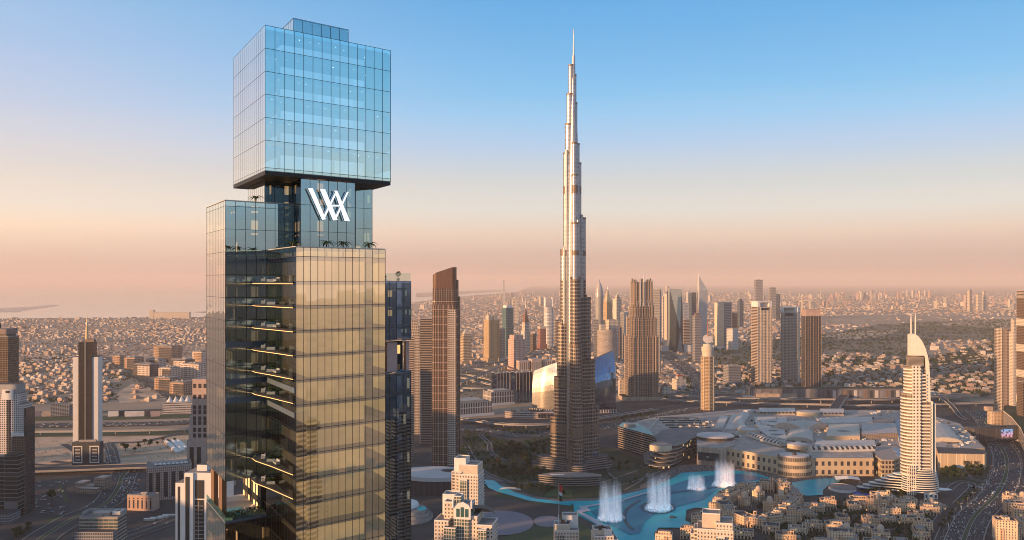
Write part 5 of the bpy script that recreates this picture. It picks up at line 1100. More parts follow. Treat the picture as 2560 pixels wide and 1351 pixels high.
t = thing('crescent_hotel', 'long low crescent building with striped decks and roof pool before the supertall', 'building', (*G(1424, 1214), 0))
Q = [(-52, 2), (-30, -9), (0, -14), (30, -12), (52, -4), (48, 8), (10, 22), (-30, 18)]; b = B()
Q = ccw(spline(Q + [Q[0]], 4)[:-1])
B().prism(scale(Q, .96), 0, 17, 0, 1).build('body', [F_NAVY, M_PAVE], t)
for k in range(5): B().prism(scale(Q, 1 + .012 * k), 2 + k * 3.7, 3.4 + k * 3.7, 0, 0, 0).build('deck_band', plain('deck_bronze', (.30, .24, .20), .7), t)
B().face([(x_, y_, 17.6) for x_, y_ in ell(22, 1, 15, 5, 20)]).build('roof_pool', M_LAKE, t)
for k in range(4): B().obox(-30 + k * 6, 3 - k * .5, 4, 10, 17.2, 18.4, R(25), 0).build('roof_skylight', M_WHITE, t)

# ---------------------------------------------------------------- the white sail-topped hotel tower
y = 1450; mpx = y / F; x0 = AT(2306, y)[0]
t = thing('sail_top_tower', 'ivory hotel tower with curved sail crown, twin masts and banded balconies', 'tower', (x0, y + 18, 0), R(-12))
X = lambda u: (u - 2306) * mpx; zz = lambda v: ZT(v, y)
M_IV = plain('ivory', (.74, .68, .57), .55, var=.04)
F_IVB = f('ivory_balcony', (.30, .24, .18), (.07, .05, .04), 5.4, 5, .8, .5, .3); F_IVW = f('ivory_windows', (.74, .68, .57), (.05, .04, .035), 5.4, 5.2, .46, .5)
def lobe(u0, u1, v0, v1, dep, name, m, r=.5):
    w = (u1 - u0) * mpx; cxx = X((u0 + u1) / 2); P = ell(cxx, 0, w / 2, dep, 22); 
    b = B().prism(P, zz(v0), zz(v1), 0, 1, None, True); b.build(name, [m, M_IV], t)
    return P
for u0, u1, v0, v1, dep in ((2267, 2322, 1190, 985, 19), (2274, 2322, 985, 918, 17), (2281, 2320, 918, 890, 14)):
    P = lobe(u0, u1, v0, v1, dep, 'balcony_shaft', F_IVB); b = B()
    if v1 > 900:
        for k in range(int((zz(v1) - zz(v0)) / 5.4)): b.prism(scale(P, 1.05), zz(v0) + k * 5.4, zz(v0) + k * 5.4 + 2.1, 0, 0, 0, True)
        b.build('balcony_band', M_IV, t)
B().box(X(2288), X(2308), -19.5, 4, zz(1190), zz(915), 0, 0).build('window_bay', [F_IVW], t)
P = rect(X(2307), X(2331), -15, 14); B().prism(P, zz(1190), zz(1006), 0, 0).build('right_shaft', F_IVB, t); b = B()
for k in range(int((zz(1006) - zz(1190)) / 5.4)): b.box(X(2308), X(2331), -18, -15.02, zz(1190) + k * 5.4, zz(1190) + k * 5.4 + 2.1, 0, 0, 0)
for k in range(int((zz(925) - zz(1006)) / 5.4)): b.box(X(2308), X(2322), -17, -13.02, zz(1006) + k * 5.4, zz(1006) + k * 5.4 + 2.1, 0, 0, 0)
b.build('balcony_band', M_IV, t); B().box(X(2307), X(2323), -13, 12, zz(1006), zz(918), 0, 0).build('upper_shaft', F_IVB, t)
B().box(X(2332), X(2337), -16, 12, zz(1200), zz(1004)).build('blade_wall', M_IV, t); B().box(X(2337.2), X(2340), -14, 10, zz(1200), zz(1010)).build('dark_slot', M_DARK, t); B().box(X(2340.2), X(2345), -12, 8, zz(1200), zz(1010)).build('edge_wall', M_IV, t)
B().box(X(2282), X(2316), -14.6, 8, zz(918), zz(893)).build('louvre_screen', f('louvres', (.40, .34, .28), (.05, .045, .04), 1.8, 40, 1, .5), t)
prof = [(2286, 890), (2286, 838), (2296, 836), (2304, 842), (2312, 853), (2319, 868), (2325, 888), (2329, 912), (2331, 950), (2332, 1006), (2323, 1006), (2322, 950), (2319, 890)]
b = B(); A = [(X(u), -14, zz(v)) for u, v in prof]; Z = [(X(u), 10, zz(v)) for u, v in prof]
n = len(A); b.face(A[::-1] if False else A, 0); b.face(Z[::-1], 0)
for k in range(n): b.face([A[k], Z[k], Z[(k + 1) % n], A[(k + 1) % n]], 0)
b.build('sail_crown', M_IV, t)
for u in (2290, 2300): B().lathe([(1.2, zz(846)), (1.1, zz(800)), (.5, zz(785))], 8, 0, X(u), -4).build('mast', M_IV, t)
for k in range(11):                                   # bulging banded base
    f_ = k / 10; z = 9 + k * 3.5; ex = 4 * sin(pi * min(1, .35 + f_ * .65)); P = ell(X(2311), -2, (45 - 8 * f_ * f_) * mpx, 24 - 4 * f_, 32)
    B().prism(scale(P, .95), z - 3.4 if k else 0, z, 0, 1, None, True).build('base_storey', [F_NAVY, M_IV], t); B().prism(P, z, z + 1.5, 0, 0, 0, True).build('base_band', M_IV, t)
for k in range(7):                                    # terraces that sweep out to the left
    z = 6 + k * 4.2; l = 84 - k * 9
    Q = ccw(spline([(X(2300), 14), (X(2300) - l * .5, 20), (X(2300) - l, 18), (X(2300) - l * 1.02, 10), (X(2300) - l * .75, 2), (X(2300) - l * .45, 0), (X(2300), -14)], 4))
    tr = B().prism(scale(Q, .97), z - 4.2, z, 0, 1).build('terrace_storey', [F_NAVY, plain('terrace_deck', (.40, .38, .36), .7)], t); B().prism(Q, z, z + 1.5, 0, 0, 0).build('terrace_band', M_IV, t)
b = B()
for k in range(5): b.box(X(2274) + k * 3.2, X(2274) + k * 3.2 + .9, -23.5 + k * .3, -22 + k * .3, 4, 52)
for k in range(8): b.box(X(2274), X(2274) + 15, -23.2, -22.2, 6 + k * 6, 7 + k * 6)
b.build('stair_screen', M_IV, t)
B().prism(ell(X(2352), 4, 24, 9, 20), 10, 11.2, 0, 0, 0).build('entrance_canopy', M_STEEL, t); B().box(X(2313), X(2345), -26, -20, 0, 9.0).build('entrance_block', f('portal_white', (.72, .68, .62), (.06, .06, .07), 9, 7, .4, .6), t)
t = thing('tent_canopy', 'white stretched tent canopy beside the lagoon', 'canopy', (*G(2118, 1206), 0))
b = B(); Q = [(-22, -6, 6), (-2, -12, 9), (20, -8, 6), (22, 6, 8), (2, 12, 6), (-20, 8, 9)]
for k in range(6): b.face([Q[k], Q[(k + 1) % 6], (0, 0, 11.5)])
for k in range(6): b.face([(Q[(k + 1) % 6][0], Q[(k + 1) % 6][1], Q[(k + 1) % 6][2] - .3), (Q[k][0], Q[k][1], Q[k][2] - .3), (0, 0, 11.2)])
b.build('fabric', M_WHITE, t)
for q in Q[::2]: B().lathe([(.3, 0), (.3, q[2] - .2)], 6, 0, q[0] * .97, q[1] * .97).build('pole', M_STEEL, t)
t = thing('garden_terrace', 'round planted terrace with a curved white rim beside the blue pool', 'terrace', (*G(2105, 1225), 0))
B().lathe([(22, 0), (22, 5)], 28, 0, 0, 0, 1, 1.25).build('rim_wall', M_WHITE, t); B().face([(x_, y_, 4.6) for x_, y_ in ell(0, 0, 21.5, 26.5, 28)]).build('deck', M_PAVE, t)

# ---------------------------------------------------------------- the shopping mall
def PG(pts, z): return [G(u, v, z) for u, v in pts]
mx, my = G(1950, 1120, 0); t = MALL = thing('shopping_mall', 'sprawling sand-coloured shopping mall with disc roofs, vaults and a curved lakeside front', 'mall', (mx, my, 0))
def loc(P): return ccw([(a - mx, c - my) for a, c in P])
M_MROOF = plain('mall_roof', (.44, .37, .31), .8, col2=(.25, .215, .19), scale=.06); M_MROOF2 = plain('mall_roof_pale', (.62, .55, .48), .8, scale=.07); M_MSAND = plain('mall_sandstone', (.60, .45, .29), .75, var=.06)
F_MALL = f('mall_stone', (.60, .45, .29), (.50, .37, .23), 60, 3.2, .5, .98, .7, spec=.2); F_MWIN = f('mall_windows', (.60, .45, .29), (.05, .05, .055), 15.5, 11.5, .46, .5); F_MSHOP = f('mall_arcade', (.52, .40, .27), (.05, .04, .035), 8, 6, .62, .62, lit=.12)
def mpart(name, px, z0, z1, m, top=None, ref=None): return B().prism(loc(PG(px, ref if ref is not None else z1)), z0, z1, 0, 1).build(name, [m, top or M_MROOF], MALL)
MROOF = loc(PG([(1640, 1046), (1850, 1028), (2300, 1034), (2400, 1064), (2440, 1116), (2300, 1124), (2020, 1122), (1850, 1096), (1720, 1082)], 27))
mpart('podium', [(1560, 1062), (1640, 1042), (1850, 1024), (2230, 1026), (2300, 1030), (2400, 1060), (2462, 1120), (2300, 1130), (2215, 1134), (2020, 1128), (1850, 1100), (1720, 1085), (1640, 1100)], 0, 27, F_MALL)
mpart('lake_front', [(1800, 1104), (1860, 1100), (1960, 1122), (1975, 1140), (1950, 1144), (1802, 1118)], 0, 33, F_MWIN, M_MROOF); mpart('lake_terrace_wall', [(1800, 1124), (1950, 1152), (1950, 1162), (1798, 1135)], 0, 16, F_MSHOP, M_PAVE)
mpart('east_front', [(2018, 1126), (2180, 1128), (2184, 1146), (2018, 1146)], 0, 33, F_MWIN, M_MROOF); mpart('east_arcade', [(2020, 1158), (2186, 1158), (2186, 1170), (2020, 1170)], 0, 14, F_MSHOP, M_PAVE)
mpart('corner_rotunda', [(2190, 1118), (2210, 1112), (2240, 1116), (2265, 1126), (2262, 1140), (2235, 1150), (2205, 1150), (2188, 1140)], 0, 33, F_MSHOP, plain('rotunda_roof', (.38, .30, .25), .8))
mpart('roof_pond', [(2234, 1120), (2258, 1126), (2262, 1134), (2250, 1142), (2240, 1138), (2242, 1130), (2232, 1126)], 33.1, 33.4, M_MROOF2, plain('blue_roof', (.20, .30, .38), .5))
def drum(name, u, v, ru, z1, m, top, ry=1, z0=0, ov=1.0, dome=1.5):
    x_, y_ = G(u, v, z1); r = ru * y_ / F; P = xf(ell(0, 0, r, r * ry, 36), x_ - mx, y_ - my)
    B().prism(P, z0, z1, 0, None, None, True).build(name, [m], MALL)
    b = B(); c = (x_ - mx, y_ - my); b.prism(scale(P, ov, c), z1, z1 + dome, 0, None, None, True, scale(P, ov * .96, c)); b.prism(scale(P, ov * .96, c), z1 + dome, z1 + dome * 2.2, 0, 0, None, True, scale(P, ov * .12, c)); b.face([(q[0], q[1], z1) for q in scale(P, ov, c)][::-1]); b.build('disc_roof', top, MALL)
DISC = plain('disc_roof', (.52, .45, .41), .45, .15, col2=(.42, .37, .34), scale=.08)
drum('lake_drum', 1986, 1140, 41, 36, f('drum_stone', (.62, .47, .30), (.12, .10, .08), 13, 4, .86, .5), DISC, .8, 0, .9, 2.5); drum('drum_skylight', 1986, 1134, 5, 42, M_DARK, M_DARK, 1, 36)
drum('fashion_drum', 1788, 1090, 47, 42, f('dark_eaves', (.16, .13, .12), (.03, .03, .03), 9, 3, .7, .6), DISC, .9, 27, 1.0, 2.5); drum('small_disc', 1993, 1112, 25, 35, M_MSAND, DISC, .8, 27, 1.0, 2); drum('garden_disc', 1871, 1074, 23, 34, M_MSAND, DISC, .8, 27); drum('back_drum', 2020, 1030, 28, 36, M_MSAND, plain('ring_roof', (.50, .42, .35), .7), .8, 0); drum('dish_roof', 1874, 1027, 16, 32, M_STEEL, DISC, .7, 27)
def vault(name, pts, w, h, z, m, m2, n=7, rib=9):     # curved barrel vault with alternating glazed ribs
    q = spline([tuple(a - c for a, c in zip(G(u, v, z), (mx, my))) for u, v in pts], 8); b = B(); R_ = []
    for i in range(len(q)):
        a = q[max(0, i - 1)]; c = q[min(len(q) - 1, i + 1)]; dx, dy = c[0] - a[0], c[1] - a[1]; l = sqrt(dx * dx + dy * dy); nx, ny = -dy / l, dx / l
        R_.append([(q[i][0] + nx * w / 2 * cos(pi * k / n), q[i][1] + ny * w / 2 * cos(pi * k / n), z + h * sin(pi * k / n)) for k in range(n + 1)])
    for i in range(len(R_) - 1):
        for k in range(n): b.face([R_[i][k], R_[i + 1][k], R_[i + 1][k + 1], R_[i][k + 1]][::-1], 1 if (i % 2 and 0 < k < n - 1) else 0, None, False)
    b.face(R_[0]); b.face(R_[-1][::-1]); b.build(name, [m, m2], MALL)
vault('glass_vault', [(1862, 1038), (1852, 1050), (1848, 1062), (1862, 1078)], 26, 9, 28, M_MROOF2, plain('vault_glass', (.32, .30, .28), .3)); vault('ribbed_vault', [(1876, 1090), (1900, 1098), (1930, 1108), (1962, 1116)], 22, 9, 28, plain('vault_cream', (.62, .54, .44), .5), M_DARK); vault('ribbed_vault', [(2024, 1128), (2080, 1128), (2130, 1127), (2182, 1126)], 20, 9, 33, plain('vault_cream', (.62, .54, .44), .5), M_DARK)
M_VSAND = plain('sand_vault', (.50, .43, .35), .5)
vault('cross_vault', [(1970, 1076), (2008, 1070), (2048, 1076)], 74, 16, 28, M_VSAND, M_VSAND); vault('cross_vault', [(2006, 1062), (2002, 1085), (1998, 1103)], 52, 8, 28, M_VSAND, M_VSAND)
vault('side_vault', [(2340, 1068), (2352, 1085), (2366, 1105)], 60, 9, 28, M_VSAND, M_VSAND)
for nm, px, z1, m, tp in (('white_roof_block', [(1800, 1040), (1820, 1040), (1810, 1062), (1790, 1062)], 34, M_WHITE, M_MROOF2), ('flat_roof', [(1885, 1042), (1968, 1044), (1962, 1080), (1970, 1100), (1920, 1090), (1892, 1070)], 29, M_MROOF2, M_MROOF2), ('strip_roof', [(1830, 1036), (1848, 1036), (1842, 1072), (1812, 1072)], 30, M_MROOF2, M_MROOF2),
        ('sand_hall', [(2072, 1060), (2148, 1060), (2150, 1090), (2066, 1090)], 36, M_MSAND, plain('sunny_roof', (.62, .52, .40), .7)), ('checker_hall', [(2154, 1058), (2238, 1058), (2244, 1082), (2154, 1086)], 38, f('lattice', (.42, .31, .22), (.14, .10, .08), 3, 4, .5, .5), plain('tile_roof', (.52, .44, .36), .7, col2=(.34, .32, .33), scale=.07)),
        ('long_hall', [(1898, 1020), (1988, 1020), (1988, 1030), (1898, 1030)], 35, f('hall_front', (.50, .42, .34), (.05, .045, .04), 14, 9, .8, .6), M_MROOF2), ('long_hall', [(2050, 1022), (2110, 1022), (2110, 1032), (2050, 1032)], 35, f('hall_front', (.50, .42, .34), (.05, .045, .04), 14, 9, .8, .6), M_MROOF2),
        ('walk_roof', [(2236, 1050), (2262, 1050), (2272, 1112), (2250, 1112)], 33, M_MROOF2, plain('blue_walk_roof', (.26, .28, .31), .5)), ('mid_roof', [(2040, 1102), (2186, 1100), (2190, 1114), (2036, 1114)], 31, M_MROOF2, M_MROOF2), ('back_roof', [(2040, 1046), (2180, 1042), (2182, 1056), (2060, 1058)], 31, M_MROOF2, M_MROOF2), ('wavy_hall', [(2186, 1046), (2236, 1044), (2236, 1056), (2184, 1057)], 36, f('lattice', (.42, .31, .22), (.14, .10, .08), 3, 4, .5, .5), M_ROOF)):
    mpart(nm, px, 27, z1, m, tp)
for k, (u, v) in enumerate(((1931, 1054), (1928, 1065), (1932, 1077), (1940, 1087))): B().face([(G(u, v, 29)[0] - mx + a, G(u, v, 29)[1] - my + c, 29.3) for a, c in ell(0, 0, 11, 10, 20)]).build('roof_opening', M_DARK, MALL)
B().face([(G(2108, 1078, 36)[0] - mx + a, G(2108, 1078, 36)[1] - my + c, 36.3) for a, c in ell(0, 0, 15, 9, 20)]).build('roof_opening', M_DARK, MALL)
rn = random.Random(5)
for k in range(70):                                   # rooftop machinery
    u, v = rn.choice(((2050, 1068), (2056, 1085), (2060, 1076), (1700, 1060), (1760, 1055), (2300, 1050), (2390, 1080), (2410, 1100), (2395, 1115), (2200, 1036), (1880, 1062), (2170, 1100), (2000, 1045))); u += rn.uniform(-26, 26); v += rn.uniform(-7, 7); x_, y_ = G(u, v, 28)
    w = rn.uniform(3, 9); B().obox(x_ - mx, y_ - my, w, w * rn.uniform(.4, .8), 27, 28.5 + rn.uniform(1, 4.5), R(-8)).build('roof_unit', rn.choice((M_CREAM, M_CONC, M_WHITE)), MALL)
big = B()
for k in range(520):
    u, v = rn.uniform(1650, 2440), rn.uniform(1044, 1122); x_, y_ = G(u, v, 28)
    if not inpoly((x_ - mx, y_ - my), MROOF): continue
    w = rn.uniform(2, 8); big.obox(x_ - mx, y_ - my, w, w * rn.uniform(.3, .9), 27, 27.8 + rn.uniform(.5, 3), R(-8), rn.randrange(3))
tag(big.build('roof_clutter', [M_CREAM, M_ROOFD, M_WHITE], MALL), kind='stuff')
for k in range(7):                                    # dark louvre rows over the left parking roof
    u0, v0 = 1640 + k * 8, 1046 + k * 6; p, q = G(u0, v0, 27), G(u0 + 105, v0 + 1, 27); B().bar((p[0] - mx, p[1] - my, 28), (q[0] - mx, q[1] - my, 28), 2.2).build('roof_louvre', M_ROOFD, MALL)
p, q = G(1618, 1082, 27), G(1648, 1045, 27); B().bar((p[0] - mx, p[1] - my, 28.5), (q[0] - mx, q[1] - my, 28.5), 1.6).build('roof_beam', M_WHITE, MALL)
# right wing with the name
mpart('sign_wing', [(2340, 1118), (2440, 1122), (2466, 1128), (2462, 1136), (2345, 1134)], 0, 30, F_MALL, M_ROOFD)
SG = [G(2355, 1170), G(2462, 1170)]
def letters(txt, p, q, z, h, m, name, parent, off, depth=.4):
    """Raised block letters along a wall from p to q."""
    S = {'D': [(0, 0, 0, 2), (0, 2, .7, 2), (.7, 2, 1, 1.6), (1, 1.6, 1, .4), (1, .4, .7, 0), (.7, 0, 0, 0)], 'U': [(0, 2, 0, .2), (0, 0.1, 1, .1), (1, .2, 1, 2)], 'B': [(0, 0, 0, 2), (0, 2, .9, 1.9), (.9, 1.9, .9, 1.1), (.9, 1, 0, 1), (1, 1, 1, .1), (1, 0, 0, 0)], 'A': [(0, 0, .5, 2), (.5, 2, 1, 0), (.25, .8, .75, .8)],
         'I': [(.5, 0, .5, 2)], 'M': [(0, 0, 0, 2), (0, 2, .5, .8), (.5, .8, 1, 2), (1, 2, 1, 0)], 'L': [(0, 2, 0, 0), (0, 0, 1, 0)], ' ': [],
         'E': [(0, 0, 0, 2), (0, 2, 1, 2), (0, 1, .8, 1), (0, 0, 1, 0)], 'R': [(0, 0, 0, 2), (0, 2, 1, 1.9), (1, 1.9, 1, 1), (1, 1, 0, 1), (.4, 1, 1, 0)]}
    l = sqrt((q[0] - p[0]) ** 2 + (q[1] - p[1]) ** 2); dx, dy = (q[0] - p[0]) / l, (q[1] - p[1]) / l; st = l / len(txt); w = st * .62; b = B()
    for i, ch in enumerate(txt):
        for x0_, z0_, x1_, z1_ in S[ch]:
            a, c = i * st + x0_ * w, i * st + x1_ * w; b.tube([(p[0] + dx * a + dy * off, p[1] + dy * a - dx * off, z + z0_ * h / 2), (p[0] + dx * c + dy * off, p[1] + dy * c - dx * off, z + z1_ * h / 2)], depth, 4)
    return b.build(name, m, parent)
P = loc(PG([(2345, 1134), (2462, 1136)], 30)); P = sorted(P)
pa = (P[0][0] + (P[1][0] - P[0][0]) * .55, P[0][1] + (P[1][1] - P[0][1]) * .55); pb = (P[0][0] + (P[1][0] - P[0][0]) * .93, P[0][1] + (P[1][1] - P[0][1]) * .93)
letters('DUBAI MALL', pa, pb, 10, 7, M_DARK, 'sign_letters', MALL, .5, .5)
a_ = math.atan2(P[1][1] - P[0][1], P[1][0] - P[0][0])
B().obox(P[0][0] + (P[1][0] - P[0][0]) * .47, P[0][1] + (P[1][1] - P[0][1]) * .47 - .6, 16, .8, 3, 9, a_).build('entrance_sign', M_WHITE, MALL)
# wavy tiered wing at the lake head
WV = [(1612, 1166), (1640, 1174), (1672, 1172), (1698, 1162), (1716, 1150), (1742, 1142), (1790, 1143), (1812, 1138), (1812, 1120), (1700, 1110), (1630, 1120), (1608, 1140)]
for k in range(6):
    Q = loc(spline([G(u, v) for u, v in WV[:8]], 5) + [G(u, v) for u, v in WV[8:]]); Q = scale(Q, 1 - .035 * k); Q = [(a + 3 * k, c + 5 * k) for a, c in Q]
    B().prism(scale(Q, .93), k * 6.3, k * 6.3 + 5, 0, 0).build('tier_storey', f('tier_glass', (.20, .16, .13), (.03, .03, .03), 6, 4, .85, .8, lit=.03), MALL); B().prism(Q, k * 6.3 + 5, k * 6.3 + 6.3, 0, 1).build('tier_deck', [M_CONC, M_PAVE], MALL)
x_, y_ = G(1650, 1112, 46); P = xf(ell(0, 0, 22, 19, 30, R(-160), R(130)), x_ - mx, y_ - my); B().prism(P, 36, 47, 0, 1, None, True).build('crescent_drum', [f('crescent_slots', (.66, .54, .38), (.06, .05, .045), 22, 8, .16, .5), M_ROOF], MALL)
mpart('fashion_front', [(1742, 1098), (1800, 1108), (1838, 1100), (1838, 1112), (1800, 1122), (1742, 1116)], 0, 36, f('fashion_stone', (.42, .34, .27), (.38, .31, .24), 40, 5, .5, .98), M_MROOF)
Pq = loc(PG([(1744, 1118), (1798, 1123)], 36)); Pq = sorted(Pq); a_ = math.atan2(Pq[1][1] - Pq[0][1], Pq[1][0] - Pq[0][0])
SW = B().obox((Pq[0][0] + Pq[1][0]) / 2, (Pq[0][1] + Pq[1][1]) / 2 - 1.2, 40, 1.2, 12, 27, a_).build('shop_window', plain('shop_glass', (.03, .05, .06), .15), MALL)
b = B(); cx_, cz_ = (Pq[0][0] + Pq[1][0]) / 2 + 2, 20; yq = (Pq[0][1] + Pq[1][1]) / 2 - 2.3
tick = [(-6, 1.2), (-5.6, -1.2), (-3.6, -1.8), (6, 1.8), (-2.6, -.2), (-4.6, .1)]
b.face([(cx_ + a, yq, cz_ + c) for a, c in tick][::1]); b.build('tick_emblem', M_WHITE, SW)
t = thing('slab_hotel', 'long dark striped hotel slab with a mint-green roof between supertall and mall', 'building', (*G(1590, 1132), 0)); ox, oy = G(1590, 1132)
Q = [(a - ox, c - oy) for a, c in PG([(1546, 1066), (1556, 1056), (1590, 1058), (1622, 1074), (1636, 1090)], 47)]; Q = ccw(Q)
B().prism(Q, 0, 47, 0, 1).build('body', [F_NAVY, plain('mint_roof', (.34, .50, .42), .6)], t)
for k in range(10): B().prism(scale(Q, 1.03), 3 + k * 4.5, 4.6 + k * 4.5, 0, 0, 0).build('floor_band', plain('taupe_band', (.34, .28, .23), .7), t)
x_, y_ = G(1575, 1064, 50); B().lathe([(13, 47), (13, 53), (11, 54)], 24, 0, x_ - ox, y_ - oy, 1, .8, True, 0).build('roof_drum', M_MROOF, t)
# mall extension beyond the elevated roads, with picture panels
p, q = G(1885, 1004), G(2275, 1004); l = q[0] - p[0]
t = thing('retail_gallery', 'long grey retail block with big picture panels behind the elevated roads', 'building', ((p[0] + q[0]) / 2, p[1] + 20, 0))
B().box(-l / 2, l / 2, -8, 40, 0, 36, 0, 1).build('body', [f('gallery_grey', (.20, .19, .19), (.12, .115, .12), 36, 12, .9, .9), M_PARK], t)
for k in range(15): B().box(-l * .02 + k * l * .034, -l * .02 + k * l * .034 + 10, -8.6, -8.02, 6, 31).build('picture_panel', [plain('panel_dark', (.05, .05, .055), .5), plain('panel_brown', (.22, .15, .12), .6), plain('panel_grey', (.24, .24, .26), .5), plain('panel_white', (.62, .56, .52), .6)][(k * 7) % 4 if k != 9 else 3], t)
t = thing('station_hall', 'low beige railway station roof between the elevated roads and the cream tower', 'building', (*G(1940, 1002), 0)); B().box(-60, 60, -10, 10, 0, 22, 0, 1).build('body', [F_SAND, M_ROOF], t); B().box(-100, -64, -8, 8, 0, 14, 0, 1).build('side_shed', [F_CREAM, M_WHITE], t); roof_plant(t, 100, 16, 22, 6, 2)
# bridge building with the big screen, and the curved wall at the right edge
p = G(2495, 1108); t = thing('bridge_building', 'dark building spanning the boulevard with a glowing picture screen', 'building', (*p, 0), R(10))
B().box(-62, 62, -6, 26, 9, 34, 0, 1).build('body', [f('bridge_slats', (.10, .09, .088), (.06, .055, .055), 60, 5, .6, 1), M_ROOFD], t); B().prism(ell(-4, 10, 34, 5, 24), 34.05, 36, 0, 0, 0).build('roof_light', M_DARK, t)
def screen():
    m, nt, N, L, b = nodes('screen_picture'); uv = N('ShaderNodeUVMap'); sp = N('ShaderNodeSeparateXYZ'); L(uv.outputs[0], sp.inputs[0])
    r = N('ShaderNodeValToRGB'); e = r.color_ramp.elements; e[0].color = (.80, .30, .34, 1); e[1].color = (.10, .35, .65, 1); L(math_(N, L, 'MULTIPLY', sp.outputs[1], 1), r.inputs[0])
    n = noise_(N, L, .22, 3); c = mix(N, L, step(N, L, n, .52, .56), r.outputs[0], (.03, .03, .05)); L(c, b.inputs['Emission Color']); b.inputs['Emission Strength'].default_value = .8; b.inputs['Base Color'].default_value = (.02, .02, .02, 1); return m
B().face([(2, -6.4, 13), (32, -6.4, 13), (32, -6.4, 31), (2, -6.4, 31)], 0, [(0, 0), (1, 0), (1, 1), (0, 1)]).build('screen', screen(), t)
for s in (-1, 1): B().box(s * 56 - 6, s * 56 + 6, -5, 25, 0, 9).build('support', M_CONC, t)
t = thing('curved_car_park', 'tall curved grey podium wall below the right edge towers', 'building', (*G(2545, 1080), 0)); ox, oy = G(2545, 1080)
Q = [(a - ox, c - oy) for a, c in [G(u, v) for u, v in ((2508, 1066), (2530, 1085), (2552, 1115), (2566, 1150), (2640, 1150), (2640, 1060), (2560, 1040), (2512, 1052))]]; B().prism(Q, 0, 38, 0, 1).build('body', [f('podium_grey', (.26, .23, .21), (.20, .18, .17), 8, 40, .98, .4), M_PARK], t); B().prism(scale(Q, 1.01), 36, 39, 0).build('parapet', M_CREAM, t)
t = thing('round_corner_block', 'small round-cornered tan block where the boulevard meets the elevated roads', 'building', (*G(2488, 1062), 0)); B().prism(rrect(34, 26, 9, 5), 0, 34, 0, 1).build('body', [F_SAND, M_ROOF], t); B().prism(rrect(20, 14, 4, 4, -12, 8), 34, 44, 0, 1).build('roof_storey', [F_SAND, M_ROOF], t)

# ---------------------------------------------------------------- pavilions at lower middle
t = thing('oval_hall', 'dark oval hall with a broad white roof cut by a leaf-shaped opening', 'building', (*G(1085, 1236), 0)); Q = ell(0, 28, 62, 44, 44, 0, 2 * pi, R(-6))
B().prism(Q, 0, 26, 0, None, None, True).build('wall', f('oval_bronze', (.06, .055, .055), (.04, .038, .04), 26, 2, .6, .98), t)
b = B(); b.prism(scale(Q, 1.04), 26, 31, 0, None, 0, True); 
hole = ell(30, 38, 22, 13, 22, 0, 2 * pi, R(-12)); b.face([(x_, y_, 31) for x_, y_ in scale(Q, 1.04)]); b.build('roof', plain('white_shell', (.50, .48, .46), .6, col2=(.42, .41, .40), scale=.03), t)
B().face([(x_, y_, 31.3) for x_, y_ in hole]).build('roof_opening', M_DARK, t); B().prism(scale(Q, 1.055), 24.5, 26.2, 0, 0, 0, True).build('eaves', M_STEEL, t)
t = thing('curved_pool_club', 'curved white pool clubhouse with stepped decks at the skyscraper foot', 'building', (*G(1050, 1300), 0))
for k in range(3): B().prism(ell(-16, 10, 34 - 5 * k, 40 - 6 * k, 26, R(-80), R(110)), k * 5, k * 5 + 5, 0, 1).build('tier', [M_CONC, M_PAVE], t)
B().face([(x_, y_, 15.4) for x_, y_ in ell(2, 6, 7, 13, 18)]).build('pool_water', M_LAKE, t); B().lathe([(22, 15), (20, 19), (8, 22)], 20, 0, -26, 26, 1, 1.2, True, 0).build('roof_shell', M_WHITE, t)
t = thing('flag_pole', 'tall pole with a limp red, white, green and black flag on the lakeside lawn', 'flag', (*G(1397, 1308), 0)); B().lathe([(.6, 0), (.35, 58)], 8).build('pole', M_STEEL, t)
b = B(); cols = [plain('flag_red', (.55, .03, .03)), plain('flag_green', (.02, .22, .05)), plain('flag_white', (.7, .7, .7)), plain('flag_black', (.02, .02, .02))]
for k, (z0, z1, m) in enumerate(((46, 57, 0), (41, 46, 2), (33, 41, 3), (37, 40, 1))):
    for s in range(3): b.face([(.6 + s * 1.5, .5 * sin(s * 2), z0 - s * .8), (2.1 + s * 1.5, .5 * sin(s * 2 + 2), z0 - s * .8 - .8), (2.1 + s * 1.5, .5 * sin(s * 2 + 2), z1 - s * .8 - .8), (.6 + s * 1.5, .5 * sin(s * 2), z1 - s * .8)], m)
b.build('flag_cloth', cols, t)
t = thing('footbridge', 'low white footbridge over the canal', 'footbridge', (*G(1276, 1229), 0), R(-10)); q = [(-18 + k * 4, 0, 3 + 2.5 * sin(pi * k / 9)) for k in range(10)]; B().ribbon(q, 5).build('deck', M_WHITE, t)
for s in (-1, 1): B().tube([(a, s * 2.4, c + 1) for a, _, c in q], .25, 5).build('handrail', M_WHITE, t)
t = thing('boat', 'small dark boat on the turquoise lake', 'boat', (*G(1682, 1297), 1.6), R(10)); B().prism([(-5, -1.4), (3, -1.4), (6, 0), (3, 1.4), (-5, 1.4)], 0, 1.3, 0, 0).build('hull', plain('boat_brown', (.10, .06, .04)), t); B().box(-3.5, 2, -1.1, 1.1, 3, 3.3, 0, 0, 0).build('awning', M_DARK, t)
for s in (-1, 1): B().box(-3.2, -3, s * .9 - .1, s * .9 + .1, 1.3, 3).build('post', M_DARK, t)
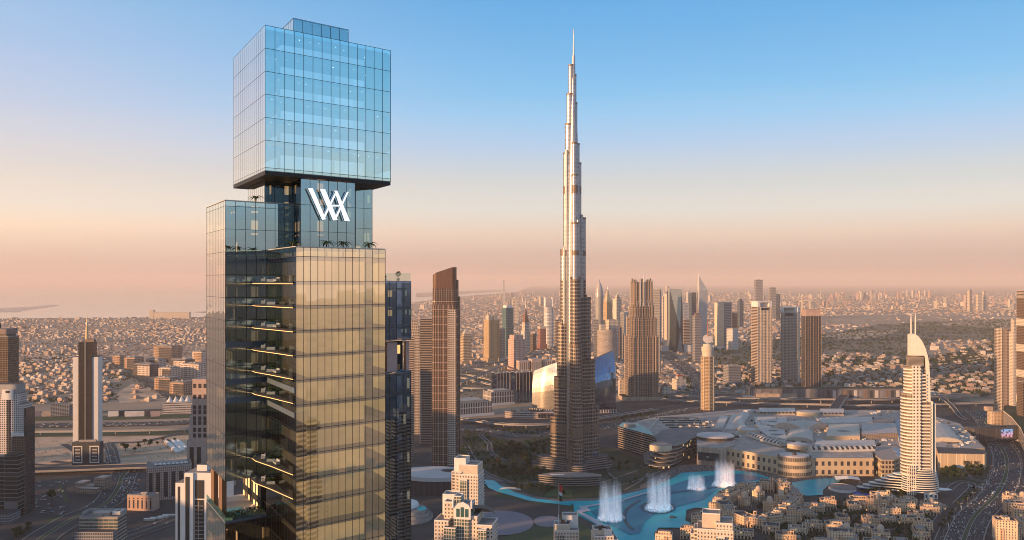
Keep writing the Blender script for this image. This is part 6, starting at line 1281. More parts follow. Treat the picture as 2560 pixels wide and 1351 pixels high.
# ---------------------------------------------------------------- fountains
def spray_mat(name, H_, dens, wid):
    m, nt, N, L, b = nodes(name); nt.nodes.remove(b); o = nt.nodes['Material Output']
    df = N('ShaderNodeBsdfDiffuse'); df.inputs[0].default_value = (1, .93, .88, 1); tl = N('ShaderNodeBsdfTranslucent'); tl.inputs[0].default_value = (1, .93, .88, 1)
    tr = N('ShaderNodeBsdfTransparent'); a = N('ShaderNodeAddShader'); L(df.outputs[0], a.inputs[0]); L(tl.outputs[0], a.inputs[1])
    tc = N('ShaderNodeTexCoord'); sp = N('ShaderNodeSeparateXYZ'); L(tc.outputs['Object'], sp.inputs[0])
    mp = N('ShaderNodeMapping'); mp.inputs['Scale'].default_value = (.8, .8, .05); L(tc.outputs['Object'], mp.inputs[0])
    n = N('ShaderNodeTexNoise'); n.inputs['Scale'].default_value = 1; n.inputs['Detail'].default_value = 5; L(mp.outputs[0], n.inputs['Vector'])
    h = math_(N, L, 'SUBTRACT', 1.0, math_(N, L, 'DIVIDE', sp.outputs[2], H_)); h.node.use_clamp = True
    al = math_(N, L, 'MULTIPLY', math_(N, L, 'MULTIPLY', math_(N, L, 'POWER', h, .75), step(N, L, n.outputs['Fac'], .34, .66)), dens)
    ms = N('ShaderNodeMixShader'); L(al, ms.inputs[0]); L(tr.outputs[0], ms.inputs[1]); L(a.outputs[0], ms.inputs[2]); L(ms.outputs[0], o.inputs[0]); MATS[name] = m; return m
rn = random.Random(4)
cy.transparent_max_bounces = 40
for k, (u, v, w, vt, lb) in enumerate(((1526, 1303, 62, 1196, 'leftmost of four white fountain columns, inside the terrace corner of the lake'), (1647, 1278, 64, 1178, 'fountain column ringed by a dark circle in the lake'), (1741, 1226, 44, 1184, 'shortest fountain column, between two taller ones'), (1811, 1218, 54, 1146, 'fountain column nearest the mall front'))):
    p = G(u, v); w *= p[1] / F; h = ZT(vt, p[1]); t = thing('fountain', lb, 'fountain', (*p, 2), 0, 'dancing fountains on the lake')
    b = B(); ms = spray_mat('spray_%s' % 'abcd'[k], h, .13, w)
    for j in range(110):
        a = rn.uniform(0, 2 * pi); r = sqrt(rn.uniform(.05, 1)); x_, y_ = w * .5 * r * cos(a) * .92, w * .42 * r * sin(a); hh = h * (.42 + .58 * rn.random() ** .7); r0 = rn.uniform(.5, 1.7)
        b.lathe([(r0 * 1.3, 0), (r0, hh * .25), (r0, hh * .7), (r0 * .7, hh)], 7, 0, x_, y_)
    b.build('spray', ms, t)
    b = B(); 
    for j in range(26): 
        a = j * 2.4; r = w * .5 * sqrt((j + .5) / 26); s = w * rn.uniform(.10, .17); b.lathe([(s, 0), (s * .95, s * .5), (s * .6, s * 1.1), (.1, s * 1.4)], 9, 0, r * cos(a), r * .85 * sin(a))
    for j in range(5): rr = w * (.30 + .05 * j); b.lathe([(rr, 0), (rr * .98, h * .2), (rr * .95, h * (.45 + .08 * j)), (rr * .9, h * (.72 + .05 * j))], 20, 1, 0, 0, 1, .85)
    b.build('mist', [spray_mat('mist_%s' % 'abcd'[k], w * .30, .38, w), spray_mat('veil_%s' % 'abcd'[k], h * .9, .10, w)], t)

# ---------------------------------------------------------------- cream towers at the bottom edge
def cream(name, label, u, y, rot, parts, plant=()):
    t = thing(name, label, 'tower', (*AT(u, y), 0), R(rot)); s = y / F
    for q in parts:
        nm, u0, u1, v, y0, y1, m = q[:7]; h = ZT(v, y)
        x0, x1 = (u0 - u) * s, (u1 - u) * s; B().box(x0, x1, y0, y1, q[7] if len(q) > 7 else 0, h, 0, 1).build(nm, [m, M_ROOF], t)
        bb = B()
        for e in ((x0, x1, y0, y0 + .4), (x0, x1, y1 - .4, y1), (x0, x0 + .4, y0 + .42, y1 - .42), (x1 - .4, x1, y0 + .42, y1 - .42)): bb.box(*e, h + .02, h + 1.1)
        bb.build('parapet', M_WHITE, t)
    return t
F_CW = f('cream_flats', (.68, .57, .46), (.07, .065, .065), 3.4, 3.0, .40, .5); F_CG = f('green_bays', (.60, .52, .42), (.05, .08, .07), 3.4, 2.4, .78, .8, .12); F_CB = f('cream_balconies', (.68, .57, .46), (.09, .075, .065), 3.4, 4.2, .66, .55)
t = cream('crowned_cream_tower', 'ornate cream tower with a curved glass gable crown at the bottom edge', 1165, 800, -10, (('left_wing', 1092, 1128, 1298, -12, 12, F_CW), ('left_bay', 1120, 1150, 1310, -18, 4, F_CG), ('tall_slab', 1099, 1138, 1246, 8, 22, M_WHITE), ('shoulder', 1110, 1135, 1258, -2, 10, F_CW), ('centre_shaft', 1142, 1180, 1262, -12, 14, F_CG), ('stair_shaft', 1134, 1152, 1244, 0, 12, F_CG), ('right_shaft', 1180, 1200, 1285, -10, 14, F_CW), ('right_wing', 1198, 1238, 1304, -12, 14, F_CB), ('right_bay', 1206, 1226, 1312, -17, -12.05, F_CG)))
s = 800 / F
b = B(); A = [(-8, -12.5, ZT(1290, 800)), (-8, -12.5, ZT(1262, 800)), (-5, -12.5, ZT(1252, 800)), (0, -12.5, ZT(1247, 800)), (5, -12.5, ZT(1254, 800)), (7, -12.5, ZT(1264, 800)), (7, -12.5, ZT(1290, 800))]
b.face(A, 0); Z = [(a, c + 1.5, z) for a, c, z in A]; b.face(Z[::-1], 0)
for k in range(len(A)): b.face([A[k], Z[k], Z[(k + 1) % len(A)], A[(k + 1) % len(A)]], 0)
b.build('gable_arch', M_WHITE, t); 
for k in range(3): B().box(-6 + k * 4, -3 + k * 4, -12.8, -12.52, ZT(1284, 800), ZT(1264 - (k == 1) * 4, 800)).build('gable_window', plain('teal_pane', (.05, .12, .11), .1), t)
b = B(); R1 = [(8 + 16 * sin(k * .2), -6 + 20 * (k / 7), ZT(1258, 800) - k * k * .22) for k in range(8)]; b.strip([(a, c, z - 3) for a, c, z in R1], R1, 0, False, False)
b.face([(a, c, z) for a, c, z in R1] + [(6, 14, R1[-1][2]), (6, -6, R1[0][2])]); b.build('curved_roof', plain('slate_curve', (.16, .18, .18), .5), t)
for k in range(2): B().lathe([(1.0, ZT(1262, 800)), (1.0, ZT(1246, 800)), (.1, ZT(1238, 800))], 6, 0, -9 + k * 17, -12.6).build('pinnacle', M_WHITE, t)
t = cream('stepped_cream_tower', 'stepped cream tower with small square windows standing behind the gabled crown', 1168, 960, -12, (('main_shaft', 1148, 1203, 1182, -12, 14, F_CW), ('head', 1152, 1200, 1160, -9, 14, M_CREAM), ('lift_tower', 1138, 1168, 1146, -6, 12, M_WHITE), ('left_wing', 1134, 1160, 1178, -10, 10, F_CB), ('dark_bay', 1158, 1176, 1195, -14, -12.05, F_CG)))
b = B()
for k in range(26): 
    z = ZT(1190, 960) - k * 3.4; b.box(15.2, 16.6, -10, 12, z, z + .6); b.box(-15.6, -14.6, -8, 9, z, z + .6)
b.build('balcony_slab', M_WHITE, t)
t = cream('pale_roof_tower', 'white-topped tower with a plant deck and thin mast left of the fountains', 1415, 900, 0, (('main_shaft', 1385, 1446, 1322, -10, 14, F_CW), ('lift_tower', 1408, 1446, 1293, 2, 16, M_WHITE), ('front_head', 1386, 1424, 1308, -8, 6, M_CREAM)))
B().lathe([(.6, ZT(1308, 900)), (.25, ZT(1284, 900))], 6, 0, -8, -2).build('mast', M_WHITE, t); roof_plant(t, 12, 8, ZT(1308, 900), 5, 4, M_DARK)
B().box(-9.5, -1.5, -10.3, -10.02, ZT(1352, 900), ZT(1330, 900)).build('window_bay', F_CG, t)
t = cream('dark_roof_tower', 'pale tower top with dark roof plant at the bottom edge, right of the masted one', 1506, 860, 4, (('main_shaft', 1482, 1530, 1336, -10, 12, F_CW), ('head', 1484, 1514, 1322, -4, 10, M_CREAM), ('lift_tower', 1508, 1528, 1322, -6, 8, M_WHITE), ('side_bay', 1530, 1542, 1346, -8, 8, F_CB))); roof_plant(t, 16, 12, ZT(1322, 860), 5, 9, M_DARK)
t = cream('sunlit_cream_tower', 'cream tower glowing in sun in front of the old quarter, with a tall lift block', 1782, 830, -14, (('main_shaft', 1744, 1832, 1318, -12, 16, F_CW), ('right_head', 1790, 1830, 1302, -10, 14, F_CW), ('lift_tower', 1756, 1800, 1284, -4, 14, M_CREAM), ('left_step', 1736, 1762, 1322, -8, 12, F_CB), ('left_foot', 1728, 1746, 1336, -6, 10, F_CB), ('bay', 1790, 1812, 1334, -15, -12.05, F_CG)))
roof_plant(t, 12, 10, ZT(1302, 830), 6, 6, M_DARK)

# ---------------------------------------------------------------- old quarter: sand-coloured blocks
SANDS = [(.80, .56, .36), (.72, .49, .31), (.84, .63, .43), (.64, .43, .28)]
F_OLD = [f('old_wall_%s' % 'abcd'[k], c, (.035, .03, .03), 3.6, 3.6, .36, .55, lit=.02) for k, c in enumerate(SANDS)]
F_ARC = [f('old_arcade_%s' % 'abcd'[k], c, (.03, .026, .025), 5.2, 4.6, .56, .72) for k, c in enumerate(SANDS)]
M_DOME = plain('sand_dome', (.64, .48, .35), .8)
NOLD = 0
def old(p, w, d, h, rot, rn, dome=None, group='sand-coloured blocks of the old quarter', where='in the old quarter'):
    global NOLD
    k = rn.randrange(4); step_ = rn.random() < .7; wind = rn.random() < .3; dome = rn.random() < .12 if dome is None else dome
    lb = '%s sand-coloured block %s %s' % (('low', 'tall')[h > 19], 'with a small dome' if dome else 'with a wind tower' if wind else 'with a stepped top' if step_ else 'with a flat top', where)
    t = thing('sand_block', lb, 'building', (*p, 0), rot, group)
    B().box(-w / 2, w / 2, -d / 2, d / 2, 5.2, h, 0, 1).build('wall', [F_OLD[k], M_ROOFD if rn.random() < .8 else M_ROOF], t)
    B().box(-w / 2 - .4, w / 2 + .4, -d / 2 - .4, d / 2 + .4, 0, 5.18, 0, 0).build('arcade', F_ARC[k], t)
    b = B()
    for e in ((-w / 2, w / 2, -d / 2, -d / 2 + .5), (-w / 2, w / 2, d / 2 - .5, d / 2), (-w / 2, -w / 2 + .5, -d / 2 + .52, d / 2 - .52), (w / 2 - .5, w / 2, -d / 2 + .52, d / 2 - .52)): b.box(*e, h + .02, h + 1.2)
    b.build('parapet', M_DOME, t)
    for j in range(rn.randint(1, 3)):                 # projecting bays
        a = rn.uniform(-w * .35, w * .35); B().box(a - 2.4, a + 2.4, -d / 2 - 1.6, -d / 2 - .03, 5.4, h * rn.uniform(.6, .9), 0, 1).build('bay', [F_OLD[(k + 1) % 4], M_ROOF], t)
    if step_: B().box(-w * rn.uniform(.1, .4), w * rn.uniform(.15, .42), -d * .2, d * .36, h, h + 3.6, 0, 1).build('upper_storey', [F_OLD[k], M_ROOF], t)
    for j in range(4): a, c = rn.uniform(-.4, .4) * w, rn.uniform(-.4, .4) * d; B().box(a - 1, a + 1, c - .8, c + .8, h, h + rn.uniform(1.2, 2.2)).build('roof_unit', rn.choice((M_CONC, M_DARK, M_WHITE)), t)
    if d > 16 and rn.random() < .6: a = rn.choice((-1, 1)); hh = h * rn.uniform(.55, .85); B().box(a * w * .5 if a > 0 else -w * .5 - 7, w * .5 + 7 if a > 0 else a * w * .5, -d * .1, d * .7, 0, hh, 0, 1).build('side_wing', [F_OLD[(k + 2) % 4], M_ROOF], t)
    if wind: a = rn.choice((-1, 1)) * w * .3; B().box(a - 2.2, a + 2.2, -d * .4, -d * .4 + 4.4, h, h + 7, 0, 0).build('wind_tower', F_ARC[k], t)
    if dome: B().lathe([(4.6, h), (4.6, h + 5), (4.4, h + 5.2), (3.9, h + 7.2), (2.4, h + 9), (.2, h + 9.8)], 14).build('dome', M_DOME, t)
    return t
rn = random.Random(12)
RING = [(1800, 1274), (1814, 1258), (1842, 1244), (1876, 1233), (1918, 1228), (1956, 1231), (1980, 1245), (1988, 1262), (1974, 1280), (1956, 1298), (1930, 1313), (1896, 1318), (1858, 1312), (1824, 1298)]
q = [G(u, v) for u, v in RING]; placed = []
for i in range(len(q)):
    a, c = q[i], q[(i + 1) % len(q)]; l = sqrt((c[0] - a[0]) ** 2 + (c[1] - a[1]) ** 2); n = max(1, round(l / 24))
    for k in range(n):
        x_, y_ = a[0] + (c[0] - a[0]) * k / n, a[1] + (c[1] - a[1]) * k / n; old((x_, y_), l / n * .97, 20, rn.choice((13, 14, 15, 17)), math.atan2(c[1] - a[1], c[0] - a[0]), rn, False, 'sand-coloured blocks round the lakeside courtyard', 'on the ring round the lakeside courtyard'); placed.append((x_, y_))
for k, (u, v) in enumerate(((1896, 1256), (1862, 1270), (1952, 1266), (1924, 1284))): old(G(u, v), 14, 14, 17, .4, rn, True, 'domed gate blocks inside the courtyard', ['beside the back garden court', 'at the left of the front garden court', 'at the right of the courtyard ring', 'at the right of the front garden court'][k])
OLDP = [G(u, v) for u, v in ((1890, 1345), (1970, 1312), (1999, 1272), (2070, 1250), (2150, 1250), (2240, 1262), (2372, 1276), (2348, 1300), (2318, 1345), (2300, 1400), (1870, 1400))]
ca, sa = cos(R(-14)), sin(R(-14))
for i in range(-16, 24):
    for j in range(-4, 16):
        x_, y_ = 480 + (i * 36 + (j % 2) * 12 + rn.uniform(-5, 5)) * ca - (j * 33 + rn.uniform(-4, 4)) * sa, 1180 + (i * 36) * sa + (j * 33) * ca
        if inpoly((x_, y_), OLDP) and rn.random() < .74: old((x_, y_), rn.uniform(21, 33), rn.uniform(15, 22), rn.choice((9, 11, 12, 14, 14, 16, 20)), R(-14 + rn.choice((0, 0, 90)) + rn.uniform(-5, 5)), rn); placed.append((x_, y_))
for u, v, w, d, h, lb in ((2512, 1355, 26, 22, 31, 'tallest sand-coloured block, alone at the lower right edge'), (2535, 1285, 26, 18, 18, ''), (2528, 1262, 22, 18, 15, ''), (2552, 1300, 22, 18, 18, ''), (2556, 1270, 24, 18, 16, ''), (2575, 1340, 30, 24, 22, ''), (1722, 1345, 22, 16, 14, ''), (1660, 1356, 22, 14, 12, ''), (1745, 1312, 18, 14, 14, ''), (1860, 1345, 26, 14, 10, ''), (1830, 1340, 20, 14, 11, '')):
    t = old(G(u, v), w, d, h, R(-16), rn, None, 'sand-coloured blocks of the old quarter', 'right of the boulevard' if u > 2400 else 'by the water below the courtyard ring')
    if lb: t['label'] = lb; del t['group']

# ---------------------------------------------------------------- villas: the nearest ones as things, the far ones as one mass
VC = [(.56, .46, .37), (.42, .32, .25), (.64, .56, .48), (.33, .25, .19), (.48, .33, .25)]
F_VIL = [f('villa_wall_%s' % 'abcde'[k], c, (.07, .06, .055), 3.6, 4.2, .34, .42) for k, c in enumerate(VC)]
def villa_mesh(k, rn):
    b = B(); w, d = rn.uniform(15, 24), rn.uniform(12, 18); h = rn.choice((7.5, 8.5, 11)); m = 0
    b.box(-w / 2, w / 2, -d / 2, d / 2, 0, h, 0, 1)
    b.box(-w / 2 + 2, w * .1, -d / 2 + 2, d / 2 - 2, h, h + 3.2, 0, 1); b.box(w / 2 + .05, w / 2 + 6, -d * .3, d * .35, 0, h * .55, 0, 1)
    b.box(-w * .15, w * .2, -d / 2 - 3.5, -d / 2 - .05, 0, 4.2, 0, 1)
    for e in ((-w / 2, w / 2, -d / 2, -d / 2 + .5), (-w / 2, w / 2, d / 2 - .5, d / 2)): b.box(*e, h + .02, h + 1.1)
    ww = w * .95; dd = d * 1.15
    for e in ((-ww, ww, -dd, -dd + .5), (-ww, ww, dd - .5, dd), (-ww, -ww + .5, -dd + .52, dd - .52), (ww - .5, ww, -dd + .52, dd - .52)): b.box(*e, 0, 2.6)
    return b
VARS = []
for k in range(10):
    o = villa_mesh(k, rn).build('villa', [F_VIL[k % 5], [M_ROOF, plain('pale_flat_roof', (.46, .38, .32)), plain('clay_roof', (.38, .19, .12)), M_WHITE][k % 4]]); VARS.append(o)
SEA = [(-E, 8200)] + shore + [(2200, E), (-E, E)]
ROADPTS = [(x_, y_, w) for (q, w, z, m, l) in ROADS.values() for x_, y_ in q]
def near_road(x_, y_, m=12):
    for a, c, w in ROADPTS:
        if abs(a - x_) < w / 2 + m and abs(c - y_) < w / 2 + m: return True
    return False
TOWN = [[G(u, v) for u, v in p] for p in ([(56, 1010), (56, 870), (240, 893), (330, 940), (290, 1000), (260, 1014)], [(1655, 978), (1720, 935), (2060, 888), (2300, 908), (2480, 858), (2490, 1000), (2280, 985), (2080, 965), (1900, 968)], [(430, 1010), (330, 955), (300, 1000)])]
used = [False] * 10; nv = 0; vpos = []
OCC = [(o.location.x, o.location.y, 34) for o in COL.objects if o.parent is None and o.type == 'EMPTY' and o.location.y > 2000]
cand = []
for P in TOWN:
    xs_, ys_ = [p[0] for p in P], [p[1] for p in P]
    y_ = min(ys_)
    while y_ < max(ys_):
        x_ = min(xs_)
        while x_ < max(xs_):
            p = (x_ + rn.uniform(-8, 8), y_ + rn.uniform(-8, 8))
            if inpoly(p, P) and not near_road(*p, 16) and all((p[0] - a) ** 2 + (p[1] - c) ** 2 > r * r for a, c, r in OCC): cand.append(p)
            x_ += 52
        y_ += 62
cand.sort(key=lambda p: p[1]); cand = [p for p in cand if rn.random() < .72]
for p in cand[:290]:
    k = rn.randrange(10); left = p[0] < 0; cl = ['pale cream', 'tan', 'whitish', 'brown', 'pinkish'][k % 5]
    lb = '%s flat-roofed villa in a walled plot %s' % (cl, 'left of the needle tower' if left else 'behind the mall'); gp = 'villas left of the needle tower' if left else 'villas among trees behind the mall'
    r = R(-24 if left else -8) + rn.choice((0, pi / 2, pi)); vpos.append(p)
    if not used[k]: used[k] = True; o = VARS[k]; o.location = (*p, 0); o.rotation_euler = (0, 0, r); tag(o, lb, 'villa', gp)
    else: dup(VARS[k], p, r, lb, gp)
for k in range(10):
    if not used[k]: bpy.data.objects.remove(VARS[k])
far = B(); CELLS = set(); VH = {(floor(p[0] / 40), floor(p[1] / 40)) for p in vpos}
CITY_N = [(cand[290:], 1)]
def hashn(x_, y_, s): return mnoise.noise(Vector((x_ * s, y_ * s, 3.7)))
dark_px = [[G(u, v) for u, v in p] for p in ([(1700, 905), (1800, 862), (2060, 838), (2200, 812), (2480, 800), (2800, 800), (2800, 845), (2480, 852), (2340, 850), (2300, 900), (2120, 880), (1900, 905), (1830, 925)], [(1145, 1000), (1145, 925), (1400, 900), (1400, 960), (1300, 985)])]
def house(x_, y_, s=1):
    w, d, h = rn.uniform(9, 24) * s, rn.uniform(8, 17) * s, rn.choice((4, 6, 7, 8, 10)) * s ** .5
    if rn.random() < .035: w *= 1.8; d *= 1.4; h *= 2.2
    tx, ty = floor(x_ / 700), floor(y_ / 700); an = R((-24, -8, 18, 40, 66)[int(tx * 7 + ty * 13) % 5]); c_, s_ = cos(an), sin(an)
    gx, gy = x_ * c_ + y_ * s_, -x_ * s_ + y_ * c_; gx = round(gx / 27) * 27; gy = round(gy / 31) * 31 + (7 if round(gy / 31) % 2 else -7); x_, y_ = gx * c_ - gy * s_ + rn.uniform(-2, 2), gx * s_ + gy * c_ + rn.uniform(-2, 2)
    key = (round(gx), round(gy), int(tx), int(ty))
    if key in CELLS or any((floor(x_ / 40) + i, floor(y_ / 40) + j) in VH for i in (0,) for j in (0,)): return
    CELLS.add(key)
    a = an + rn.choice((0, pi / 2)); m = rn.randrange(5); far.obox(x_, y_, w, d, 0, h, a, m, 5 + rn.randrange(2))
for p in cand[290:]: house(*p)
n = 0
while n < 60000:
    y_ = 2300 / (1 - rn.random() * .915) if rn.random() < .85 else rn.uniform(3000, 22000)
    x_ = rn.uniform(-.64, .64) * y_ + rn.uniform(-60, 60)
    n += 1
    if y_ > 24000 or (y_ < 2800 and x_ > -300) or inpoly((x_, y_), SEA) or near_road(x_, y_, 14) or any(inpoly((x_, y_), P) for P in dark_px): continue
    u_ = CX + x_ / y_ * F; v_ = HZ + H * F / y_
    if 270 < u_ < 520 and 890 < v_ < 1010 or v_ > 985 or (60 < u_ < 300 and 938 < v_ < 958): continue
    dens = .66 + .6 * hashn(x_, y_, .0011) + .35 * hashn(x_, y_, .004)
    if u_ > 2050 and 790 < v_ < 860: dens -= .6
    elif u_ > 1650 and v_ > 850: dens -= .28
    if rn.random() > dens: continue
    house(x_, y_, 1 if y_ < 6000 else 1.25 if y_ < 10000 else 1.7)
tag(far.build('distant_houses', F_VIL + [M_ROOF, plain('pale_flat_roof', (.46, .38, .32))]), kind='stuff')
# hazy blocks on the horizon
b = B()
for k in range(520):
    y_ = rn.uniform(11000, 26000); x_ = rn.uniform(-.02, .60) * y_ if rn.random() < .9 else rn.uniform(-.3, 0) * y_
    if inpoly((x_, y_), SEA): continue
    w = rn.uniform(25, 60); h = rn.uniform(20, 60) * (1 + 1.2 * (rn.random() < .25)); b.obox(x_, y_, w, w * .6, 0, h, rn.uniform(0, 3), k % 3)
for k in range(46): y_ = rn.uniform(17000, 22000); x_ = (rn.uniform(2090, 2330) - CX) / F * y_; w = rn.uniform(30, 46); b.obox(x_, y_, w, w, 0, rn.uniform(60, 170), rn.uniform(0, 3), k % 3)
tag(b.build('distant_skyline', [F_CREAM, F_GREY, F_PINK]), kind='stuff')

# ---------------------------------------------------------------- trees: near ones as things, the far ones as one mass
def tree_proto(kind, rn):
    o = thing('tree', 'tree', 'tree'); 
    if kind == 3:                                     # palm
        B().lathe([(.35, 0), (.25, 4), (.3, 8.4)], 6).build('trunk', M_BARK, o); b = B()
        for k in range(14):
            a = k * 2.4; up = rn.uniform(.1, .9); l = rn.uniform(2.6, 3.6); p0 = Vector((0, 0, 8.4)); nx, ny = -sin(a) * .35, cos(a) * .35
            for s in range(3):
                f_ = (s + 1) / 3; p1 = Vector((cos(a) * l * f_, sin(a) * l * f_, 8.4 + up * l * f_ - 1.0 * l * f_ * f_)); b.face([(p0.x - nx, p0.y - ny, p0.z), (p1.x - nx, p1.y - ny, p1.z), (p1.x + nx, p1.y + ny, p1.z), (p0.x + nx, p0.y + ny, p0.z)], 0); p0 = p1
        b.build('crown', M_LEAF[1], o); return o
    h = (4.5, 3.6, 5.5)[kind]; B().lathe([(.45, 0), (.3, h * .6), (.15, h)], 6).tube([(0, 0, h * .5), (1.6, .5, h * 1.05)], .18, 5).tube([(0, 0, h * .55), (-1.3, -.9, h * 1.05)], .16, 5).build('trunk', M_BARK, o); b = B()
    for k in range(9):
        a = rn.uniform(0, 6.28); r = rn.uniform(0, 2.6); b.leafball((r * cos(a), r * sin(a), h + rn.uniform(-.6, 2.4)), rn.uniform(1.3, 2.3), 46, .55, 0, rn, .75)
    b.build('crown', M_LEAF[kind], o); return o
PRO = [tree_proto(k % 4 if k < 4 else k % 3, rn) for k in range(8)]; TU = [False] * 8; NT = 0; TREEPOS = []
KIND = ['dark leafy tree', 'olive-green tree', 'brownish autumn-tinted tree', 'date palm']
def tree(p, k, where, group, s=1.0, z=0):
    global NT
    NT += 1; TREEPOS.append(p); lb = '%s %s' % (KIND[k % 4 if k < 4 else k % 3], where); r = rn.uniform(0, 6.28)
    if not TU[k]: TU[k] = True; o = PRO[k]; o.location = (*p, z); o.rotation_euler = (0, 0, r); o.scale = (s, s, s); tag(o, lb, 'tree', group); return
    dup(PRO[k], (*p, z), r, lb, group, s)
def rand_in(P):
    xs_, ys_ = [p[0] for p in P], [p[1] for p in P]
    while 1:
        p = (rn.uniform(min(xs_), max(xs_)), rn.uniform(min(ys_), max(ys_)))
        if inpoly(p, P): return p
LAKEW = [G(u, v) for u, v in LAKE]
def scatter(px, n, ks, where, group, s0=.9, s1=1.5, md=6, road_=6):
    P = [G(u, v) for u, v in px]; k = 0; tries = 0
    while k < n and tries < n * 30:
        tries += 1; p = rand_in(P)
        if near_road(*p, road_) or inpoly(p, LAKEW) or any((p[0] - a) ** 2 + (p[1] - c) ** 2 < md * md for a, c in TREEPOS[-160:]) or any((p[0] - a) ** 2 + (p[1] - c) ** 2 < 18 ** 2 for a, c in placed): continue
        tree(p, rn.choice(ks), where, group, rn.uniform(s0, s1)); k += 1
scatter([(1210, 1130), (1240, 1110), (1300, 1115), (1370, 1100), (1400, 1150), (1360, 1190), (1300, 1200), (1250, 1190), (1215, 1160)], 92, (0, 0, 4, 6, 1, 5, 7), 'in the park left of the supertall', 'trees of the park below the supertall', 1.0, 1.7, 7)
scatter([(1270, 1206), (1360, 1222), (1430, 1246), (1430, 1238), (1300, 1225), (1260, 1200)], 26, (3, 3, 0, 1), 'along the canal promenade', 'trees along the canal', .9, 1.3, 6)
scatter([(1500, 1140), (1560, 1160), (1620, 1175), (1600, 1215), (1510, 1230), (1500, 1180)], 24, (0, 1, 3), 'on the lawn between the supertall and the lake', 'trees on the lakeside lawn', .8, 1.2, 8)
scatter([(2345, 1195), (2355, 1178), (2460, 1170), (2452, 1200), (2400, 1202)], 34, (0, 0, 4, 6), 'in front of the mall sign wing', 'trees below the mall sign wing', 1.1, 1.7, 7, 3)
scatter([(2150, 1243), (2160, 1222), (2200, 1212), (2260, 1222), (2280, 1240), (2230, 1247)], 26, (0, 4, 6), 'in the dark garden beside the sail-topped tower', 'trees in the hotel garden', 1.0, 1.5, 7)
scatter([(2370, 1330), (2395, 1290), (2440, 1235), (2420, 1235), (2370, 1285), (2345, 1330)], 24, (3, 3, 0), 'on the pavement left of the boulevard', 'trees along the boulevard', .9, 1.2, 7, 2)
scatter([(2470, 1345), (2490, 1300), (2510, 1250), (2600, 1240), (2600, 1360)], 16, (3, 0, 1), 'on the right side of the boulevard', 'trees right of the boulevard', .9, 1.3, 8, 2)
for c, n, w in (((1910, 1272), 9, 'in the back garden of the lakeside courtyard'), ((1874, 1292), 9, 'in the front garden of the lakeside courtyard')):
    for k in range(n): p = G(c[0] + rn.uniform(-16, 16), c[1] + rn.uniform(-6, 5)); tree(p, rn.choice((0, 4, 6)), w, 'trees in the courtyard gardens', rn.uniform(.8, 1.1))
scatter([(262, 1120), (440, 1102), (430, 1112), (262, 1130)], 10, (1, 5), 'on the sandy lot beside the viaduct', 'trees on the sandy lot', 1.0, 1.5, 8); scatter([(30, 1330), (80, 1320), (120, 1360), (30, 1380)], 7, (0, 4), 'at the foot of the glass office slab', 'trees at the lower left corner', 1.0, 1.4, 8)
for u, v, s, w in ((130, 1253, 2.4, 'big tree standing alone in the car park'), (314, 1128, 2.0, 'lone tall tree on the sandy plot'), (337, 1131, 1.5, 'lone round tree beside the sandy plot tall one'), (245, 1212, 1.5, 'round tree behind the sandy low building')):
    tree(G(u, v), 0, 'x', None, s); o = [c for c in COL.objects if c.get('label') == 'dark leafy tree x'][0]; o['label'] = w
    if 'group' in o: del o['group']
for k in range(8):
    if not TU[k]:
        for c in list(PRO[k].children): bpy.data.objects.remove(c)
        bpy.data.objects.remove(PRO[k])
tf = B()
def clump(x_, y_, r, n, m, flat=.7): tf.leafball((x_, y_, r * .7), r, n, r * .42, m, rn, flat)
P1 = [[G(u, v) for u, v in p] for p in ([(1655, 985), (1720, 930), (2060, 885), (2300, 905), (2500, 850), (2560, 850), (2560, 1000), (2280, 985), (2080, 965), (1900, 968)], dark_px and [(1700, 905), (1800, 862), (2060, 838), (2200, 812), (2480, 800), (2700, 800), (2700, 845), (2480, 852), (2340, 850), (2300, 900), (2120, 880), (1900, 905), (1830, 925)], [(56, 1010), (56, 870), (240, 893), (330, 940), (290, 1000), (260, 1014)])]
for P, n, r0, r1, thr in ((P1[0], 4200, 4, 8, -.25), (P1[1], 3800, 4, 9, -.3), (P1[2], 1300, 3, 6, -.1)):
    for k in range(n):
        p = rand_in(P)
        if hashn(*p, .006) < thr or near_road(*p, 4) or any((p[0] - a) ** 2 + (p[1] - c) ** 2 < 15 ** 2 for a, c in vpos): continue
        clump(*p, rn.uniform(r0, r1), 16, rn.choice((0, 0, 1, 2)))
k = 0
while k < 4200:
    k += 1; y_ = rn.uniform(2900, 9500); x_ = rn.uniform(-.62, .6) * y_
    if not inpoly((x_, y_), SEA) and hashn(x_, y_, .003) > -.02 and not near_road(x_, y_, 6): clump(x_, y_, rn.uniform(3, 7.5), 8, rn.randrange(3))
for px, n in (([(1150, 1140), (1160, 1090), (1215, 1092), (1290, 1105), (1380, 1095), (1400, 1150), (1380, 1200), (1300, 1215), (1240, 1190)], 420), ([(1148, 1072), (1380, 1068), (1400, 1088), (1148, 1090)], 150), ([(1530, 1040), (1640, 1030), (1640, 1046), (1530, 1060)], 60), ([(1870, 1400), (1960, 1300), (2060, 1250), (2240, 1262), (2360, 1280), (2310, 1400)], 900), ([(300, 935), (420, 1000), (440, 995), (330, 930)], 90), ([(1145, 1000), (1145, 930), (1400, 905), (1400, 960)], 120)):
    P = [G(u, v) for u, v in px]
    for k in range(n):
        p = rand_in(P)
        if near_road(*p, 3) or inpoly(p, LAKEW): continue
        clump(*p, rn.uniform(2, 4.2), 22, rn.choice((0, 0, 1, 2)))
tag(tf.build('tree_mass', M_LEAF), kind='stuff')

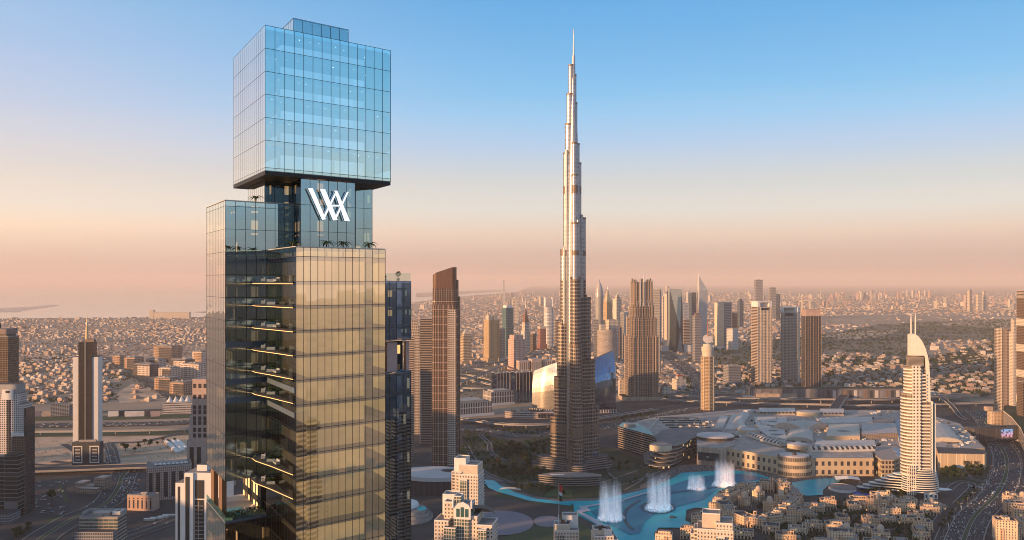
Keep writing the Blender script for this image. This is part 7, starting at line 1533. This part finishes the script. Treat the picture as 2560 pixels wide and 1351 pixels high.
# ---------------------------------------------------------------- cars
CARC = {'white': (.62, .62, .61), 'silver': (.36, .37, .38), 'black': (.015, .015, .017), 'dark red': (.20, .02, .02), 'grey': (.12, .12, .13)}
M_GL = plain('car_glass', (.02, .025, .03), .1); M_TY = plain('tyre', (.015, .015, .015), .8)
def car_mesh(c):
    b = B(); b.prism(rrect(4.5, 1.85, .35, 3), .35, .85, 0, 0, None, False, scale(rrect(4.5, 1.85, .35, 3), .97)); b.prism(rrect(2.7, 1.66, .3, 3, -.2), .86, 1.45, 1, 0, None, False, scale(rrect(2.7, 1.66, .3, 3, -.2), .82))
    for x_ in (-1.4, 1.4):
        for s in (-1, 1): b.box(x_ - .33, x_ + .33, s * .86 - .1, s * .86 + .1, 0, .66, 2)
    return b.build('car', [plain('car_paint_' + c.replace(' ', '_'), CARC[c], .3, .1, var=.02), M_GL, M_TY])
CARS = {c: car_mesh(c) for c in CARC}; CU = {c: False for c in CARC}; NC = 0
stuffcar = B(); cm = list(CARC)
def put_car(p, r, z, where, group):
    global NC
    c = rn.choice(('white', 'white', 'white', 'silver', 'black', 'grey', 'dark red'))
    if NC >= 290: stuffcar.obox(p[0], p[1], 4.5, 1.8, z + .3, z + .9, r, cm.index(c)).obox(p[0], p[1], 2.5, 1.6, z + .9, z + 1.45, r, 5, cm.index(c)); return
    NC += 1; lb = '%s car %s' % (c, where)
    if not CU[c]: CU[c] = True; o = CARS[c]; o.location = (*p, z); o.rotation_euler = (0, 0, r); tag(o, lb, 'car', group)
    else: dup(CARS[c], (*p, z), r, lb, group, None, False)
def traffic(name, dens, where, group, jam=(0, 0), y0=0, y1=1e9):
    q, w, z, med, lanes = ROADS[name]; hw = (w - med) / 2
    for s in (-1, 1):
        for l in range(lanes):
            off = s * (med / 2 + hw * (l + .5) / lanes); d = rn.uniform(0, 20); k = 0; acc = 0
            for i in range(len(q) - 1):
                (x0, y_0), (x1, y_1) = q[i], q[i + 1]; L_ = sqrt((x1 - x0) ** 2 + (y_1 - y_0) ** 2); a = math.atan2(y_1 - y_0, x1 - x0)
                while d < acc + L_:
                    f_ = (d - acc) / L_; x_ = x0 + (x1 - x0) * f_ - sin(a) * off; yy = y_0 + (y_1 - y_0) * f_ + cos(a) * off
                    dn = jam[0 if s < 0 else 1] or dens
                    if y0 < yy < y1 and abs(x_ / yy) < .6: put_car((x_, yy), a if s < 0 else a + pi, z + .05, where, group)
                    d += 6.5 + rn.expovariate(dn)
                acc += L_
traffic('boulevard_road', .02, 'on the boulevard below the mall sign wing', 'cars on the boulevard', (.02, .075))
traffic('river_road', .015, 'on the road at the bottom left of the skyscraper', 'cars on the lower left roads'); traffic('avenue_road', .02, 'on the curving avenue at lower left', 'cars on the lower left roads', (.08, .015), 1380)
for k in range(46): p = G(rn.uniform(88, 170), rn.uniform(1205, 1290)); put_car(p, rn.choice((.1, pi / 2 + .1)), 1.2, 'in the car park at lower left', 'cars in the car park')
for k in range(40): p = G(rn.uniform(306, 350), rn.uniform(1196, 1232)); put_car(p, 1.3, 1.2, 'waiting beside the curving avenue', 'cars in the queue beside the avenue')
for k in range(30): p = G(rn.uniform(266, 292), rn.uniform(1135, 1160)); put_car(p, 1.3, 1.2, 'in the small car park behind the office cube', 'cars behind the office cube')
traffic('cross_road', .03, 'on the cross road by the old quarter', 'cars on the cross road'); traffic('park_road', .03, 'on the park road', 'cars on the park road')
traffic('highway_road', .035, 'on the highway', 'cars on the highway', (.05, .03)); traffic('service_road', .01, 'on the service road', 'cars on the highway'); traffic('trade_centre_road', .05, 'x', 'x', (.08, .05)); traffic('diagonal_road', .008, 'x', 'x')
for k in range(220): p = G(rn.uniform(1640, 1750), rn.uniform(930, 990)); put_car(p, rn.uniform(0, 3), .5, 'x', 'x')
if stuffcar.f: tag(stuffcar.build('distant_traffic', [plain('car_paint_' + c.replace(' ', '_'), CARC[c]) for c in cm] + [M_GL]), kind='stuff')
for c in CARC:
    if not CU[c]: bpy.data.objects.remove(CARS[c])
t = thing('bus', 'long white articulated bus at the boulevard crossing', 'bus', (*G(2484, 1237), 1.7), R(48)); B().prism(rrect(15, 2.6, .4, 3), .5, 3.1, 0, 0).build('body', M_WHITE, t); B().prism(rrect(14.4, 2.64, .3, 3), 1.5, 2.5, 0, 0, 0).build('window_band', M_GL, t)
for x_ in (-5.5, 5): B().box(x_ - .5, x_ + .5, -1.33, 1.33, 0, 1).build('wheel', M_TY, t)
for k, (u, v, l) in enumerate(((374, 1302, 16), (392, 1299, 18), (408, 1296, 14), (424, 1292, 20))):
    t = thing('site_cabin', ['first white site cabin from the left along the lower road', 'second white site cabin along the lower road', 'third, shorter site cabin along the lower road', 'longest site cabin, nearest the white balcony tower'][k], 'cabin', (*G(u, v), 0), R(8), 'site cabins along the lower road'); B().box(-l / 2, l / 2, -2, 2, 0, 3.2, 0, 0).build('body', M_CREAM, t); B().box(-l / 2 - .2, l / 2 + .2, -2.2, 2.2, 3.21, 3.5).build('roof', M_WHITE, t)
for k, (u0, v0, u1, v1) in enumerate(((415, 1106, 446, 1136), (432, 1106, 458, 1132), (444, 1106, 466, 1126))):
    p, q = G(u0, v0), G(u1, v1); l = sqrt((p[0] - q[0]) ** 2 + (p[1] - q[1]) ** 2); t = thing('long_shed', ['leftmost long pale shed on the sandy plot', 'middle long pale shed on the sandy plot', 'shortest pale shed, beside the pink stepped tower'][k], 'shed', ((p[0] + q[0]) / 2, (p[1] + q[1]) / 2, 0), math.atan2(q[1] - p[1], q[0] - p[0]), 'sheds on the sandy plot'); B().box(-l / 2, l / 2, -5, 5, 0, 4.5).build('body', M_CREAM, t); B().prism([(-l / 2, -5.4), (l / 2, -5.4), (l / 2, 5.4), (-l / 2, 5.4)], 4.55, 6.6, 0, 0, None, False, [(-l / 2, -.3), (l / 2, -.3), (l / 2, .3), (-l / 2, .3)]).build('roof', M_WHITE, t)
# street lamps and banners along the boulevard
q, w, z, med, lanes = ROADS['boulevard_road']; acc = 0; LP = None
for i in range(len(q) - 1):
    (x0, y_0), (x1, y_1) = q[i], q[i + 1]; L_ = sqrt((x1 - x0) ** 2 + (y_1 - y_0) ** 2); a = math.atan2(y_1 - y_0, x1 - x0); acc += L_
    if acc < 34: continue
    acc = 0
    for s in (-1, 1):
        p = (x0 - sin(a) * s * (w / 2 + 3), y_0 + cos(a) * s * (w / 2 + 3))
        if LP is None:
            LP = thing('street_lamp', 'tall grey street lamp on the pavement left of the boulevard', 'street lamp', (*p, 1), a, 'street lamps along the boulevard'); B().lathe([(.22, 0), (.12, 10)], 6).build('pole', M_STEEL, LP); B().box(-.15, .15, -2.4, 0, 9.8, 10, 0, 0, 0).build('arm', M_STEEL, LP); B().box(-.25, .25, -2.9, -1.8, 9.6, 9.8, 0, 0, 0).build('lamp_head', M_WHITE, LP)
        else: dup(LP, (*p, 1), a + (0 if s > 0 else pi), 'tall grey street lamp on the pavement %s of the boulevard' % ('left' if s > 0 else 'right'), 'street lamps along the boulevard')
BN = None
for k, (u, v) in enumerate(((2402, 1281), (2430, 1245), (2454, 1230), (2384, 1306), (2370, 1325), (2465, 1215), (2495, 1330), (2488, 1270), (2460, 1310))):
    if BN is None: BN = thing('banner', 'white upright banner on the pavement beside the boulevard', 'banner', (*G(u, v), 1), .2, 'banners along the boulevard'); B().lathe([(.15, 0), (.12, 9)], 6).build('pole', M_STEEL, BN); B().box(.2, 2.2, -.06, .06, 2.2, 8.8, 0, 0, 0).build('cloth', M_WHITE, BN)
    else: dup(BN, (*G(u, v), 1), .2 + k * .1)
# tracks and scrub on the sandy lots
M_TRACK = plain('sand_track', (.70, .50, .35), .9)
for k, pts in enumerate(([(66, 1118), (110, 1112), (170, 1122), (182, 1150)], [(66, 1140), (120, 1132), (165, 1142)], [(300, 1120), (350, 1128), (400, 1122), (450, 1100)], [(296, 1150), (340, 1152), (365, 1142)], [(300, 1112), (360, 1110), (420, 1098)])): line('sand_track', pts, 6, 1.0, M_TRACK)
sb = B(); LOT = [G(u, v) for u, v in ((66, 1100), (462, 1098), (462, 1158), (372, 1158), (66, 1164))]
for k in range(260):
    p = rand_in(LOT)
    if hashn(*p, .02) > -.05: sb.leafball((*p, .8), rn.uniform(.8, 2.2), 10, .7, rn.randrange(3))
tag(sb.build('desert_scrub', M_LEAF), kind='stuff')
# people on the lakeside promenade, too many and too small to tell apart
b = B(); cols = [plain('cloth_dark', (.03, .03, .035)), plain('cloth_pale', (.5, .48, .45)), plain('cloth_brown', (.16, .10, .08))]
PR = [[G(u, v) for u, v in p] for p in ([(1640, 1216), (1677, 1199), (1704, 1183), (1774, 1179), (1838, 1177), (1890, 1183), (1948, 1205), (2040, 1199), (2104, 1196), (2150, 1190), (2140, 1182), (2050, 1184), (1960, 1190), (1870, 1172), (1780, 1166), (1700, 1172), (1655, 1190)],)]
for k in range(1500): 
    p = rand_in(PR[0]); h = rn.uniform(1.5, 1.8); b.lathe([(.22, 0), (.26, h * .5), (.3, h * .8), (.12, h * .87), (.13, h)], 5, k % 3 if k % 5 else 1, *p)
o = tag(b.build('crowd', cols), kind='stuff'); o.location.z = 1.1
# ---------------------------------------------------------------- unseen towers added out of frame to shade the city; others mirror in bronze glass
px_, py_ = sin(SUN_AZ), cos(SUN_AZ)
for k, (p, q, h, w) in enumerate(((600, 420, 170, 50), (690, 520, 205, 56), (775, 560, 232, 60), (860, 600, 228, 56), (955, 560, 262, 60), (1045, 640, 244, 54), (1130, 600, 290, 60), (1225, 640, 355, 64), (1325, 620, 388, 70), (1420, 680, 345, 60), (1510, 640, 262, 56), (1620, 760, 190, 60), (1740, 820, 120, 50), (1870, 860, 130, 60), (1990, 900, 225, 54), (2110, 900, 110, 50))):
    x_, y_ = py_ * p + px_ * q, -px_ * p + py_ * q
    t = thing('shade_tower', 'plain unseen tower beyond the left edge, added to shade the city', 'tower', (x_, y_, 0), -SUN_AZ + R(20), 'unseen towers shading the city')
    h += 45; B().box(-w / 2, w / 2, -20, 20, 0, h, 0, 1).build('shaft', [(F_GREY, F_CREAM, F_BROWN)[k % 3], M_ROOF], t); B().box(-w / 4, w / 4, -10, 10, h, h + 9, 0, 1).build('roof_plant_room', [F_GREY, M_ROOF], t)
for k, (x_, y_, h, w, m) in enumerate(((430, -40, 255, 40, F_STRIPE), (820, -300, 262, 40, F_CREAM), (700, 20, 215, 66, F_STRIPE), (1250, -420, 290, 46, F_GREY))):
    t = thing('mirrored_tower', ['striped slab mirrored low in the bronze glass', 'cream tower mirrored in the bronze glass', 'broad striped block mirrored at the bottom of the bronze glass', 'grey tower mirrored faintly in the bronze glass'][k], 'tower', (x_, y_, 0), R(30 + k * 12), 'towers mirrored in the bronze glass')
    B().box(-w / 2, w / 2, -18, 18, 0, h, 0, 1).build('shaft', [m, M_ROOF], t); B().box(-w / 3, w / 3, -12, 12, h, h + 8, 0, 1).build('roof_plant_room', [M_CONC, M_ROOF], t)
